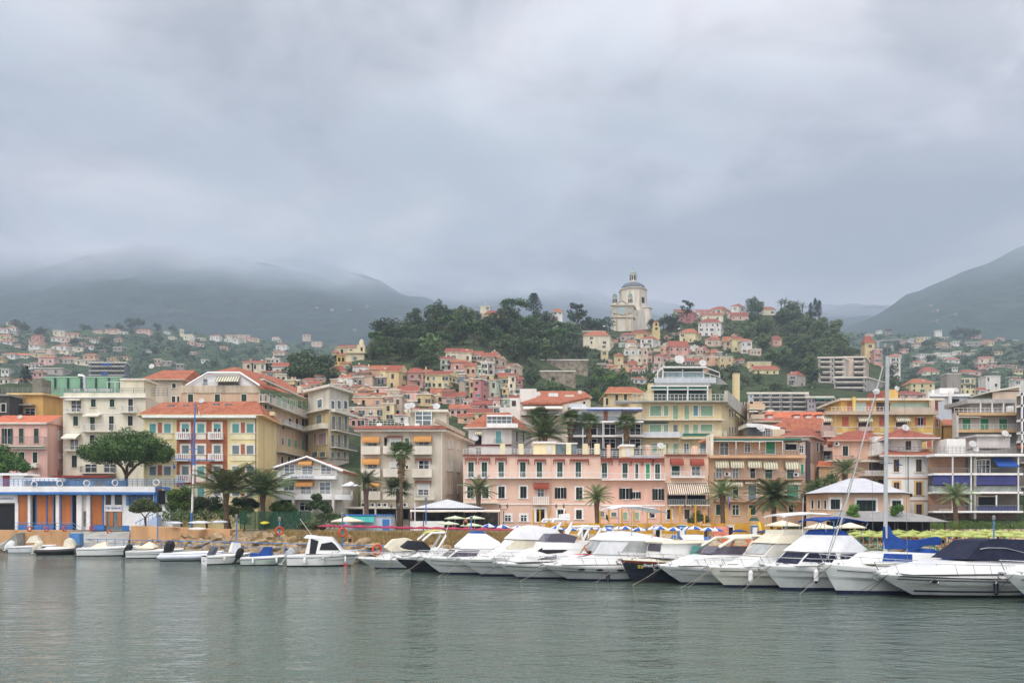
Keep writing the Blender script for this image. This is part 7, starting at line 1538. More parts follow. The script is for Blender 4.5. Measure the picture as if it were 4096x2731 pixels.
palm('date_palm','small pale date palm before the orange hotel awnings',1465,1930,108,68,2.6,seed=3,nf=30)
palm('date_palm','young date palm before the left end of the long pink house',1915,1962,112,66,2.8,seed=4,nf=32)
palm('date_palm','feathery date palm before the middle of the pink terrace',2388,1990,108,62,2.6,seed=5,nf=34)
palm('date_palm','slender palm in front of the left end of the tan awning block',2890,1975,112,78,2.7,seed=6,nf=28)
palm('date_palm','huge drooping date palm before the tan awning block',3096,1985,108,92,2.6,seed=7,nf=70,m=PALMD,droop=1.15)
palm('date_palm','grey green palm before the violet blinds of the modern flats',3822,1985,116,66,2.7,seed=8,nf=30)
palm('date_palm','palm behind the pale roofed pavilion, below the peach house',3380,1880,125,62,3,seed=9,nf=34)
palm('date_palm','large dark date palm rising behind the yellow stair house',2180,1745,137,95,5,seed=10,nf=44,m=PALMD,droop=.85)
palm('fan_palm','tall fan palm with a skirt of dead fronds before the beige hotel',1604,1812,112,62,2.7,'fan',38,PALMD,None,3.2,11)
palm('fan_palm','lower fan palm behind the trunk of the tall skirted one',1592,1960,115,66,2.7,'fan',40,PALMD,None,0,12)
for i,(px,py,lb)in enumerate(((2158,1668,'leftmost fan palm behind the pink terrace, above the dark date palm'),(2283,1680,'second fan palm from the left behind the pink terrace roof'),(2355,1692,'third fan palm from the left behind the pink terrace roof'),(2505,1695,'lone fan palm against the white terraces, left of the tall yellow block'))):
 palm('fan_palm',lb,px,py,141,52,5,'fan',44,PALMD,'fan palms behind the pink terrace',2.6 if i else 1.4,20+i,1.1)
for i,(px,py)in enumerate(((3125,1212),(3140,1210),(3158,1222),(3188,1218),(3150,1236),(3175,1235),(3210,1228))):
 palm('date_palm','small palm of the group on the right end of the ridge',px,py,605+i,20,Z_(1258,605),'date',16,PALM,'palms on the ridge',0,40+i)
for i,(px,py)in enumerate(((1735,1310),(1550,1385))):palm('date_palm',('palm in the middle of the wood on the hill','palm low at the left of the wood above the chapel')[i],px,py,(395,345)[i],34,Z_(py+30,(395,345)[i]),'date',34,PALM,None,0,60+i)
# umbrella pine on the promenade and the others down there
def bigtree(name,label,px,D,zf,blobs,m,leaf,n,limbs,flat=.7,seed=1,tr_=.35):
 """blobs: (px, py, radius px, depth offset) of the crown's lobes"""
 r=random.Random(seed);t=thing(name,label,'tree',(X_(px,D),D,zf));mb=MB();s=D/F
 cs=[]
 for bx,by,br,dy in blobs:
  c=P(bx,by,D+dy)
  for _ in range(15):d=rdir(r);cs.append((c+Vector((d.x,d.y,d.z*flat*.8))*br*s*.74,br*s*r.uniform(.4,.66)))
 clumps(mb,cs,n,leaf,m,r,flat);mb.build('crown',t)
 mb=MB();base=Vector((X_(px,D),D,zf-.3))
 for l in limbs:mb.tube([base]+[P(a,b,D+c)for a,b,c in l],[tr_]+[tr_*.75*(1-.7*k/len(l))for k in range(len(l))],BARK,7)
 mb.build('trunk',t);return t
bigtree('umbrella_pine','large umbrella pine spreading above the blue and white clubhouse',503,119.9,3,[(395,1812,62,-1),(360,1805,44,-1),(455,1772,66,-2),(510,1755,60,-2),(555,1765,62,-3),(600,1790,66,-4),(640,1818,48,-4),(480,1815,66,-1),(545,1815,66,-2),(662,1810,30,-4),(420,1822,54,-3),(590,1820,54,-4),(500,1800,70,-4),(430,1790,60,-3),(560,1795,66,-5)],FOLP,.13,150,[[(505,1900,0),(490,1870,-1),(455,1840,-2)],[(505,1900,0),(508,1865,-1),(530,1830,-2)],[(505,1905,0),(545,1860,-2),(590,1835,-3)]])
bigtree('umbrella_pine','pine crown at the left edge above the clubhouse roof cabin',-10,121.5,3,[(0,1820,62,0),(45,1840,48,0),(80,1865,34,0),(-50,1830,60,0),(20,1860,50,0)],FOLP,.16,80,[[(-5,1900,0),(10,1860,0)]],seed=2)
bigtree('small_umbrella_tree','small umbrella shaped tree before the clubhouse stairs',583,108,2.7,[(555,2030,34,0),(600,2026,36,0),(580,2010,34,0),(625,2036,20,0),(535,2038,16,0)],FOLM,.1,130,[[(580,2070,0),(560,2045,0)],[(583,2065,0),(605,2040,0)]],.6,3,.12)
bigtree('broadleaf_tree','bright green bushy tree left of the white flag mast foot',725,112,2.8,[(700,1985,30,0),(735,1970,34,0),(725,2010,40,0),(690,2020,26,0),(755,2015,24,0)],FOLB,.11,130,[[(725,2050,0)]],.9,4,.12)
bigtree('broadleaf_tree','dark spreading tree under the left date palm',830,112,2.8,[(800,2010,36,0),(850,2015,44,0),(770,2030,34,0),(880,2035,30,0)],FOL,.11,120,[[(820,2065,0),(800,2030,0)],[(825,2065,0),(850,2035,0)]],.7,5,.14)
bigtree('broadleaf_tree','olive coloured tree right of the dark spreading one',925,111,2.8,[(915,2040,28,0),(950,2045,30,0),(985,2040,26,0)],foliage('leaves_olive','#4c5a2c','#78854a'),.1,120,[[(915,2080,0)]],.8,6,.2)
bigtree('flowering_shrub','dark shrub with pale blossom between the two large palms',975,113,2.8,[(955,2005,26,0),(990,2010,28,0),(1015,2018,20,0)],FOL,.1,110,[[(985,2060,0)]],.8,7,.12)
bigtree('broadleaf_tree','round green shrub left of the residence ground floor',1130,112,2.8,[(1110,2030,28,0),(1145,2030,30,0),(1168,2040,20,0)],FOLB,.1,120,[[(1130,2070,0)]],.8,8,.15)
bigtree('broadleaf_tree','dark tree before the glazed doors of the gabled residence',1268,112,2.8,[(1265,1990,20,0),(1250,2020,22,0),(1290,2020,22,0),(1310,2040,20,0)],FOL,.1,110,[[(1270,2060,0)]],.9,9,.1)
bigtree('dark_shrub','low grey green shrub behind the green fence',1320,110,2.7,[(1290,2068,26,0),(1330,2066,26,0),(1365,2070,18,0)],FOLM,.09,60,[[(1320,2090,0)]],.7,10,.08)
bigtree('dark_shrub','leafy shrub by the dry grass at the right end of the green fence',1250,97,2.6,[(1225,2100,24,0),(1262,2095,24,0),(1245,2115,26,0),(1285,2105,18,0)],FOLM,.09,60,[[(1250,2125,0)]],.8,11,.08)
bigtree('topiary_tree','narrow topiary tree left of the mast before the pavilion',3418,103,2.4,[(3418,2030,20,0),(3405,2045,14,0),(3420,2060,16,0),(3395,2048,8,0)],FOLB,.08,60,[[(3415,2070,0)]],.9,12,.1)
bigtree('topiary_tree','round headed topiary tree right of the mast before the pavilion',3590,103,2.4,[(3585,2038,22,0),(3598,2030,16,0),(3575,2050,12,0)],FOLB,.08,60,[[(3590,2080,0)]],.9,13,.1)
bigtree('broadleaf_tree','dark hedge like tree behind the left corner of the pavilion',3265,121,3,[(3250,1945,28,0),(3290,1930,30,0),(3240,1975,30,0),(3275,1985,26,0),(3330,1915,22,0)],FOLM,.11,70,[[(3265,2010,0)]],.9,14,.15)
bigtree('dark_shrub','grey green shrub before the pink corner house',2795,112,2.8,[(2790,2065,24,0),(2815,2075,22,0),(2770,2085,20,0)],FOLM,.09,55,[[(2795,2100,0)]],.9,15,.08)
mb=MB();r=random.Random(9)
for _ in range(130):
 px=r.choice((r.uniform(655,1000),r.uniform(1085,1400)));py=r.uniform(2062,2100)-(18 if px<900 else 0);c=P(px,py,r.uniform(108.5,112));clumps(mb,[(c,r.uniform(.5,1.1))],60,.1,(FOLM,FOLB,FOL)[r.randrange(3)],r,.8)
o=mb.build('shrubbery');o['kind']='stuff';mb=MB()
for px in range(3600,4130,9):c=P(px,2100,112);clumps(mb,[(c+Vector((0,r.uniform(-.5,2),r.uniform(-.4,.1))),.75)],55,.1,FOLB,r)
o=mb.build('clipped_hedge');tag(o,'long clipped hedge below the grey modern flats','hedge')
# ================================================================ BOATS
NAVY=mat('navy_hull','#15192a',0.25,0.05,1,0.5,coat=.3);ANTI=mat('antifouling_blue','#1d2440',0.6,0.15,2);BLK=mat('black_rubber','#17181a',0.5,0.1,3);WOOD=mat('varnished_wood','#7a3420',0.3,0.2,4,0.5)
CVW=mat('cover_white','#dedfdf',0.85,0.06,1.5,bump=.3,bscale=3);CVC=mat('cover_cream','#d6ceb8',0.85,0.08,1.5,bump=.3,bscale=3);CVB=mat('cover_blue','#1f4487',0.85,0.12,2,bump=.5,bscale=4);CVN=mat('cover_navy','#1f2438',0.9,0.15,2,bump=.5,bscale=4);CVK=mat('cover_black','#23242b',0.9,0.2,2,bump=.6,bscale=5)
TINT=mat('tinted_screen','#4a4350',0.1,0.1,2,0.6);CLEARV=mat('plastic_window','#a3a6a4',0.2,0.12,1.5,0.5);ROPE=mat('rope','#b9ae98',0.9,0.1,5);ROPED=mat('rope_dark','#3c3a38',0.9,0.1,5);DKC=mat('cream_gelcoat','#e2dcc8',0.3,0.04,1,0.5)
HSHADE=mat('hull_pale_grey','#cdcfce',.3,.06,1,.5,coat=.2)  # white gelcoat greyed: the shade on the hull sides is put into the colour
class Boat:
 def __init__(s,name,label,px,py,D,L,B,rz,bowright=False,hull=None,bottom=None,cat='boat',fs=None,rake=1.0,stripe=None,deck=None,group=None,top=None,xfrac=.5):
  """px, py: bow tip in the photo, D its depth; heading rz"""
  s.L,s.B,s.D=L,B,D;bow=P(px,py,D);s.fb=bow.z;s.fs=fs or s.fb*.78
  c,n=cos(rz),sin(rz);o=Vector((bow.x-c*L,bow.y-n*L,0));s.rz=rz;s.o=o
  s.t=thing(name,label,cat,o,rz,group);s.hm=hull or(HSHADE if group==G1 else GEL);mb=MB();N_=18;top=top or(GEL if hull is None else None)
  lay=[(-.35,.55,0),(0.0,.8,.0),(.13,.835,.07),(.5,.92,.5),(.62,.945,.62),(.9,.99,.9),(1.0,1.0,1.0)]
  ms=[bottom or ANTI,bottom or ANTI,s.hm,stripe or s.hm,s.hm,top or s.hm]
  def pt(t,k):
   zf,bf,xf=lay[k];e=max(0,(t-xfrac)/(1-xfrac));b=B/2*(1-e**(2.3 if k>3 else 1.75))*(bf if t<.98 else 1)*(0.9+.1*min(1,t/.2));b=max(b,0.012)
   sh=s.fs+(s.fb-s.fs)*t**1.8;z=sh*zf if zf>0 else zf;x=t*(L-rake*(1-xf));return x,b,z
  s.sheer=lambda t:pt(t,6)
  for sd in(1,-1):
   for k in range(6):
    a=[(lambda q:(q[0],q[1]*sd,q[2]))(pt(i/N_,k))for i in range(N_+1)];b=[(lambda q:(q[0],q[1]*sd,q[2]))(pt(i/N_,k+1))for i in range(N_+1)]
    mb.add(a+b,[((i,i+1,N_+2+i,N_+1+i)if sd>0 else(i,N_+1+i,N_+2+i,i+1))for i in range(N_)],ms[k])
  q=[pt(0,k)for k in range(7)];mb.poly([(a,b,c_)for a,b,c_ in q]+[(a,-b,c_)for a,b,c_ in q[::-1]],s.hm)
  mb.build('hull',s.t,world=False,smooth=True)
  mb=MB();dm=deck or GEL;rows=[]
  for i in range(N_+1):
   x,b,z=pt(i/N_,6);cb=.05+.08*sin(pi*min(1,i/N_*1.1)*.9);rows.append([(x,b,z),(x,b,z+.05),(x,b*.93,z+.055),(x,b*.5,z+.05+cb),(x,0,z+.06+cb),(x,-b*.5,z+.05+cb),(x,-b*.93,z+.055),(x,-b,z+.05),(x,-b,z)])
  mb.loft(rows,dm,close=False,caps=False);mb.build('deck',s.t,world=False)
  sm_=(NAVY,RAILG,BLK)[len(label)%3]
  for sd in(1,-1):mb=MB();mb.tube([(x+0,sd*(y+.012),z*.93)for x,y,z in(pt(i/N_,5)for i in range(N_))],.022,sm_,4,False);mb.build('rubbing_strake',s.t,world=False)
  if L>8:
   for t_ in(.7,.82):x,y,z=pt(t_,6);mb=MB();mb.box(x-.24,-.24,z+.1,x+.24,.24,z+.2,TINT);mb.box(x-.3,-.3,z+.08,x+.3,.3,z+.16,GEL);mb.build('deck_hatch',s.t,world=False)
   x,y,z=pt(.9,6);mb=MB();mb.tube([(x,-.18,z+.08),(x,.18,z+.08)],.1,STEEL,7);mb.build('windlass',s.t,world=False)
   for t_ in(.3,.93):
    for sd in(1,-1):x,y,z=pt(t_,6);mb=MB();mb.tube([(x-.12,sd*y*.9,z+.13),(x+.12,sd*y*.9,z+.13)],.025,STEEL,4);mb.box(x-.04,sd*y*.9-.02,z+.04,x+.04,sd*y*.9+.02,z+.13,STEEL);mb.build('cleat',s.t,world=False)
  s.f=Face((o.x,o.y),(bow.x,bow.y))if c>0 else Face((bow.x,bow.y),(o.x,o.y))
 def q(s,px,py,y=0.0):
  k=(px-CX)/F;c,n=cos(s.rz),sin(s.rz);ox,oy=s.o.x-n*y,s.o.y+c*y
  u=(k*oy-ox)/(c-k*n);D=oy+n*u;return u,Z_(py,D)
 def prof(s,name,pts,w,m,wt=None,parent=None,smooth=False,y=0.0):
  """side outline in photo pixels pushed out to half width w (bottom) and wt (top)"""
  P_=[s.q(*p)for p in pts];zs=[z for _,z in P_];z0,z1=min(zs),max(zs);wt=w if wt is None else wt
  s.tp=(w,wt,z0,max(z1-z0,.01));s.pp=P_;ww=[w+(wt-w)*(z-z0)/max(z1-z0,.01)for _,z in P_];mb=MB();n=len(P_)
  mb.add([(x,y+a,z)for(x,z),a in zip(P_,ww)]+[(x,y-a,z)for(x,z),a in zip(P_,ww)],[tuple(range(n)),tuple(range(2*n-1,n-1,-1))]+[(i,n+i,n+(i+1)%n,(i+1)%n)for i in range(n)],m)
  o=mb.build(name,parent or s.t,world=False,smooth=smooth);return o
 def pane(s,name,pts,w,m,wt=None,parent=None,z0=None,z1=None):
  """glass or stripe on both sides, following the same taper"""
  P_=[s.q(*p)for p in pts];zs=[z for _,z in P_];w,wt,a0,a1=s.tp
  for sd in(1,-1):
   mb=MB();mb.prism([(x,sd*(w+(wt-w)*(z-a0)/a1+.004),z)for x,z in P_],(0,sd*.02,0),m);mb.build(name,parent or s.t,world=False)
 def front(s,m,i=0,f0=.12,f1=.9,k=.86):
  """windscreen pane on the raked front of the last cabin outline"""
  (x0,z0),(x1,z1)=s.pp[i],s.pp[i+1];w,wt,a,h=s.tp;d=Vector((z1-z0,0,x0-x1)).normalized()*.03;R4=[]
  for f_ in(f0,f1):z=z0+(z1-z0)*f_;ww=(w+(wt-w)*(z-a)/h)*k;R4 .append([Vector((x0+(x1-x0)*f_,y,z))+d for y in(-ww,0,ww)])
  for j,nm in((0,'windscreen'),(1,'windscreen')):mb=MB();mb.prism([R4[0][j]+Vector((0,.02,0)),R4[0][j+1]-Vector((0,.02,0)),R4[1][j+1]-Vector((0,.02,0)),R4[1][j]+Vector((0,.02,0))],d*.5,m);mb.build(nm,s.t,world=False)
 def rail(s,t0=.45,h=.55,m=STEEL,n=6,inset=.06,lean=.12):
  mb=MB()
  for sd in(1,-1):
   top=[]
   for i in range(n+1):
    t=t0+(1-t0)*i/n;x,b,z=s.sheer(min(t,.995));b=max(b-inset,.02)*sd;p=Vector((x+lean*(i/n)*2,b*1.03,z+h*(.25+.75*min(1,i/1.2)if i<2 else 1)));top.append(p)
    mb.tube([(x-.12,b,z+.03),p],.015,m,4)
   mb.tube(top,.02,m,4)
  x,b,z=s.sheer(.99);mb.tube([(x+lean*2,.08,z+h),(x+lean*2.6,0,z+h),(x+lean*2,-.08,z+h)],.02,m,4);mb.build('bow_rail',s.t,world=False)
 def anchor(s):
  x,b,z=s.sheer(1);mb=MB();mb.box(x-.3,-.09,z+.02,x+.22,.09,z+.1,STEEL);mb.tube([(x-.1,0,z+.02),(x+.32,0,z-.1),(x+.22,0,z-.34)],.035,RAILG,5);mb.tube([(x+.05,-.16,z-.3),(x+.3,0,z-.16),(x+.05,.16,z-.3)],.03,RAILG,4);mb.build('anchor',s.t,world=False)
 def line(s,dx=-2.2,dy=-1.0,m=ROPE,t=.96,sd=1):
  x,b,z=s.sheer(t);a=Vector((x,b*sd,z+.05));e=Vector((x+dx*-1,b*sd+dy,-.2));mb=MB();mb.tube([a,a.lerp(e,.5)-Vector((0,0,.08)),e],.011,m,4);mb.build('mooring_line',s.t,world=False)
 def tube(s,name,pts,r,m,y=0.0,both=False,parent=None):
  mb=MB()
  if both and name=='radar_arch':a=s.q(*pts[-2]);mb.tube([(a[0],-y,a[1]),(a[0],y,a[1])],r*.9,m,6);
  for sd in((1,-1)if both else(1,)):mb.tube([(lambda a:(a[0],y*sd,a[1]))(s.q(*p))for p in pts],r,m,6)
  return mb.build(name,parent or s.t,world=False)
 def bimini(s,pts,w,m,legs,th=.05):
  """fabric canopy through the pixel points, on bent tube legs"""
  Q=[s.q(*p)for p in pts];rows=[]
  for x,z in Q:rows.append([(x,w*k/4,z+.13*(1-(k/4)**2))for k in range(-4,5)])
  mb=MB();mb.loft(rows,m,close=False,caps=False);mb.loft([[(a,b,c-th)for a,b,c in r]for r in rows][::-1],m,close=False,caps=False)
  for r in(rows[0],rows[-1]):mb.poly(r+[(a,b,c-th-.06)for a,b,c in r[::-1]],m)
  o=mb.build('bimini_top',s.t,world=False);mb=MB()
  for(x0,y0,x1,y1)in legs:
   for sd in(1,-1):a,c=s.q(x0,y0),s.q(x1,y1);mb.tube([(a[0],sd*w*.97,a[1]),(c[0],sd*w*.9,c[1])],.022,STEEL,5)
  mb.build('frame',o,world=False);return o
 def outboard(s,px,py,pxb,pyb,m,sc=1.0):
  """cowling centre and leg end in pixels"""
  (x,z),(xb,zb)=s.q(px,py),s.q(pxb,pyb);mb=MB();d=Vector((x-xb,0,z-zb)).normalized();e=Vector((d.z,0,-d.x));c=Vector((x,0,z));rows=[]
  for k,(a,w,h)in enumerate(((-.42,.16,.14),(-.3,.21,.22),(0,.24,.27),(.28,.22,.25),(.42,.13,.15))):rows.append([c+d*a*sc+e*(h*sc*cos(t))+Vector((0,w*sc*sin(t),0))for t in[2*pi*j/10 for j in range(10)]])
  mb.loft(rows,m);mb.hexa([Vector((xb,0,zb))+Vector((dx,dy,0))for dx,dy in((-.1,-.05),(.1,-.05),(.1,.05),(-.1,.05))],[c-d*.35*sc+Vector((dx,dy,0))for dx,dy in((-.12,-.09),(.12,-.09),(.12,.09),(-.12,.09))],m);mb.tube([Vector((xb-.2,0,zb)),Vector((xb+.2,0,zb))],[.05,.09],m,7)
  mb.build('outboard_motor',s.t,world=False,smooth=False)
 def cover(s,name,pts,w,m,wt=.3):
  return s.prof(name,pts,w,m,wt)
def fender(bt,t,m,label,sd,h=.75,drop=.25,r=.13,tip=None):
 x,b,z=bt.sheer(t);c,n=cos(bt.rz),sin(bt.rz);y=sd*(b+r*.7);W=Vector((bt.o.x+c*x-n*y,bt.o.y+n*x+c*y,z-drop))
 mb=MB();pr=[(.02,0),(r*.6,-.05),(r,-.16),(r,-h+.16),(r*.6,-h+.05),(.02,-h)];mb.lathe(pr[:4],W,m,10);mb.lathe(pr[3:],W,tip or m,10)
 x2,y2=x,sd*b;mb.tube([W,(bt.o.x+c*x2-n*y2,bt.o.y+n*x2+c*y2,z+.08)],.012,ROPE,4)
 return tag(mb.build('fender',smooth=False),label,'fender')
RR,RL=pi+.3,.12
G1,G2='cruisers moored bow out in a row','small boats moored stern out along the pontoon'
# --- right hand row
b=Boat('motor_cruiser','white sport boat with a cream cover, left end of the cruiser row',1430,2232,69,8.2,2.7,RR,group=G1,rake=1.5)
b.prof('cabin_top',[(1500,2232),(1560,2205),(1640,2190),(1720,2200),(1740,2232)],.95,GEL,.7);b.cover('cockpit_cover',[(1538,2188),(1570,2156),(1625,2150),(1680,2175),(1690,2200),(1560,2205)],.95,CVC,.6);b.rail(.5);b.anchor();b.line();b.line(-1.2,-1.5,ROPED)
b=Boat('motor_cruiser','black hulled cruiser with a black cover and a white radar arch',1577,2228,64.5,9,3,RR,hull=NAVY,bottom=BLK,group=G1,top=GEL,rake=1.4)
b.prof('cabin_top',[(1630,2225),(1680,2196),(1740,2186),(1800,2196),(1840,2225)],1.05,GEL,.75);b.cover('cockpit_cover',[(1605,2186),(1635,2160),(1690,2165),(1715,2190),(1705,2206),(1620,2195)],1.0,CVK,.55)
b.tube('radar_arch',[(1730,2205),(1748,2180),(1772,2140),(1768,2128),(1715,2130),(1680,2160)],.1,GEL,1.1,True);b.bimini([(1695,2132),(1735,2122),(1775,2128)],.9,mat('cover_yellow_green','#b9b566',.85,.1,2),[]);b.rail(.45);b.anchor();b.line();b.line(-1.4,-1.7)
b.tube('antenna',[(1762,2190),(1786,2102)],.02,WHITE,.5)
b=Boat('flybridge_cruiser','white flybridge cruiser with a white canvas tent and a blue roller, dark blue bottom',1683,2228,61.8,10.2,3.2,RR,group=G1,bottom=ANTI,rake=1.6)
b.prof('cabin',[(1775,2228),(1815,2195),(1980,2190),(2010,2228)],1.25,GEL,1.05);b.front(TINT);b.pane('windscreen',[(1785,2224),(1820,2199),(1905,2197),(1890,2220)],1.24,TINT,1.1);b.prof('flybridge_tent',[(1828,2184),(1880,2132),(1935,2133),(1985,2165),(2005,2190),(1830,2192)],1.15,CVW,.6);b.prof('cover_top',[(1880,2133),(1895,2123),(1925,2122),(1940,2135)],.62,CVB,.4);b.rail(.4);b.anchor();b.line();b.line(-1.5,-1.6,ROPED)
lettering('Albuge',Face((b.q(1945,2165)[0]*cos(RR)+b.o.x+.95*sin(RR)*-1*-1,b.o.y+sin(RR)*b.q(1945,2165)[0]-1.0),(b.q(1975,2165)[0]*cos(RR)+b.o.x+.95*sin(RR),b.o.y+sin(RR)*b.q(1975,2165)[0]-1.0)),1946,1970,2173,2164,.01,NAVY,b.t,0,'name_lettering')
b=Boat('flybridge_cruiser','large white flybridge cruiser with a cream windscreen cover, fourth in the row',1835,2236,59.8,11.5,3.5,RR,group=G1,fs=1.3,rake=1.8)
b.prof('cabin',[(1950,2228),(2010,2190),(2035,2158),(2240,2160),(2270,2232)],1.4,GEL,1.15);b.pane('screen_cover',[(2000,2192),(2045,2157),(2160,2160),(2140,2192)],1.36,CVC,1.18);b.prof('flybridge',[(2034,2154),(2078,2110),(2120,2100),(2200,2112),(2245,2150),(2220,2160)],1.3,CVW,.95);b.tube('radar_arch',[(2230,2150),(2265,2090),(2255,2078),(2195,2076),(2188,2088)],.1,GEL,1.2,True)
b.prof('radar_dome',[(2240,2072),(2240,2056),(2272,2053),(2274,2070)],.35,WHITE,.3);b.rail(.35,n=8);b.anchor();b.line();b.line(-1.5,-1.6)
b=Boat('motor_cruiser','white cruiser with a plum tinted wraparound screen and dark eye shaped side windows',1983,2252,57.2,9.4,3.1,RR,group=G1,rake=1.7)
b.prof('cabin',[(2050,2244),(2110,2200),(2165,2185),(2330,2178),(2360,2236)],1.2,GEL,.95);b.pane('side_window',[(2130,2200),(2150,2188),(2190,2187),(2250,2197),(2230,2206),(2170,2212)],1.06,BLK,.99);b.pane('side_window',[(2130,2234),(2165,2222),(2205,2216),(2205,2232)],1.17,BLK,1.1)
b.prof('windscreen',[(2167,2163),(2190,2133),(2242,2131),(2292,2145),(2278,2170)],.98,TINT,.8);b.prof('cockpit_coaming',[(2160,2166),(2290,2168),(2345,2160),(2360,2195),(2150,2195)],1.05,GEL,.95);b.tube('radar_arch',[(2345,2180),(2380,2112),(2372,2104),(2310,2106),(2290,2140)],.11,GEL,1.1,True);b.rail(.4);b.anchor();b.line(m=ROPED)
b=Boat('motor_cruiser','white cruiser with portholes along a black line and a sunbather on the foredeck',2168,2258,55.2,11,3.4,RR,group=G1,stripe=None,top=GEL,rake=2.0)
b.prof('cabin_top',[(2230,2254),(2300,2226),(2370,2210),(2440,2204),(2640,2212),(2670,2250)],1.3,GEL,1.0);b.prof('wheelhouse',[(2350,2212),(2385,2160),(2480,2158),(2640,2160),(2660,2220)],1.2,CVW,1.05);b.front(CLEARV);b.pane('plastic_window',[(2455,2206),(2490,2166),(2588,2168),(2590,2204)],1.19,CLEARV,1.08);b.prof('flybridge_tent',[(2378,2158),(2420,2132),(2470,2122),(2520,2126),(2600,2145),(2665,2155),(2640,2163)],1.2,CVW,.75)
b.bimini([(2425,2036),(2460,2028),(2530,2027),(2590,2036),(2640,2050)],1.15,CVW,[(2636,2052,2580,2148),(2500,2030,2500,2140),(2540,2030,2545,2060)])
x_=None
for px in(2300,2364,2442):
 u,z=b.q(px,2241);tt=u/b.L;X,B_,Zs=b.sheer(tt)
 for sd in(1,-1):mb=MB();n=12;mb.prism([(u+.28*cos(2*pi*i/n),sd*(B_*.985),Zs-.2+.075*sin(2*pi*i/n))for i in range(n)],(0,sd*.04,0),BLK);mb.build('porthole',b.t,world=False)
mb=MB()
for sd in(1,-1):mb.tube([(lambda q_:(q_[0],sd*(q_[1]+.012),q_[2]-.34))(b.sheer(i/14))for i in range(15)],.022,BLK,4,False)
mb.build('rubbing_line',b.t,world=False);b.rail(.3,.6,n=9);b.anchor();b.line();b.line(-1.6,-1.5,ROPED);fender(b,.62,NAVY,'dark blue fender on the side of the cruiser with portholes',1 if cos(RR)<0 else-1,.85)
SB=b
b=Boat('lobster_cruiser','navy hulled boat with a varnished wood rail, white wheelhouse and white name lettering',2482,2238,54.2,9.6,3.0,RR,hull=NAVY,bottom=mat('bottom_black','#121214',.6,.1,1),group=G1,top=WOOD,deck=DKC,rake=.8,fs=1.2)
b.prof('wheelhouse',[(2612,2228),(2622,2166),(2800,2164),(2815,2230)],1.15,GEL,1.05);b.front(TINT,0,.4,.92);b.prof('roof',[(2612,2166),(2625,2160),(2830,2160),(2832,2168),(2615,2172)],1.3,DKC,1.25);b.pane('curtained_window',[(2716,2212),(2728,2178),(2790,2178),(2802,2212)],1.12,mat('teal_curtain','#5f8f88',.8,.2,8),1.08);b.prof('life_raft_case',[(2742,2158),(2742,2138),(2802,2138),(2804,2158)],.4,WHITE,.38);b.rail(.45);b.anchor();b.line()
u0,z0=b.q(2552,2262);
def sidetext(bt,txt,px,pyb,hgt,wid,m,sd,shear=.3):
 u,z=bt.q(px,pyb,0);me=text_mesh(txt,1,m,.01,shear);xs=[v.co.x for v in me.vertices];ys=[v.co.y for v in me.vertices];X0,X1,Y0,Y1=min(xs),max(xs),min(ys),max(ys)
 for v in me.vertices:
  a=(v.co.x-X0)/(X1-X0);uu=u-a*wid;zz=z+(v.co.y-Y0)/(Y1-Y0)*hgt;B_=bt.sheer(uu/bt.L)[1]*(.9+.1*zz/bt.fb);v.co=Vector((uu,sd*(B_+.03+v.co.z),zz))
 o=bpy.data.objects.new('name_lettering',me);COL.objects.link(o);o.parent=bt.t
sidetext(b,'Sireck',2552,2263,.2,.62,WHITE,1)
mb=MB();[mb.box(b.L-1.35+.22*i,b.sheer(.87)[1]*.82,.98+.08*k,b.L-1.2+.22*i,b.sheer(.87)[1]*.93,1.03+.08*k,mat('gilt','#c9b14a',.5,0))for i in range(2)for k in range(3)];mb.build('emblem',b.t,world=False)
b=Boat('motor_cruiser','white cruiser with tinted screens and a cream bimini right of the navy hulled boat',2630,2262,52.0,9.6,3.1,RR,group=G1,rake=1.8,stripe=GEL)
b.prof('cabin_top',[(2690,2258),(2750,2232),(2800,2218),(2830,2214),(3030,2214),(3060,2255)],1.2,GEL,1.0);b.prof('windscreen',[(2810,2212),(2850,2184),(2960,2182),(3030,2205),(3030,2216)],1.1,TINT,.85);b.tube('radar_arch',[(2950,2200),(2972,2160),(2968,2150),(2900,2150),(2840,2185)],.1,DKC,1.1,True);b.bimini([(2893,2153),(2940,2144),(3010,2143),(3075,2150)],1.1,CVC,[(3070,2152,3060,2210)]);b.rail(.35,n=8);b.anchor();b.line();b.line(-1.2,-1.6,ROPED)
b=Boat('sport_fisher','cream sport fishing boat with cream canvas screens and a hard white canopy',2826,2268,49.8,10.4,3.3,RR,group=G1,hull=mat('hull_offwhite','#dedbd0',.3,.04,1,.5),rake=1.3,bottom=ANTI,fs=1.2)
b.prof('cabin',[(2940,2262),(3010,2225),(3070,2205),(3250,2200),(3265,2260)],1.3,GEL,1.1);b.prof('screen_tent',[(3010,2222),(3062,2168),(3240,2168),(3255,2225)],1.22,mat('cream_vinyl','#cfccc0',.3,.08,1),1.1);b.front(CLEARV);b.prof('upper_tent',[(3050,2170),(3092,2135),(3200,2130),(3240,2172)],1.2,CVC,.9);b.prof('flybridge',[(3095,2136),(3098,2118),(3240,2118),(3245,2140)],.95,DKC,.95);b.bimini([(3097,2064),(3130,2060),(3200,2055),(3278,2058)],1.1,CVW,[(3110,2066,3100,2120),(3200,2060,3180,2135),(3260,2060,3230,2130)]);b.rail(.35,n=7);b.anchor();b.line();b.line(-1.3,-1.5)
fender(b,.78,WHITE,'white fender hanging at the bow of the blue topped flybridge boat',1,.8,.1,.15)
b=Boat('flybridge_cruiser','white flybridge boat with dark blue windows, white tent and two royal blue tops',3050,2262,47.6,10.2,3.3,RR,group=G1,rake=1.3,bottom=ANTI,fs=1.25)
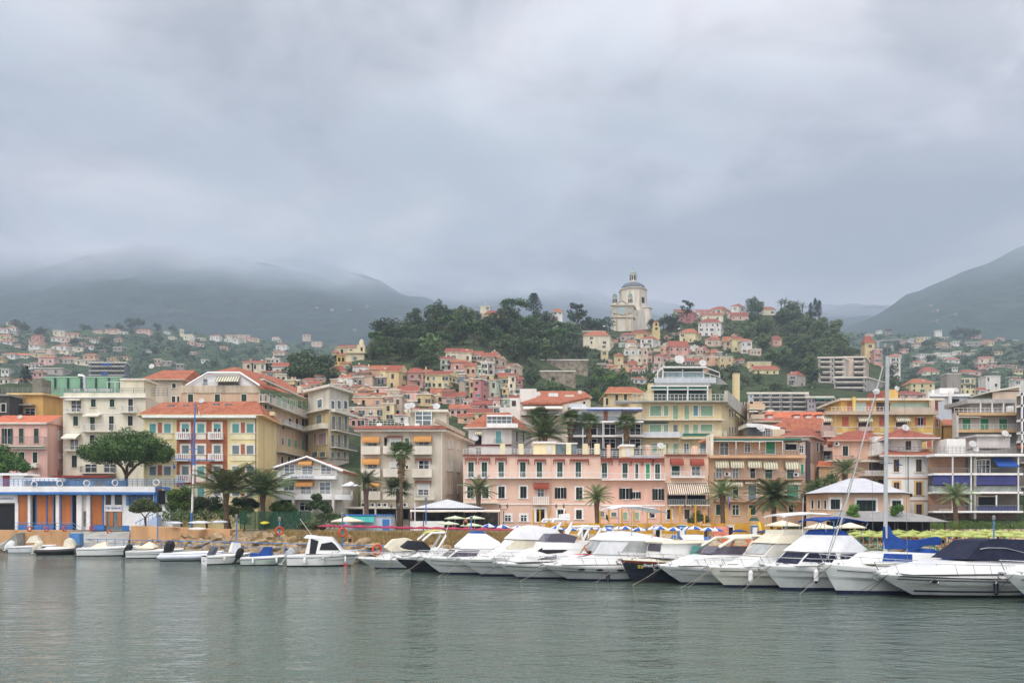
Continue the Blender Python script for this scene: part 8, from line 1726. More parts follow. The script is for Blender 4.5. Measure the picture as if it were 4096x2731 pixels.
b.prof('cabin',[(3140,2258),(3190,2205),(3380,2200),(3430,2258)],1.3,GEL,1.1);b.front(CVN);b.pane('dark_window',[(3155,2240),(3190,2207),(3290,2208),(3300,2246),(3230,2244)],1.28,CVN,1.13);b.pane('dark_window',[(3305,2246),(3310,2212),(3395,2212),(3430,2240)],1.27,CVN,1.13);b.prof('flybridge_tent',[(3180,2203),(3250,2138),(3370,2140),(3415,2195),(3390,2206)],1.2,CVW,.8);b.prof('blue_hood',[(3250,2138),(3262,2118),(3310,2114),(3350,2122),(3382,2165),(3345,2148)],.95,CVB,.6)
b.bimini([(3238,2084),(3270,2075),(3340,2074),(3425,2088)],1.1,CVB,[(3245,2084,3262,2125),(3330,2076,3300,2120),(3422,2090,3385,2160)]);b.rail(.35,n=8);b.anchor();b.line(m=ROPED);b.line(-1.4,-1.3);fender(b,.74,WHITE,'white fender with a dark tip on the blue topped flybridge boat',1,.85,.05,.14,ANTI);b.tube('antenna',[(3192,2155),(3196,1990)],.015,WHITE,.4)
b=Boat('sailing_boat','white sailing boat with a tall mast and blue sail covers',3288,2256,45.3,11,3.3,RR+.02,group=G1,rake=1.0,bottom=ANTI,fs=1.15)
b.prof('coachroof',[(3430,2250),(3475,2212),(3530,2204),(3700,2210),(3725,2250)],1.05,GEL,.85);b.prof('blue_cover',[(3478,2240),(3490,2210),(3600,2213),(3592,2248)],1.08,CVB,.9);b.prof('sprayhood',[(3665,2215),(3680,2192),(3780,2218),(3785,2232),(3720,2240)],1.0,CVB,.8)
b.tube('mast',[(3541,2212),(3543,1900),(3550,1425)],.115,mat('mast_alloy','#b4b7b6',.35,.06,2,.5));b.tube('boom',[(3543,2198),(3762,2160)],.06,RAILG);b.prof('sail_cover',[(3536,2194),(3534,2110),(3542,2092),(3556,2105),(3568,2135),(3600,2156),(3670,2158),(3745,2145),(3762,2152),(3757,2178),(3690,2182),(3670,2195),(3600,2196)],.13,CVB,.06)
b.tube('mast_head',[(3550,1425),(3550,1330)],.018,RAILG);b.tube('wind_vane',[(3543,1318),(3568,1318)],.02,mat('vane_red','#8c4a44',.7,0));b.tube('forestay',[(3546,1460),(3300,2250)],.02,RAILG);b.tube('furled_jib',[(3532,1465),(3420,1880),(3372,2062),(3312,2232)],[.035,.045,.05,.035],mat('furled_sail','#b4b4b0',.8,.1,3));b.tube('radar_reflector',[(3503,1560),(3507,1575)],[.2,.14],WHITE)
b.tube('backstay',[(3550,1430),(3840,2240)],.008,RAILG);b.tube('shroud',[(3548,1560),(3560,2235)],.01,RAILG,1.3,True);b.tube('spreader',[(3520,1852),(3572,1852)],.03,RAILG);b.prof('dinghy',[(3352,2252),(3360,2240),(3420,2238),(3436,2248),(3430,2262),(3360,2262)],.5,WHITE,.5);b.rail(.3,.6,n=8);b.anchor();b.line(m=ROPED);b.line(-1.5,-1.2)
b=Boat('motor_cruiser','largest white cruiser with a navy canvas cover and black waterline stripe, at the right',3508,2297,43,13,3.8,RR-.05,group=G1,rake=2.4,stripe=GEL,bottom=BLK,xfrac=.42)
b.prof('cabin_top',[(3575,2290),(3650,2262),(3760,2240),(3900,2238),(4150,2250),(4180,2285)],1.5,GEL,1.15);b.prof('cockpit_cover',[(3792,2232),(3850,2182),(3870,2160),(3940,2152),(4060,2156),(4140,2200),(4150,2245),(3960,2240)],1.35,CVN,.95)
b.tube('cover_hoop',[(3850,2192),(3880,2187),(3950,2188),(4040,2210)],.025,STEEL,1.18,True);mb=MB()
for sd in(1,-1):
 for zf,rr_ in((.97,.03),(.33,.045),(.66,.012)):mb.tube([(lambda q_:(q_[0]-(1-zf)*1.6*(i/14),sd*(q_[1]*(.86+.14*zf)+.02),q_[2]*zf))(b.sheer(i/14))for i in range(14)],rr_,BLK if zf!=.66 else RAILG,4,False)
mb.build('hull_stripe',b.t,world=False)
u,z=b.q(3768,2311,1.7);
for sd in(1,-1):mb=MB();n=14;B_=b.sheer(u/b.L)[1]*.965;mb.prism([(u+.24*cos(2*pi*i/n),sd*B_,.93+.1*sin(2*pi*i/n))for i in range(n)],(0,sd*.05,0),BLK);o=mb.build('porthole',b.t,world=False);mb=MB();mb.tube([(u+.25*cos(2*pi*i/n),sd*(B_+.05),.93+.11*sin(2*pi*i/n))for i in range(n+1)],.02,STEEL,4);mb.build('rim',o,world=False)
b.rail(.2,.7,n=11);b.anchor();b.line(-1,-1.6,ROPED);b.line(-.2,-2.2,ROPED);b.line(-2.6,-.8,ROPED)
fender(b,.55,NAVY,'black fender on the side of the largest cruiser',1,.8,.1,.13);fender(b,.42,mat('fender_blue','#34507e',.5,.05,1),'slate blue fender on the side of the largest cruiser',1,.8,.1,.13)
b=Boat('motor_cruiser','white boat whose bow with anchor just enters at the right edge',4012,2295,40,10,3.2,RR-.05,group=G1,bottom=BLK,rake=1.8);b.prof('cabin_top',[(4080,2290),(4130,2262),(4300,2262),(4320,2290)],1.1,GEL,.9);b.rail(.3,.7);b.anchor();b.line(-1,-1.2,ROPED)
# --- left hand row
def small(label,px,py,D,L,B=2.1,**k):return Boat(k.pop('name','motor_boat'),label,px,py,D,L,B,RL+k.pop('dr',0),group=G2,**k)
b=small('white cuddy cabin boat with dark windows and a silver outboard',1442,2212,74,6.5,2.3,rake=.9,fs=.95,bottom=BLK,name='cabin_boat')
b.prof('cuddy',[(1225,2212),(1240,2152),(1262,2142),(1330,2146),(1345,2165),(1372,2198),(1410,2204),(1440,2214)],.98,GEL,.72);b.front(BLK,4,.1,.95);b.pane('dark_window',[(1282,2198),(1290,2172),(1330,2165),(1345,2176),(1362,2198)],.84,BLK,.76);b.pane('doorway',[(1243,2212),(1248,2152),(1278,2162),(1268,2212)],.9,BLK,.78);b.prof('roof_rack',[(1218,2150),(1230,2138),(1265,2140),(1285,2152),(1240,2152)],.8,GEL,.7);b.pane('graphic',[(1270,2238),(1310,2225),(1345,2217),(1310,2232)],1.18,RAILG,1.2)
b.outboard(1158,2212,1122,2256,mat('motor_silver','#a3a7aa',.3,.08,2,.5),1.3);b.tube('antenna',[(1246,2138),(1200,2074)],.02,WHITE);b.rail(.55,.35)
for t_,lb in((.25,'thick white fender at the stern of the cuddy cabin boat'),(.5,'slim white fender amidships on the cuddy cabin boat'),(.8,'short white fender near the bow of the cuddy cabin boat')):fender(b,t_,WHITE,lb,-1,.62,.1,.13 if t_<.3 else .09)
b=small('pale green open boat with a bright blue cover',1175,2222,75.5,4.7,bottom=BLK,hull=mat('hull_pale','#c6cdc6',.4,.05,1))
b.prof('blue_cover',[(1003,2224),(1005,2210),(1040,2212),(1058,2186),(1086,2186),(1090,2222)],.6,CVB,.4);b.outboard(958,2212,938,2250,BLK,1.25);
for t_,lb in((.25,'left white fender of the blue covered boat'),(.7,'right white fender of the blue covered boat')):fender(b,t_,WHITE,lb,-1,.5,.02,.1)
b=small('white open boat with an upright white console seat',1000,2212,78.5,4.4,bottom=BLK,dr=.55);b.prof('console',[(918,2208),(930,2168),(958,2170),(960,2208)],.35,CVW,.3);b.outboard(850,2206,822,2242,mat('motor_grey','#4c5058',.4,.1,2),1.35);fender(b,.35,CVC,'cream fender on the boat with the console seat',-1,.5,.02,.12)
def rib(label,px,py,D,L,m,mo,msc=1.1,dr=0):
 b=small(label,px,py,D,L,1.7,hull=m,bottom=BLK,dr=dr,name='inflatable_boat');mb=MB()
 for sd in(1,-1):mb.tube([(-.25,sd*.8,.42)]+[(lambda q_:(q_[0],sd*max(q_[1]*.98,.05),.42+.3*(i/10)**3))(b.sheer(min(i/10,.97)))for i in range(11)],[.12]+[.24]*9+[.22,.16],m,10)
 mb.build('tube',b.t,world=False,smooth=True);return b
b=rib('grey white inflatable with a big black outboard',895,2205,83.5,6.2,mat('rib_grey','#c9ccd4',.5,.06,1),BLK);b.outboard(676,2192,660,2238,BLK,1.9);mb=MB();mb.tube([(.5,-.82,.45),(5,-.6,.5)],.03,BLK,4);mb.build('grab_line',b.t,world=False)
b=small('white boat with a pointed cream tent cover and black outboard',735,2196,89.5,5.9,bottom=BLK,stripe=RAILG);b.prof('tent_cover',[(540,2190),(575,2180),(600,2164),(628,2186),(620,2192)],.85,CVC,.15);b.outboard(512,2196,492,2226,BLK,1.45)
b=small('white boat with a beige cover over its brown seats',560,2184,95,6.8,bottom=BLK);b.prof('beige_cover',[(370,2188),(395,2172),(425,2164),(434,2185),(400,2192)],.7,CVC,.2);b.prof('console_panel',[(370,2194),(372,2184),(412,2182),(414,2194)],.5,SHB,.5);b.outboard(312,2194,304,2218,mat('motor_grey','#4c5058'),1.4)
b=rib('black and white inflatable with a cream wrapped motor',335,2190,98.5,5.2,mat('rib_black','#3a3536',.5,.1,1),CVC);b.outboard(150,2184,130,2212,CVC,1.7);b.prof('seat_cover',[(258,2190),(262,2160),(275,2150),(292,2155),(306,2188)],.5,CVC,.25);b.prof('white_deck',[(180,2196),(195,2184),(250,2186),(300,2200)],.6,GEL,.5)
b=small('white inflatable at the left end with a white wrapped motor',225,2180,104,5.5,bottom=RAILG,hull=CVW);b.outboard(38,2180,18,2200,CVW,1.6);b.prof('beige_cover',[(110,2170),(125,2145),(150,2138),(165,2168)],.5,CVC,.25)
for px,py,D,c,lb in((1341,2258,74,'#d8b022','small yellow mooring buoy before the cuddy cabin boat'),(1382,2260,73.3,'#c8342a','small red mooring buoy before the cuddy cabin boat')):
 p=P(px,py,D);mb=MB();mb.lathe([(.02,-.1),(.13,-.05),(.17,.07),(.13,.19),(.04,.24),(.03,.32)],(p.x,p.y,0),mat('buoy_'+c[1:],c,.5,.08,2),12);tag(mb.build('mooring_buoy',smooth=True),lb,'buoy')
# ================================================================ PONTOON, ROCKS, BEACH
def ql(s,off=0.0):
 """a point s metres along the small boats' quay, off metres inland"""
 a,b=Vector((-66.0,108.6)),Vector((-17.9,77.0));u=(b-a).normalized();n=Vector((-u.y,u.x));p=a+u*s+n*off;return p
t=thing('pontoon','narrow grey pontoon behind the small boats','pontoon',(-42,93,0));mb=MB()
for k in range(-6,17):a,c=ql(k*4,1.4),ql(k*4+3.96,1.4);a2,c2=ql(k*4,3.0),ql(k*4+3.96,3.0);mb.hexa([(a.x,a.y,.5),(c.x,c.y,.5),(c2 .x,c2 .y,.5),(a2 .x,a2 .y,.5)],[(a.x,a.y,.68),(c.x,c.y,.68),(c2 .x,c2 .y,.68),(a2 .x,a2 .y,.68)],CONC)
mb.build('deck',t)
for k in range(-5,17,2):a=ql(k*4,2.2);mb=MB();mb.tube([(a.x,a.y,-1),(a.x,a.y,.5)],.15,RAILG,7);mb.build('pile',t)
t=thing('quay_railing','long pale blue railing behind the small boats','railing',(-42,95,.7));mb=MB();mb.tube([(*ql(-20,3.2),1.75),(*ql(66,3.2),1.75)],.045,RAILB,5);mb.tube([(*ql(-20,3.2),1.25),(*ql(66,3.2),1.25)],.025,RAILB,4);mb.build('handrail',t)
for k in range(-10,34,1):a=ql(k*2.0,3.2);mb=MB();mb.tube([(a.x,a.y,.3),(a.x,a.y,1.75)],.04,RAILB,5);mb.build('post',t)
def rock_mesh(sd):
 bm=bmesh.new();bmesh.ops.create_icosphere(bm,subdivisions=3,radius=1.0);r=random.Random(sd);pl=[(rdir(r),r.uniform(.5,.8))for _ in range(15)]
 for v in bm.verts:
  for n,d in pl:
   q=v.co.dot(n)-d
   if q>0:v.co-=n*q
  v.co+=v.co.normalized()*noise.noise(v.co*2.5+Vector((sd,0,0)))*.06
 me=bpy.data.meshes.new('boulder');bm.to_mesh(me);bm.free();me.materials.append(ROCKM);return me
ROCKM=mat('breakwater_rock','#ad9470',.92,.3,1.1,bump=.8,bscale=4,col2='#6f614c');RM=[rock_mesh(i)for i in range(6)];r=random.Random(4)
def rock(x,y,z,s):
 o=bpy.data.objects.new('boulder',r.choice(RM));COL.objects.link(o);o.location=(x,y,z);o.scale=(s*r.uniform(.9,1.5),s*r.uniform(.8,1.1),s*r.uniform(.55,.8));o.rotation_euler=(r.uniform(-.4,.4),r.uniform(-.4,.4),r.uniform(0,6));tag(o,'tan breakwater boulder on the bank behind the pontoon','boulder','boulders of the breakwater')
for row,(off,z)in enumerate(((4.4,.35),(5.7,.9),(7.0,1.45),(8.4,1.95),(9.8,2.35))):
 s=12 if row else 14
 while s<(82,82,70,46,40)[row]:
  p=ql(s,off)if s<57.5 else Vector((-17.9+(s-57.5),77+off-(s-57.5)*.22));k=r.uniform(.6,1.15);rock(p.x,p.y+r.uniform(-.3,.3),z*(1 if s<58 else .9)+r.uniform(-.15,.2),k);s+=k*1.75
# dry grass on the bank
mb=MB();r=random.Random(8);GR=foliage('dry_grass','#8f7a48','#b39a62');GR2=foliage('green_grass','#4f5a2c','#727a40')
for i in range(11000):
 u=r.random();x=-30+36*u+r.uniform(-1,1);y=quayY(x)+r.uniform(8,15);h=r.uniform(.3,.85);z=landz(x,y)-.05;a=r.uniform(0,6.28);w=.05;d=Vector((cos(a),sin(a),0))*w;e=Vector((r.uniform(-.2,.2),r.uniform(-.2,.2),h))
 mb.tri(Vector((x,y,z))-d,Vector((x,y,z))+d,Vector((x,y,z))+e,GR if r.random()<.88 else GR2)
o=mb.build('dry_grass');o['kind']='stuff'
# ochre sea wall and ramps before the clubhouse
OC=plaster('#c4935a',.14)
t=thing('ochre_wall','ochre rendered sea wall before the clubhouse','wall',(-60,108,.5));mb=MB()
for(x0,x1,y0,y1,D)in((-60,285,2120,2172,109),):mb.box(X_(x0,D),D,-.2,X_(x1,D),D+5,Z_(y0,D),OC)
mb.build('masonry',t);mb=MB();D=109;mb.hexa([(X_(40,D),D-1.5,.3),(X_(100,D),D-1.5,.3),(X_(100,D),D-.05,.3),(X_(-30,D),D-.05,.3)],[(X_(40,D),D-1.5,1.0),(X_(90,D),D-1.5,2.4),(X_(100,D),D-.05,2.6),(X_(-30,D),D-.05,.6)],CONC);mb.build('ramp',t)
t=thing('ochre_wall','ochre wall under the planted terrace right of the clubhouse','wall',(-45,104,1.2));mb=MB();mb.hexa([(X_(522,105),105,.2),(X_(920,99),99,.2),(X_(920,99),104,.2),(X_(522,105),108,.2)],[(X_(522,105),105,Z_(2102,105)),(X_(920,99),99,Z_(2118,99)),(X_(920,99),104,Z_(2118,99)),(X_(522,105),108,Z_(2102,105))],OC);mb.build('masonry',t)
t=thing('slipway','grey concrete slipway with a blue cabinet between the ochre walls','slipway',(-52,107,0));mb=MB();mb.hexa([(X_(285,104),103,-.3),(X_(522,104),103,-.3),(X_(522,109),109,-.3),(X_(285,109),109,-.3)],[(X_(285,104),103,.6),(X_(522,104),103,.7),(X_(522,109),109,2.7),(X_(285,109),109,2.7)],CONC);mb.build('slab',t);mb=MB();mb.box(X_(284,103),102.6,.5,X_(325,103),103.6,Z_(2132,103),RAILB);mb.build('cabinet',t)
# clubhouse terrace railing, life rings
def ring(px,py,D,c,label,r_=.34,face=0.0,name='life_ring',post=None):
 p=P(px,py,D);mb=MB();n=18;cc=[p+Vector((cos(2*pi*i/n)*r_*cos(face),cos(2*pi*i/n)*r_*sin(face),sin(2*pi*i/n)*r_))for i in range(n+1)];mb.tube(cc,.085,c,7,False);tag(mb.build(name,smooth=True),label,'life ring')
RW,RO=mat('ring_white','#e4e2dc',.6,.05,3),mat('ring_orange','#cf4a26',.6,.1,3)
for i,(px,fc)in enumerate(((137,1.1),(239,1.0),(347,.9),(460,1.0),(625,.1))):ring(px,(1936,1933,1932,1930,1929)[i],113.6,RW,('leftmost white life ring on the clubhouse railing','second white life ring from the left on the clubhouse railing','middle white life ring on the clubhouse railing','fourth white life ring from the left on the clubhouse railing','full faced white life ring at the right end of the clubhouse railing')[i],.4,fc)
for i,(px,py)in enumerate(((118,2114),(186,2115),(258,2114),(367,2110),(438,2128))):ring(px,py,108.4,RO,('leftmost red life ring on the ochre wall rail','second red life ring on the ochre wall rail','third red life ring on the ochre wall rail','red life ring on the post before the clubhouse shutters','red life ring leaning on the slipway rail')[i],.3,1.1)
t=thing('terrace_railing','blue railing along the terrace before the clubhouse','railing',(-60,109,2.7));mb=MB()
for y in(2090,2105):mb.tube([P(60,y,109.3),P(290,y,109.3),P(330,y+22,108)],.035,RAILB,5)
mb.build('handrail',t)
for px in range(70,300,22):mb=MB();mb.tube([P(px,2118,109.3),P(px,2090,109.3)],.03,RAILB,4);mb.build('post',t)
# lamp and ring posts along the pontoon
def post(px,y0,y1,D,label,rg=None,m=RAILB,head=True):
 t=thing('lamp_post',label,'lamp post',P(px,y1,D));mb=MB();mb.tube([P(px,y1,D),P(px,y0,D)],.07,m,7);mb.build('pole',t)
 if head:mb=MB();p=P(px,y0,D);mb.lathe([(.03,-.3),(.14,-.2),(.16,.15),(.05,.25)],p,RAILG,8);mb.build('lantern',t)
 if rg:ring(px+(0 if rg[1]else 4),rg[0],D-.15,RO,'orange life ring on the '+label.split(' ',1)[1],.38,.5)
post(630,2055,2165,95,'tall blue post left of the pine shaped tree stairs',m=RAILB);post(946,2065,2165,84,'tall blue post before the left date palm');post(1118,2075,2155,80,'short blue post before the green fence',(2122,1));post(1370,2060,2190,77,'blue post right of the cuddy cabin',(2128,1));post(1885,2072,2160,80,'thin blue post before the blue white parasols');post(3335,2080,2150,88,'blue beach post under the cream canopies');post(1660,2010,2105,96,'thin pale post left of the white tent roof',m=RAILW,head=False);post(1704,1995,2095,96,'blue post before the white tent roof');post(3975,2070,2160,80,'floodlight mast before the clipped hedge')
ring(1508,2196,71,RO,'orange life ring on the rail of the leftmost white cruiser',.4,.6)
# flag mast with yard
D=108;t=thing('flag_mast','blue and white flag mast with a yard and blue stays before the yellow brick house','flag mast',P(766,2110,D))
mb=MB();mb.tube([P(775,1860,D),P(777,1740,D),P(781,1610,D)],[.16,.13,.08],BLP,8);mb.tube([P(766,2110,D),P(775,1860,D)],[.15,.15],WHITE,8);mb.tube([P(766,2108,D-.1),P(767,2050,D-.1)],.17,BLP,8);mb.build('mast',t)
mb=MB();mb.tube([P(690,1834,D),P(775,1838,D),P(858,1840,D)],.07,BLP,6);mb.tube([P(750,1796,D),P(805,1796,D)],.05,BLP,6);mb.tube([P(775,1862,D),P(800,1836,D)],.05,BLP,5);mb.tube([P(775,1862,D),P(750,1836,D)],.05,BLP,5);mb.tube([P(755,1735,D),P(765,1790,D)],.04,BLP,5);mb.build('yard',t);mb=MB();mb.tube([P(862,1838,D),P(775,1612,D)],.012,RAILG,3);mb.tube([P(690,1834,D),P(775,1612,D)],.012,RAILG,3);mb.build('stay',t)
def flag(pts,cols,D,label,n=6):
 """pts: hoist top, hoist bottom, fly top, fly bottom in pixels; vertical bands of colour"""
 mb=MB();N_=n*len(cols)
 def s_(u,v):a=Vector(pts[0]).lerp(Vector(pts[2]),u);b=Vector(pts[1]).lerp(Vector(pts[3]),u);c=a.lerp(b,v);q=P(c.x,c.y,D);q.y+=sin(u*9+v)*.12;return q
 for i in range(N_):
  for j in range(3):mb.quad(s_(i/N_,(j+1)/3),s_((i+1)/N_,(j+1)/3),s_((i+1)/N_,j/3),s_(i/N_,j/3),mat('flag_'+cols[i//n][1:],cols[i//n],.8,.08,3))
 return tag(mb.build('flag'),label,'flag')
flag([(785,1618),(787,1645),(800,1655),(812,1672)],['#2f6b45','#d4d0c8','#b23438'],107.6,'drooping green white red flag on the blue mast');flag([(690,1842),(691,1862),(702,1868),(698,1880)],['#3a68a8'],107.9,'small blue pennant at the left end of the yard');flag([(2910,1965),(2912,2000),(2922,2010),(2918,2042)],['#24407e','#9aa8c0','#24407e'],97,'blue banner on the yellow pole before the tan block');flag([(3585,1842),(3585,1862),(3598,1855),(3613,1860)],['#27345c'],110,'dark blue pennant before the white tower villa');flag([(2424,2055),(2424,2075),(2432,2062),(2434,2085)],['#1f5a40'],90,'small green flag on the blue white parasol beach')
# green mesh fence
t=thing('green_fence','green mesh fence of tall posts right of the date palms','fence',(X_(1110,98),98,2.5));mb=MB();GF=mat('green_mesh','#1f4a36',.85,.2,2);
for i in range(15):px=960+20*i;mb.tube([P(px,2118-(px-960)*.02,99),P(px,2045,99)],.04,GF,4)
for k in range(60):px=962+4.7*k;a,c=P(px,2116,99),P(px,2047,99);mb.box(a.x-.035,a.y,a.z,a.x+.035,a.y+.01,c.z,GF)
for k in range(16):a=P(960,2046+4.4*k,99.02);mb.box(a.x,a.y,a.z-.03,X_(1240,99),a.y+.01,a.z+.03,GF)
mb.build('mesh',t)
# upturned boats and clutter on the terrace
for i,(px,py,w,c,lb)in enumerate(((800,2094,90,'#c9cdd2','long pale rowing hull stored on the terrace under the trees'),(700,2096,60,'#bfc3cc','pale hull stored left on the terrace'),(880,2092,60,'#b9bcc4','grey hull stored right on the terrace'),(790,2120,70,'#d8cfc0','canoe with a red keel on the bank'),(1060,2096,36,'#c8bc3c','yellow dinghy behind the green fence'))):
 D=103-i;c_=P(px,py,D);Lh=w/F*D;mb=MB();mb.loft([[(c_.x+Lh*(u-.5),c_.y+cos(a)*.55*sin(pi*min(max(u,.03),.97))**.6,c_.z+sin(a)*.38*sin(pi*min(max(u,.03),.97))**.5+.12*(2*u-1)**2)for a in[pi*j/6 for j in range(7)]]for u in[k/8 for k in range(9)]],mat('stored_hull_'+c[1:],c,.5,.12,2),True);tag(mb.build('stored_boat',smooth=True),lb,'boat')
# restaurant tent, blue kiosk
t=thing('restaurant_pavilion','open restaurant with a low white pyramid roof and dark valance','restaurant',(X_(1800,108),108,2.9));D=108;RGW=stripes('ribbed_white_roof','#cfd0d2','#bdbfc3',0,3,.7,.2,.08)
q=[P(1652,2031,D),P(1937,2031,D),P(1937,2031,D+9),P(1652,2031,D+9)];a=P(1790,1996,D+4.5);mb=MB();q[2].z=q[3].z=q[0].z;mb.add(q+[a],[(0,1,4),(1,2,4),(2,3,4),(3,0,4)],RGW);mb.prism([v-Vector((0,0,.32))for v in q],(0,0,.3),CVN);mb.build('roof',t)
mb=MB();mb.prism([P(1640,2046,D-2),P(2000,2046,D-2),P(2000,2042,D),P(1640,2042,D)],(0,0,.12),TRIM);mb.build('canopy',t);mb=MB();mb.box(X_(1645,D),D+2,2.6,X_(1990,D),D+6,Z_(2048,D),mat('dim_interior','#3d3a36',.8,.4,1.5));mb.build('interior',t)
for px in(1645,1700,1800,1860,1940,1998):mb=MB();mb.box(X_(px,D)-.06,D-1.9,2.5,X_(px,D)+.06,D-1.8,Z_(2046,D),SHB);mb.build('post',t)
mb=MB();mb.box(X_(1645,D),D-1.5,2.5,X_(1780,D),D-1,Z_(2083,D),WHITE);mb.build('counter',t)
t=thing('beach_kiosk','low blue and white kiosk with a turquoise awning','kiosk',(X_(1480,104),104,2.7));D=104;mb=MB();mb.box(X_(1380,D),D,2.4,X_(1562,D),D+4,Z_(2060,D),plaster('#c4d2e0'));mb.build('wall',t);mb=MB();mb.box(X_(1372,D),D-.3,Z_(2061,D),X_(1566,D),D+4.3,Z_(2056,D),BLP);mb.build('roof',t);mb=MB();mb.prism([P(1390,2063,D-.1),P(1496,2063,D-.1),P(1496,2088,D-1.3),P(1390,2088,D-1.3)],(0,0,.05),mat('turquoise_awning','#3f9a92',.8,.08,1));mb.build('awning',t);mb=MB();mb.box(X_(1530,D),D-.06,2.4,X_(1558,D),D,Z_(2076,D),BLP);mb.build('door',t)
# umbrellas: one of each kind, then copies
def parasol(name,label,c1,c2,rad,h,rise=.35,group=None,n=8):
 t=thing(name,label,'parasol',(0,0,0),0,group);mb=MB()
 for i in range(n):
  a,b=2*pi*i/n,2*pi*(i+1)/n;p,q_=Vector((cos(a)*rad,sin(a)*rad,h)),Vector((cos(b)*rad,sin(b)*rad,h));m_=c1 if i%2 else c2;ap=Vector((0,0,h+rise));mi=(p+q_)/2*.55+Vector((0,0,(h+rise*.5)*.45));mi.z=h+rise*.42
  mb.add([p,q_,ap],[(0,1,2)],m_);mb.add([p,q_,q_-Vector((0,0,.12)),p-Vector((0,0,.12))],[(0,3,2,1)],m_)
 mb.build('canopy',t,world=False);mb=MB();mb.tube([(0,0,-.2),(0,0,h+rise+.1)],.03,RAILW,5);mb.build('pole',t,world=False);return t
ORD='first second third fourth fifth sixth seventh eighth ninth tenth eleventh twelfth thirteenth fourteenth fifteenth sixteenth seventeenth eighteenth nineteenth'.split()+['']*60
def row(proto,spots,labels):
 for i,(px,py,D)in enumerate(spots):
  h_=proto_h;x=X_(px,D);z=Z_(py,D)-h_;o=proto if i==0 else dup(proto);o.location=(x,D,z);o.rotation_euler=(0,0,(i*.7)%1);o['label']=(labels[i%len(labels)]if isinstance(labels,list)else labels.replace('#',ORD[i]))
BW_,WW_=mat('parasol_blue','#2a5aa6',.8,.06,2),mat('parasol_white','#dcdcda',.8,.04,2);GNP=mat('parasol_lime','#a3ad5e',.8,.12,1.5);PG=mat('parasol_pale_green','#c3cfb0',.8,.06,1.5);MAG=mat('parasol_magenta','#a3324f',.8,.12,1.5);NVP=mat('parasol_navy','#33406f',.8,.1,2)
proto_h=2.35;sp=[(1955,2093,97),(2010,2096,98),(2070,2100,99)]+[(2225+46*i+(i%3)*9,(2101,2106,2103)[i%3],(97,93,101)[i%3])for i in range(14)]+[(2860,2108,96)]
row(parasol('beach_parasol','',BW_,WW_,1.0,2,group='blue and white parasols in rows on the beach'),sp,'# blue and white beach parasol from the left, before the pink terrace')
proto_h=2.25;sp=[]
for k,(y,D,n)in enumerate(((2116,101,15),(2124,96,16),(2132,91,15))):sp+=[(3245+(870/n)*i+k*17,y+(i%3)*2,D)for i in range(n)]
row(parasol('beach_parasol','',GNP,GNP,.98,2,.25,group='lime green parasols in rows on the right beach'),[s for s in sp if s[0]<4110],'lime green beach parasol in the crowded rows on the right')
proto_h=2.4;row(parasol('cafe_parasol','',PG,PG,1.35,2.1,.3,group='pale green cafe parasols'),[(1820,2062,102),(1898,2062,102),(1795,2084,97),(1885,2090,97)],['pale green parasol, upper left of the cafe four','pale green parasol, upper right of the cafe four','pale green parasol, lower left of the cafe four','pale green parasol, lower right of the cafe four'])
proto_h=2.3;row(parasol('beach_parasol','',MAG,MAG,1.35,2.05,.2,group='magenta parasols edge to edge along the promenade'),[(1315+62*i,2094+i*1.3,96-i*.2)for i in range(13)],'# magenta parasol from the left in the row above the dry grass')
proto_h=2.3;row(parasol('beach_parasol','',NVP,NVP,1.0,2.0,.25,group='navy parasols on the right beach'),[(2955,2113,99),(3060,2116,99),(3440,2116,106),(3700,2120,106),(3990,2122,106)],['navy parasol right of the orange chairs','navy parasol left of the dark screen post','navy parasol behind the lime ones below the pavilion','navy parasol behind the lime ones before the hedge','navy parasol far right behind the lime ones'])
for px,py,D,rad,lb,c in((1390,2064,101,2.1,'wide cream parasol left of the turquoise awning',CVC),(3130,2080,99,2.3,'wide cream parasol, left of three under the canvas tops',CVC),(3280,2090,99,2.1,'wide cream parasol, middle of three beyond the blue bimini',CVC),(3400,2088,99,2.0,'wide cream parasol, right of three beyond the blue bimini',CVC),(1403,1925,113,1.4,'white parasol on the terrace of the gabled residence',WW_),(3450,2055,104,.1,'',None)):
 if c:t=parasol('wide_parasol',lb,c,c,rad,2.3,.6);t.location=(X_(px,D),D,Z_(py,D)-2.9)
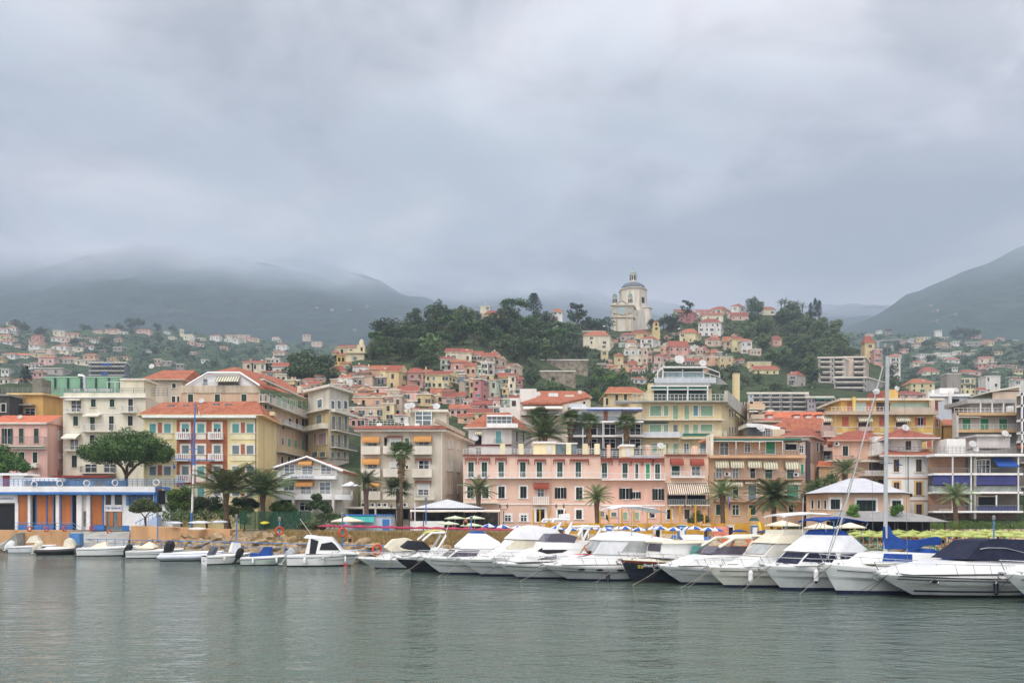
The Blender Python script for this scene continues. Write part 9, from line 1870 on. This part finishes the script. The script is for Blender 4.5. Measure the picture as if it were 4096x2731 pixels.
# sunbeds, people
BED=MB();BED.hexa([(-.3,0,.3),(.3,0,.3),(.3,1.3,.3),(-.3,1.3,.3)],[(-.3,0,.36),(.3,0,.36),(.3,1.3,.36),(-.3,1.3,.36)],RAILG);BED.hexa([(-.3,1.3,.3),(.3,1.3,.3),(.3,1.8,.75),(-.3,1.8,.75)],[(-.3,1.3,.36),(.3,1.3,.36),(.3,1.75,.8),(-.3,1.75,.8)],RAILG)
for x,y in((-.27,.1),(.27,.1),(-.27,1.4),(.27,1.4)):BED.box(x-.02,y-.02,0,x+.02,y+.02,.3,RAILG)
bedmesh={}
for nm,c in(('green','#3f8468'),('blue','#44699f'),('orange','#c05a34')):m_=mat('bed_'+nm,c,.8,.1,3);BED.mats=[m_ for _ in BED.mats];bedmesh[nm]=BED.mesh('sunbed')
r=random.Random(21)
for i in range(64):
 nm='green' if i<34 else('blue' if i<50 else 'orange');px=r.uniform(3400,4080)if nm=='green' else(r.uniform(2300,2850)if nm=='blue' else r.uniform(2880,3250));D=r.uniform(89,104);x=X_(px,D)
 o=bpy.data.objects.new('sunbed',bedmesh[nm]);COL.objects.link(o);o.location=(x,D,landz(x,D)+.02);o.rotation_euler=(0,0,r.uniform(-.6,.9));tag(o,nm+' sunbed on the sand '+{'green':'under the lime green parasols','blue':'under the blue and white parasols','orange':'left of the lime green parasols'}[nm],'sunbed',nm+' sunbeds on the beach')
SKIN=mat('skin','#b07a58',.6,.08,4);CL=[mat('cloth_'+n,c,.85,.1,4)for n,c in(('red','#a33a34'),('dark','#23252c'),('blue','#34568c'),('white','#d8d6d0'),('teal','#3a7a70'))]
HAIR=mat('hair_dark','#2c211a',.8,.1,4)
def body(pose,loc,rz,label,cloth,group=None,parent=None):
 """one continuous skinned figure; head, limbs and trunk grow from a skeleton"""
 J=dict(stand=[(0,0,.95),(0,0,1.15),(0,-.01,1.38),(0,0,1.5),(0,-.02,1.62),(.1,0,.9),(.11,-.02,.5),(.12,.03,.08),(.12,-.12,.04),(-.1,0,.9),(-.11,.03,.5),(-.12,.05,.08),(-.12,-.1,.04),(.19,0,1.4),(.25,.03,1.12),(.24,-.08,.88),(-.19,0,1.4),(-.25,.03,1.12),(-.24,-.08,.88)],sit=[(0,0,.5),(0,.05,.7),(0,.08,.93),(0,.06,1.05),(0,.02,1.17),(.1,-.05,.48),(.12,-.45,.5),(.12,-.5,.08),(.12,-.64,.05),(-.1,-.05,.48),(-.12,-.45,.5),(-.12,-.48,.08),(-.12,-.6,.05),(.19,.06,.95),(.24,-.02,.7),(.16,-.25,.6),(-.19,.06,.95),(-.24,-.02,.7),(-.16,-.25,.6)],lie=[(0,0,.14),(0,.2,.14),(0,.44,.16),(0,.56,.18),(0,.68,.2),(.1,-.05,.14),(.11,-.38,.48),(.12,-.6,.1),(.12,-.72,.12),(-.1,-.05,.14),(-.12,-.3,.56),(-.13,.05,.72),(-.14,.0,.86),(.19,.46,.14),(.32,.3,.1),(.3,.05,.1),(-.19,.46,.14),(-.32,.62,.12),(-.14,.82,.12)])[pose]
 E_=[(0,1),(1,2),(2,3),(3,4),(0,5),(5,6),(6,7),(7,8),(0,9),(9,10),(10,11),(11,12),(2,13),(13,14),(14,15),(2,16),(16,17),(17,18)]
 RD=[.12,.115,.13,.055,.095,.085,.065,.042,.035,.085,.065,.042,.035,.055,.042,.034,.055,.042,.034]
 key=pose+cloth.name
 if key not in BODY:
  me=bpy.data.meshes.new('person');me.from_pydata([Vector(j)for j in J],E_,[]);o=bpy.data.objects.new('tmp',me);COL.objects.link(o);md=o.modifiers.new('s','SKIN');sv=me.skin_vertices[0].data
  for v,q_ in zip(sv,RD):v.radius=(q_,q_)
  sv[0].use_root=True;o.modifiers.new('u','SUBSURF').levels=1;dg=bpy.context.evaluated_depsgraph_get();m2=bpy.data.meshes.new_from_object(o.evaluated_get(dg));bpy.data.objects.remove(o);m2 .materials.clear();m2 .materials.append(SKIN);m2 .materials.append(cloth);m2 .materials.append(HAIR);h=Vector(J[4]);pel=Vector(J[0])
  for p in m2 .polygons:
   c=p.center
   if(c-h).length<.16 and(c-h).dot(Vector((0,.6,.5))if pose!='lie' else Vector((0,.7,-.2)))>.02:p.material_index=2
   elif(c-pel).length<.2:p.material_index=1
   p.use_smooth=True
  BODY[key]=m2
 o=bpy.data.objects.new('person',BODY[key]);COL.objects.link(o);o.location=loc;o.rotation_euler=(0,0,rz);return tag(o,label,'person',group)
BODY={}
for px,yf,D,ps,lb in((1862,2140,96,'stand','person in dark swim trunks standing before the magenta parasols'),(1400,2150,84,'stand','person with a white hat on the dry grass bank')):x=X_(px,D);body(ps,(x,D,landz(x,D)),.3,lb,CL[1])
for i in range(76):
 right=i<50;px=r.uniform(3330,4070)if right else r.uniform(2230,3200);D=r.uniform(88,103);x=X_(px,D);ps=r.choice(('stand','sit','lie','stand','sit'));cl=r.choice(CL)
 body(ps,(x,D,landz(x,D)),r.uniform(0,6.28),{'stand':'person standing','sit':'person sitting','lie':'person lying'}[ps]+(' in %s swimwear'%cl.name[6:])+(' on the beach with lime green parasols' if right else ' on the beach with blue and white parasols'),cl,'bathers on the '+('right' if right else 'middle')+' beach')
u,z=SB.q(2352,2206);c,n=cos(SB.rz),sin(SB.rz)
tw=MB();tw.box(-.35,-.95,0,.35,1.0,.03,mat('red_towel','#c24436',.85,.1,3));o=tw.build('towel');o.location=(SB.o.x+c*u,SB.o.y+n*u-.5,z-.16);o.rotation_euler=(0,0,-pi/2+.25);tag(o,'red towel under the sunbather on the foredeck','towel')
body('lie',(SB.o.x+c*u,SB.o.y+n*u-.5,z-.14),-pi/2+.25,'sunbather lying with raised knees on the white foredeck',CL[1])
YP=mat('yellow_paint','#c99a34',.75,.1,2);t=thing('beach_fence','yellow timber fence of tall posts before the pink terrace','fence',(X_(2500,106),106,2.5));mb=MB();mb.box(X_(2180,106),106,2.4,X_(3080,106),106.1,Z_(2092,106),YP);mb.build('rail',t)
for px in(2134,2160,2196,2262,2400,2435,2488,2535,2590,2645,2685,2720,2782,2818,2855,2905,3000):y0=2030+(px*7%23)-(30 if px in(2720,2782)else 0);mb=MB();mb.tube([P(px,2105,105.8),P(px+(8 if px==2705 else 0),y0,105.8)],.11,YP,6);mb.build('post',t)
for i,px in enumerate(range(2230,3200,97)):D=104;mb=MB();a=X_(px,D);mb.box(a,D,1.8,a+.9,D+1,Z_(2100,D),(YP,WHITE,RAILB)[i%3]);mb.box(a+.15,D-.03,1.9,a+.75,D,Z_(2108,D),(SHB,DARK,WHITE)[i%3]);mb.box(a-.1,D-.1,Z_(2100,D),a+1,D+1.1,Z_(2097,D),TRIM);tag(mb.build('changing_cabin'),('yellow','white','blue')[i%3]+' changing cabin behind the blue and white parasols','cabin',('yellow','white','blue')[i%3]+' changing cabins')
t=thing('play_frame','yellow timber climbing frame with a green roof and slide','playground frame',(X_(3015,100),100,2));D=100;mb=MB();[mb.tube([P(px,2135,D),P(px,2082,D)],.08,YP,5)for px in(3000,3035,3045)];mb.tube([P(3035,2090,D),P(3048,2140,D-1)],.2,mat('slide_yellow','#d8b83c',.5,.05,1),6);mb.build('frame',t);mb=MB();mb.hexa([P(2994,2082,D),P(3038,2082,D),P(3038,2082,D+2),P(2994,2082,D+2)],[P(3004,2068,D+.6),P(3028,2068,D+.6),P(3028,2068,D+1.4),P(3004,2068,D+1.4)],SHG);mb.build('roof',t)
mb=MB();D=103;mb.box(X_(2850,D),D,2,X_(2915,D),D+.2,Z_(2104,D),mat('red_mural','#c9573f',.8,.35,1.2,col2='#d9a090'));tag(mb.build('painted_panel'),'red and cream painted panel right of the blue white parasols','panel')
# street lamps
for px,D,lb in((2015,113,'black double lantern lamp before the left of the long pink house'),(2240,108,'black double lantern lamp right of the arched door'),(1580,108,'double lantern lamp left of the tall fan palm trunk'),(2755,110,'dark double lantern lamp before the pink corner house')):
 t=thing('street_lamp',lb,'street lamp',P(px,2090,D));mb=MB();mb.tube([P(px,2095,D),P(px,2042,D)],.06,BLK,6);mb.build('pole',t);mb=MB();mb.tube([P(px-14,2030,D),P(px-12,2038,D),P(px,2036,D),P(px+12,2038,D),P(px+14,2030,D)],.03,BLK,4);mb.build('arm',t)
 for s_ in(-15,15):mb=MB();mb.lathe([(.06,-.05),(.17,.3),(.19,.32),(.05,.5),(.01,.62)],P(px+s_,2030,D),mat('lamp_glass','#6a665a',.3,.1,5,.5),6);mb.build('lantern',t)
for i,(px,py,D)in enumerate(((2432,1305,470),(2286,1330,450),(2126,1282,440),(2732,1315,480))):
 t=thing('street_lamp',('curved arm street lamp left below the church','curved arm street lamp above the big pine grove','street lamp in the middle of the wooded hill','street lamp above the yellow hip roofed villa')[i],'street lamp',P(px,py+40,D));mb=MB();mb.tube([P(px,py+42,D),P(px,py+5,D),P(px-3,py,D),P(px-14,py-1,D)],.16,RAILG,5);mb.build('pole',t);mb=MB();mb.tube([P(px-20,py,D),P(px-12,py-1,D)],.3,WHITE,5);mb.build('lamp_head',t)
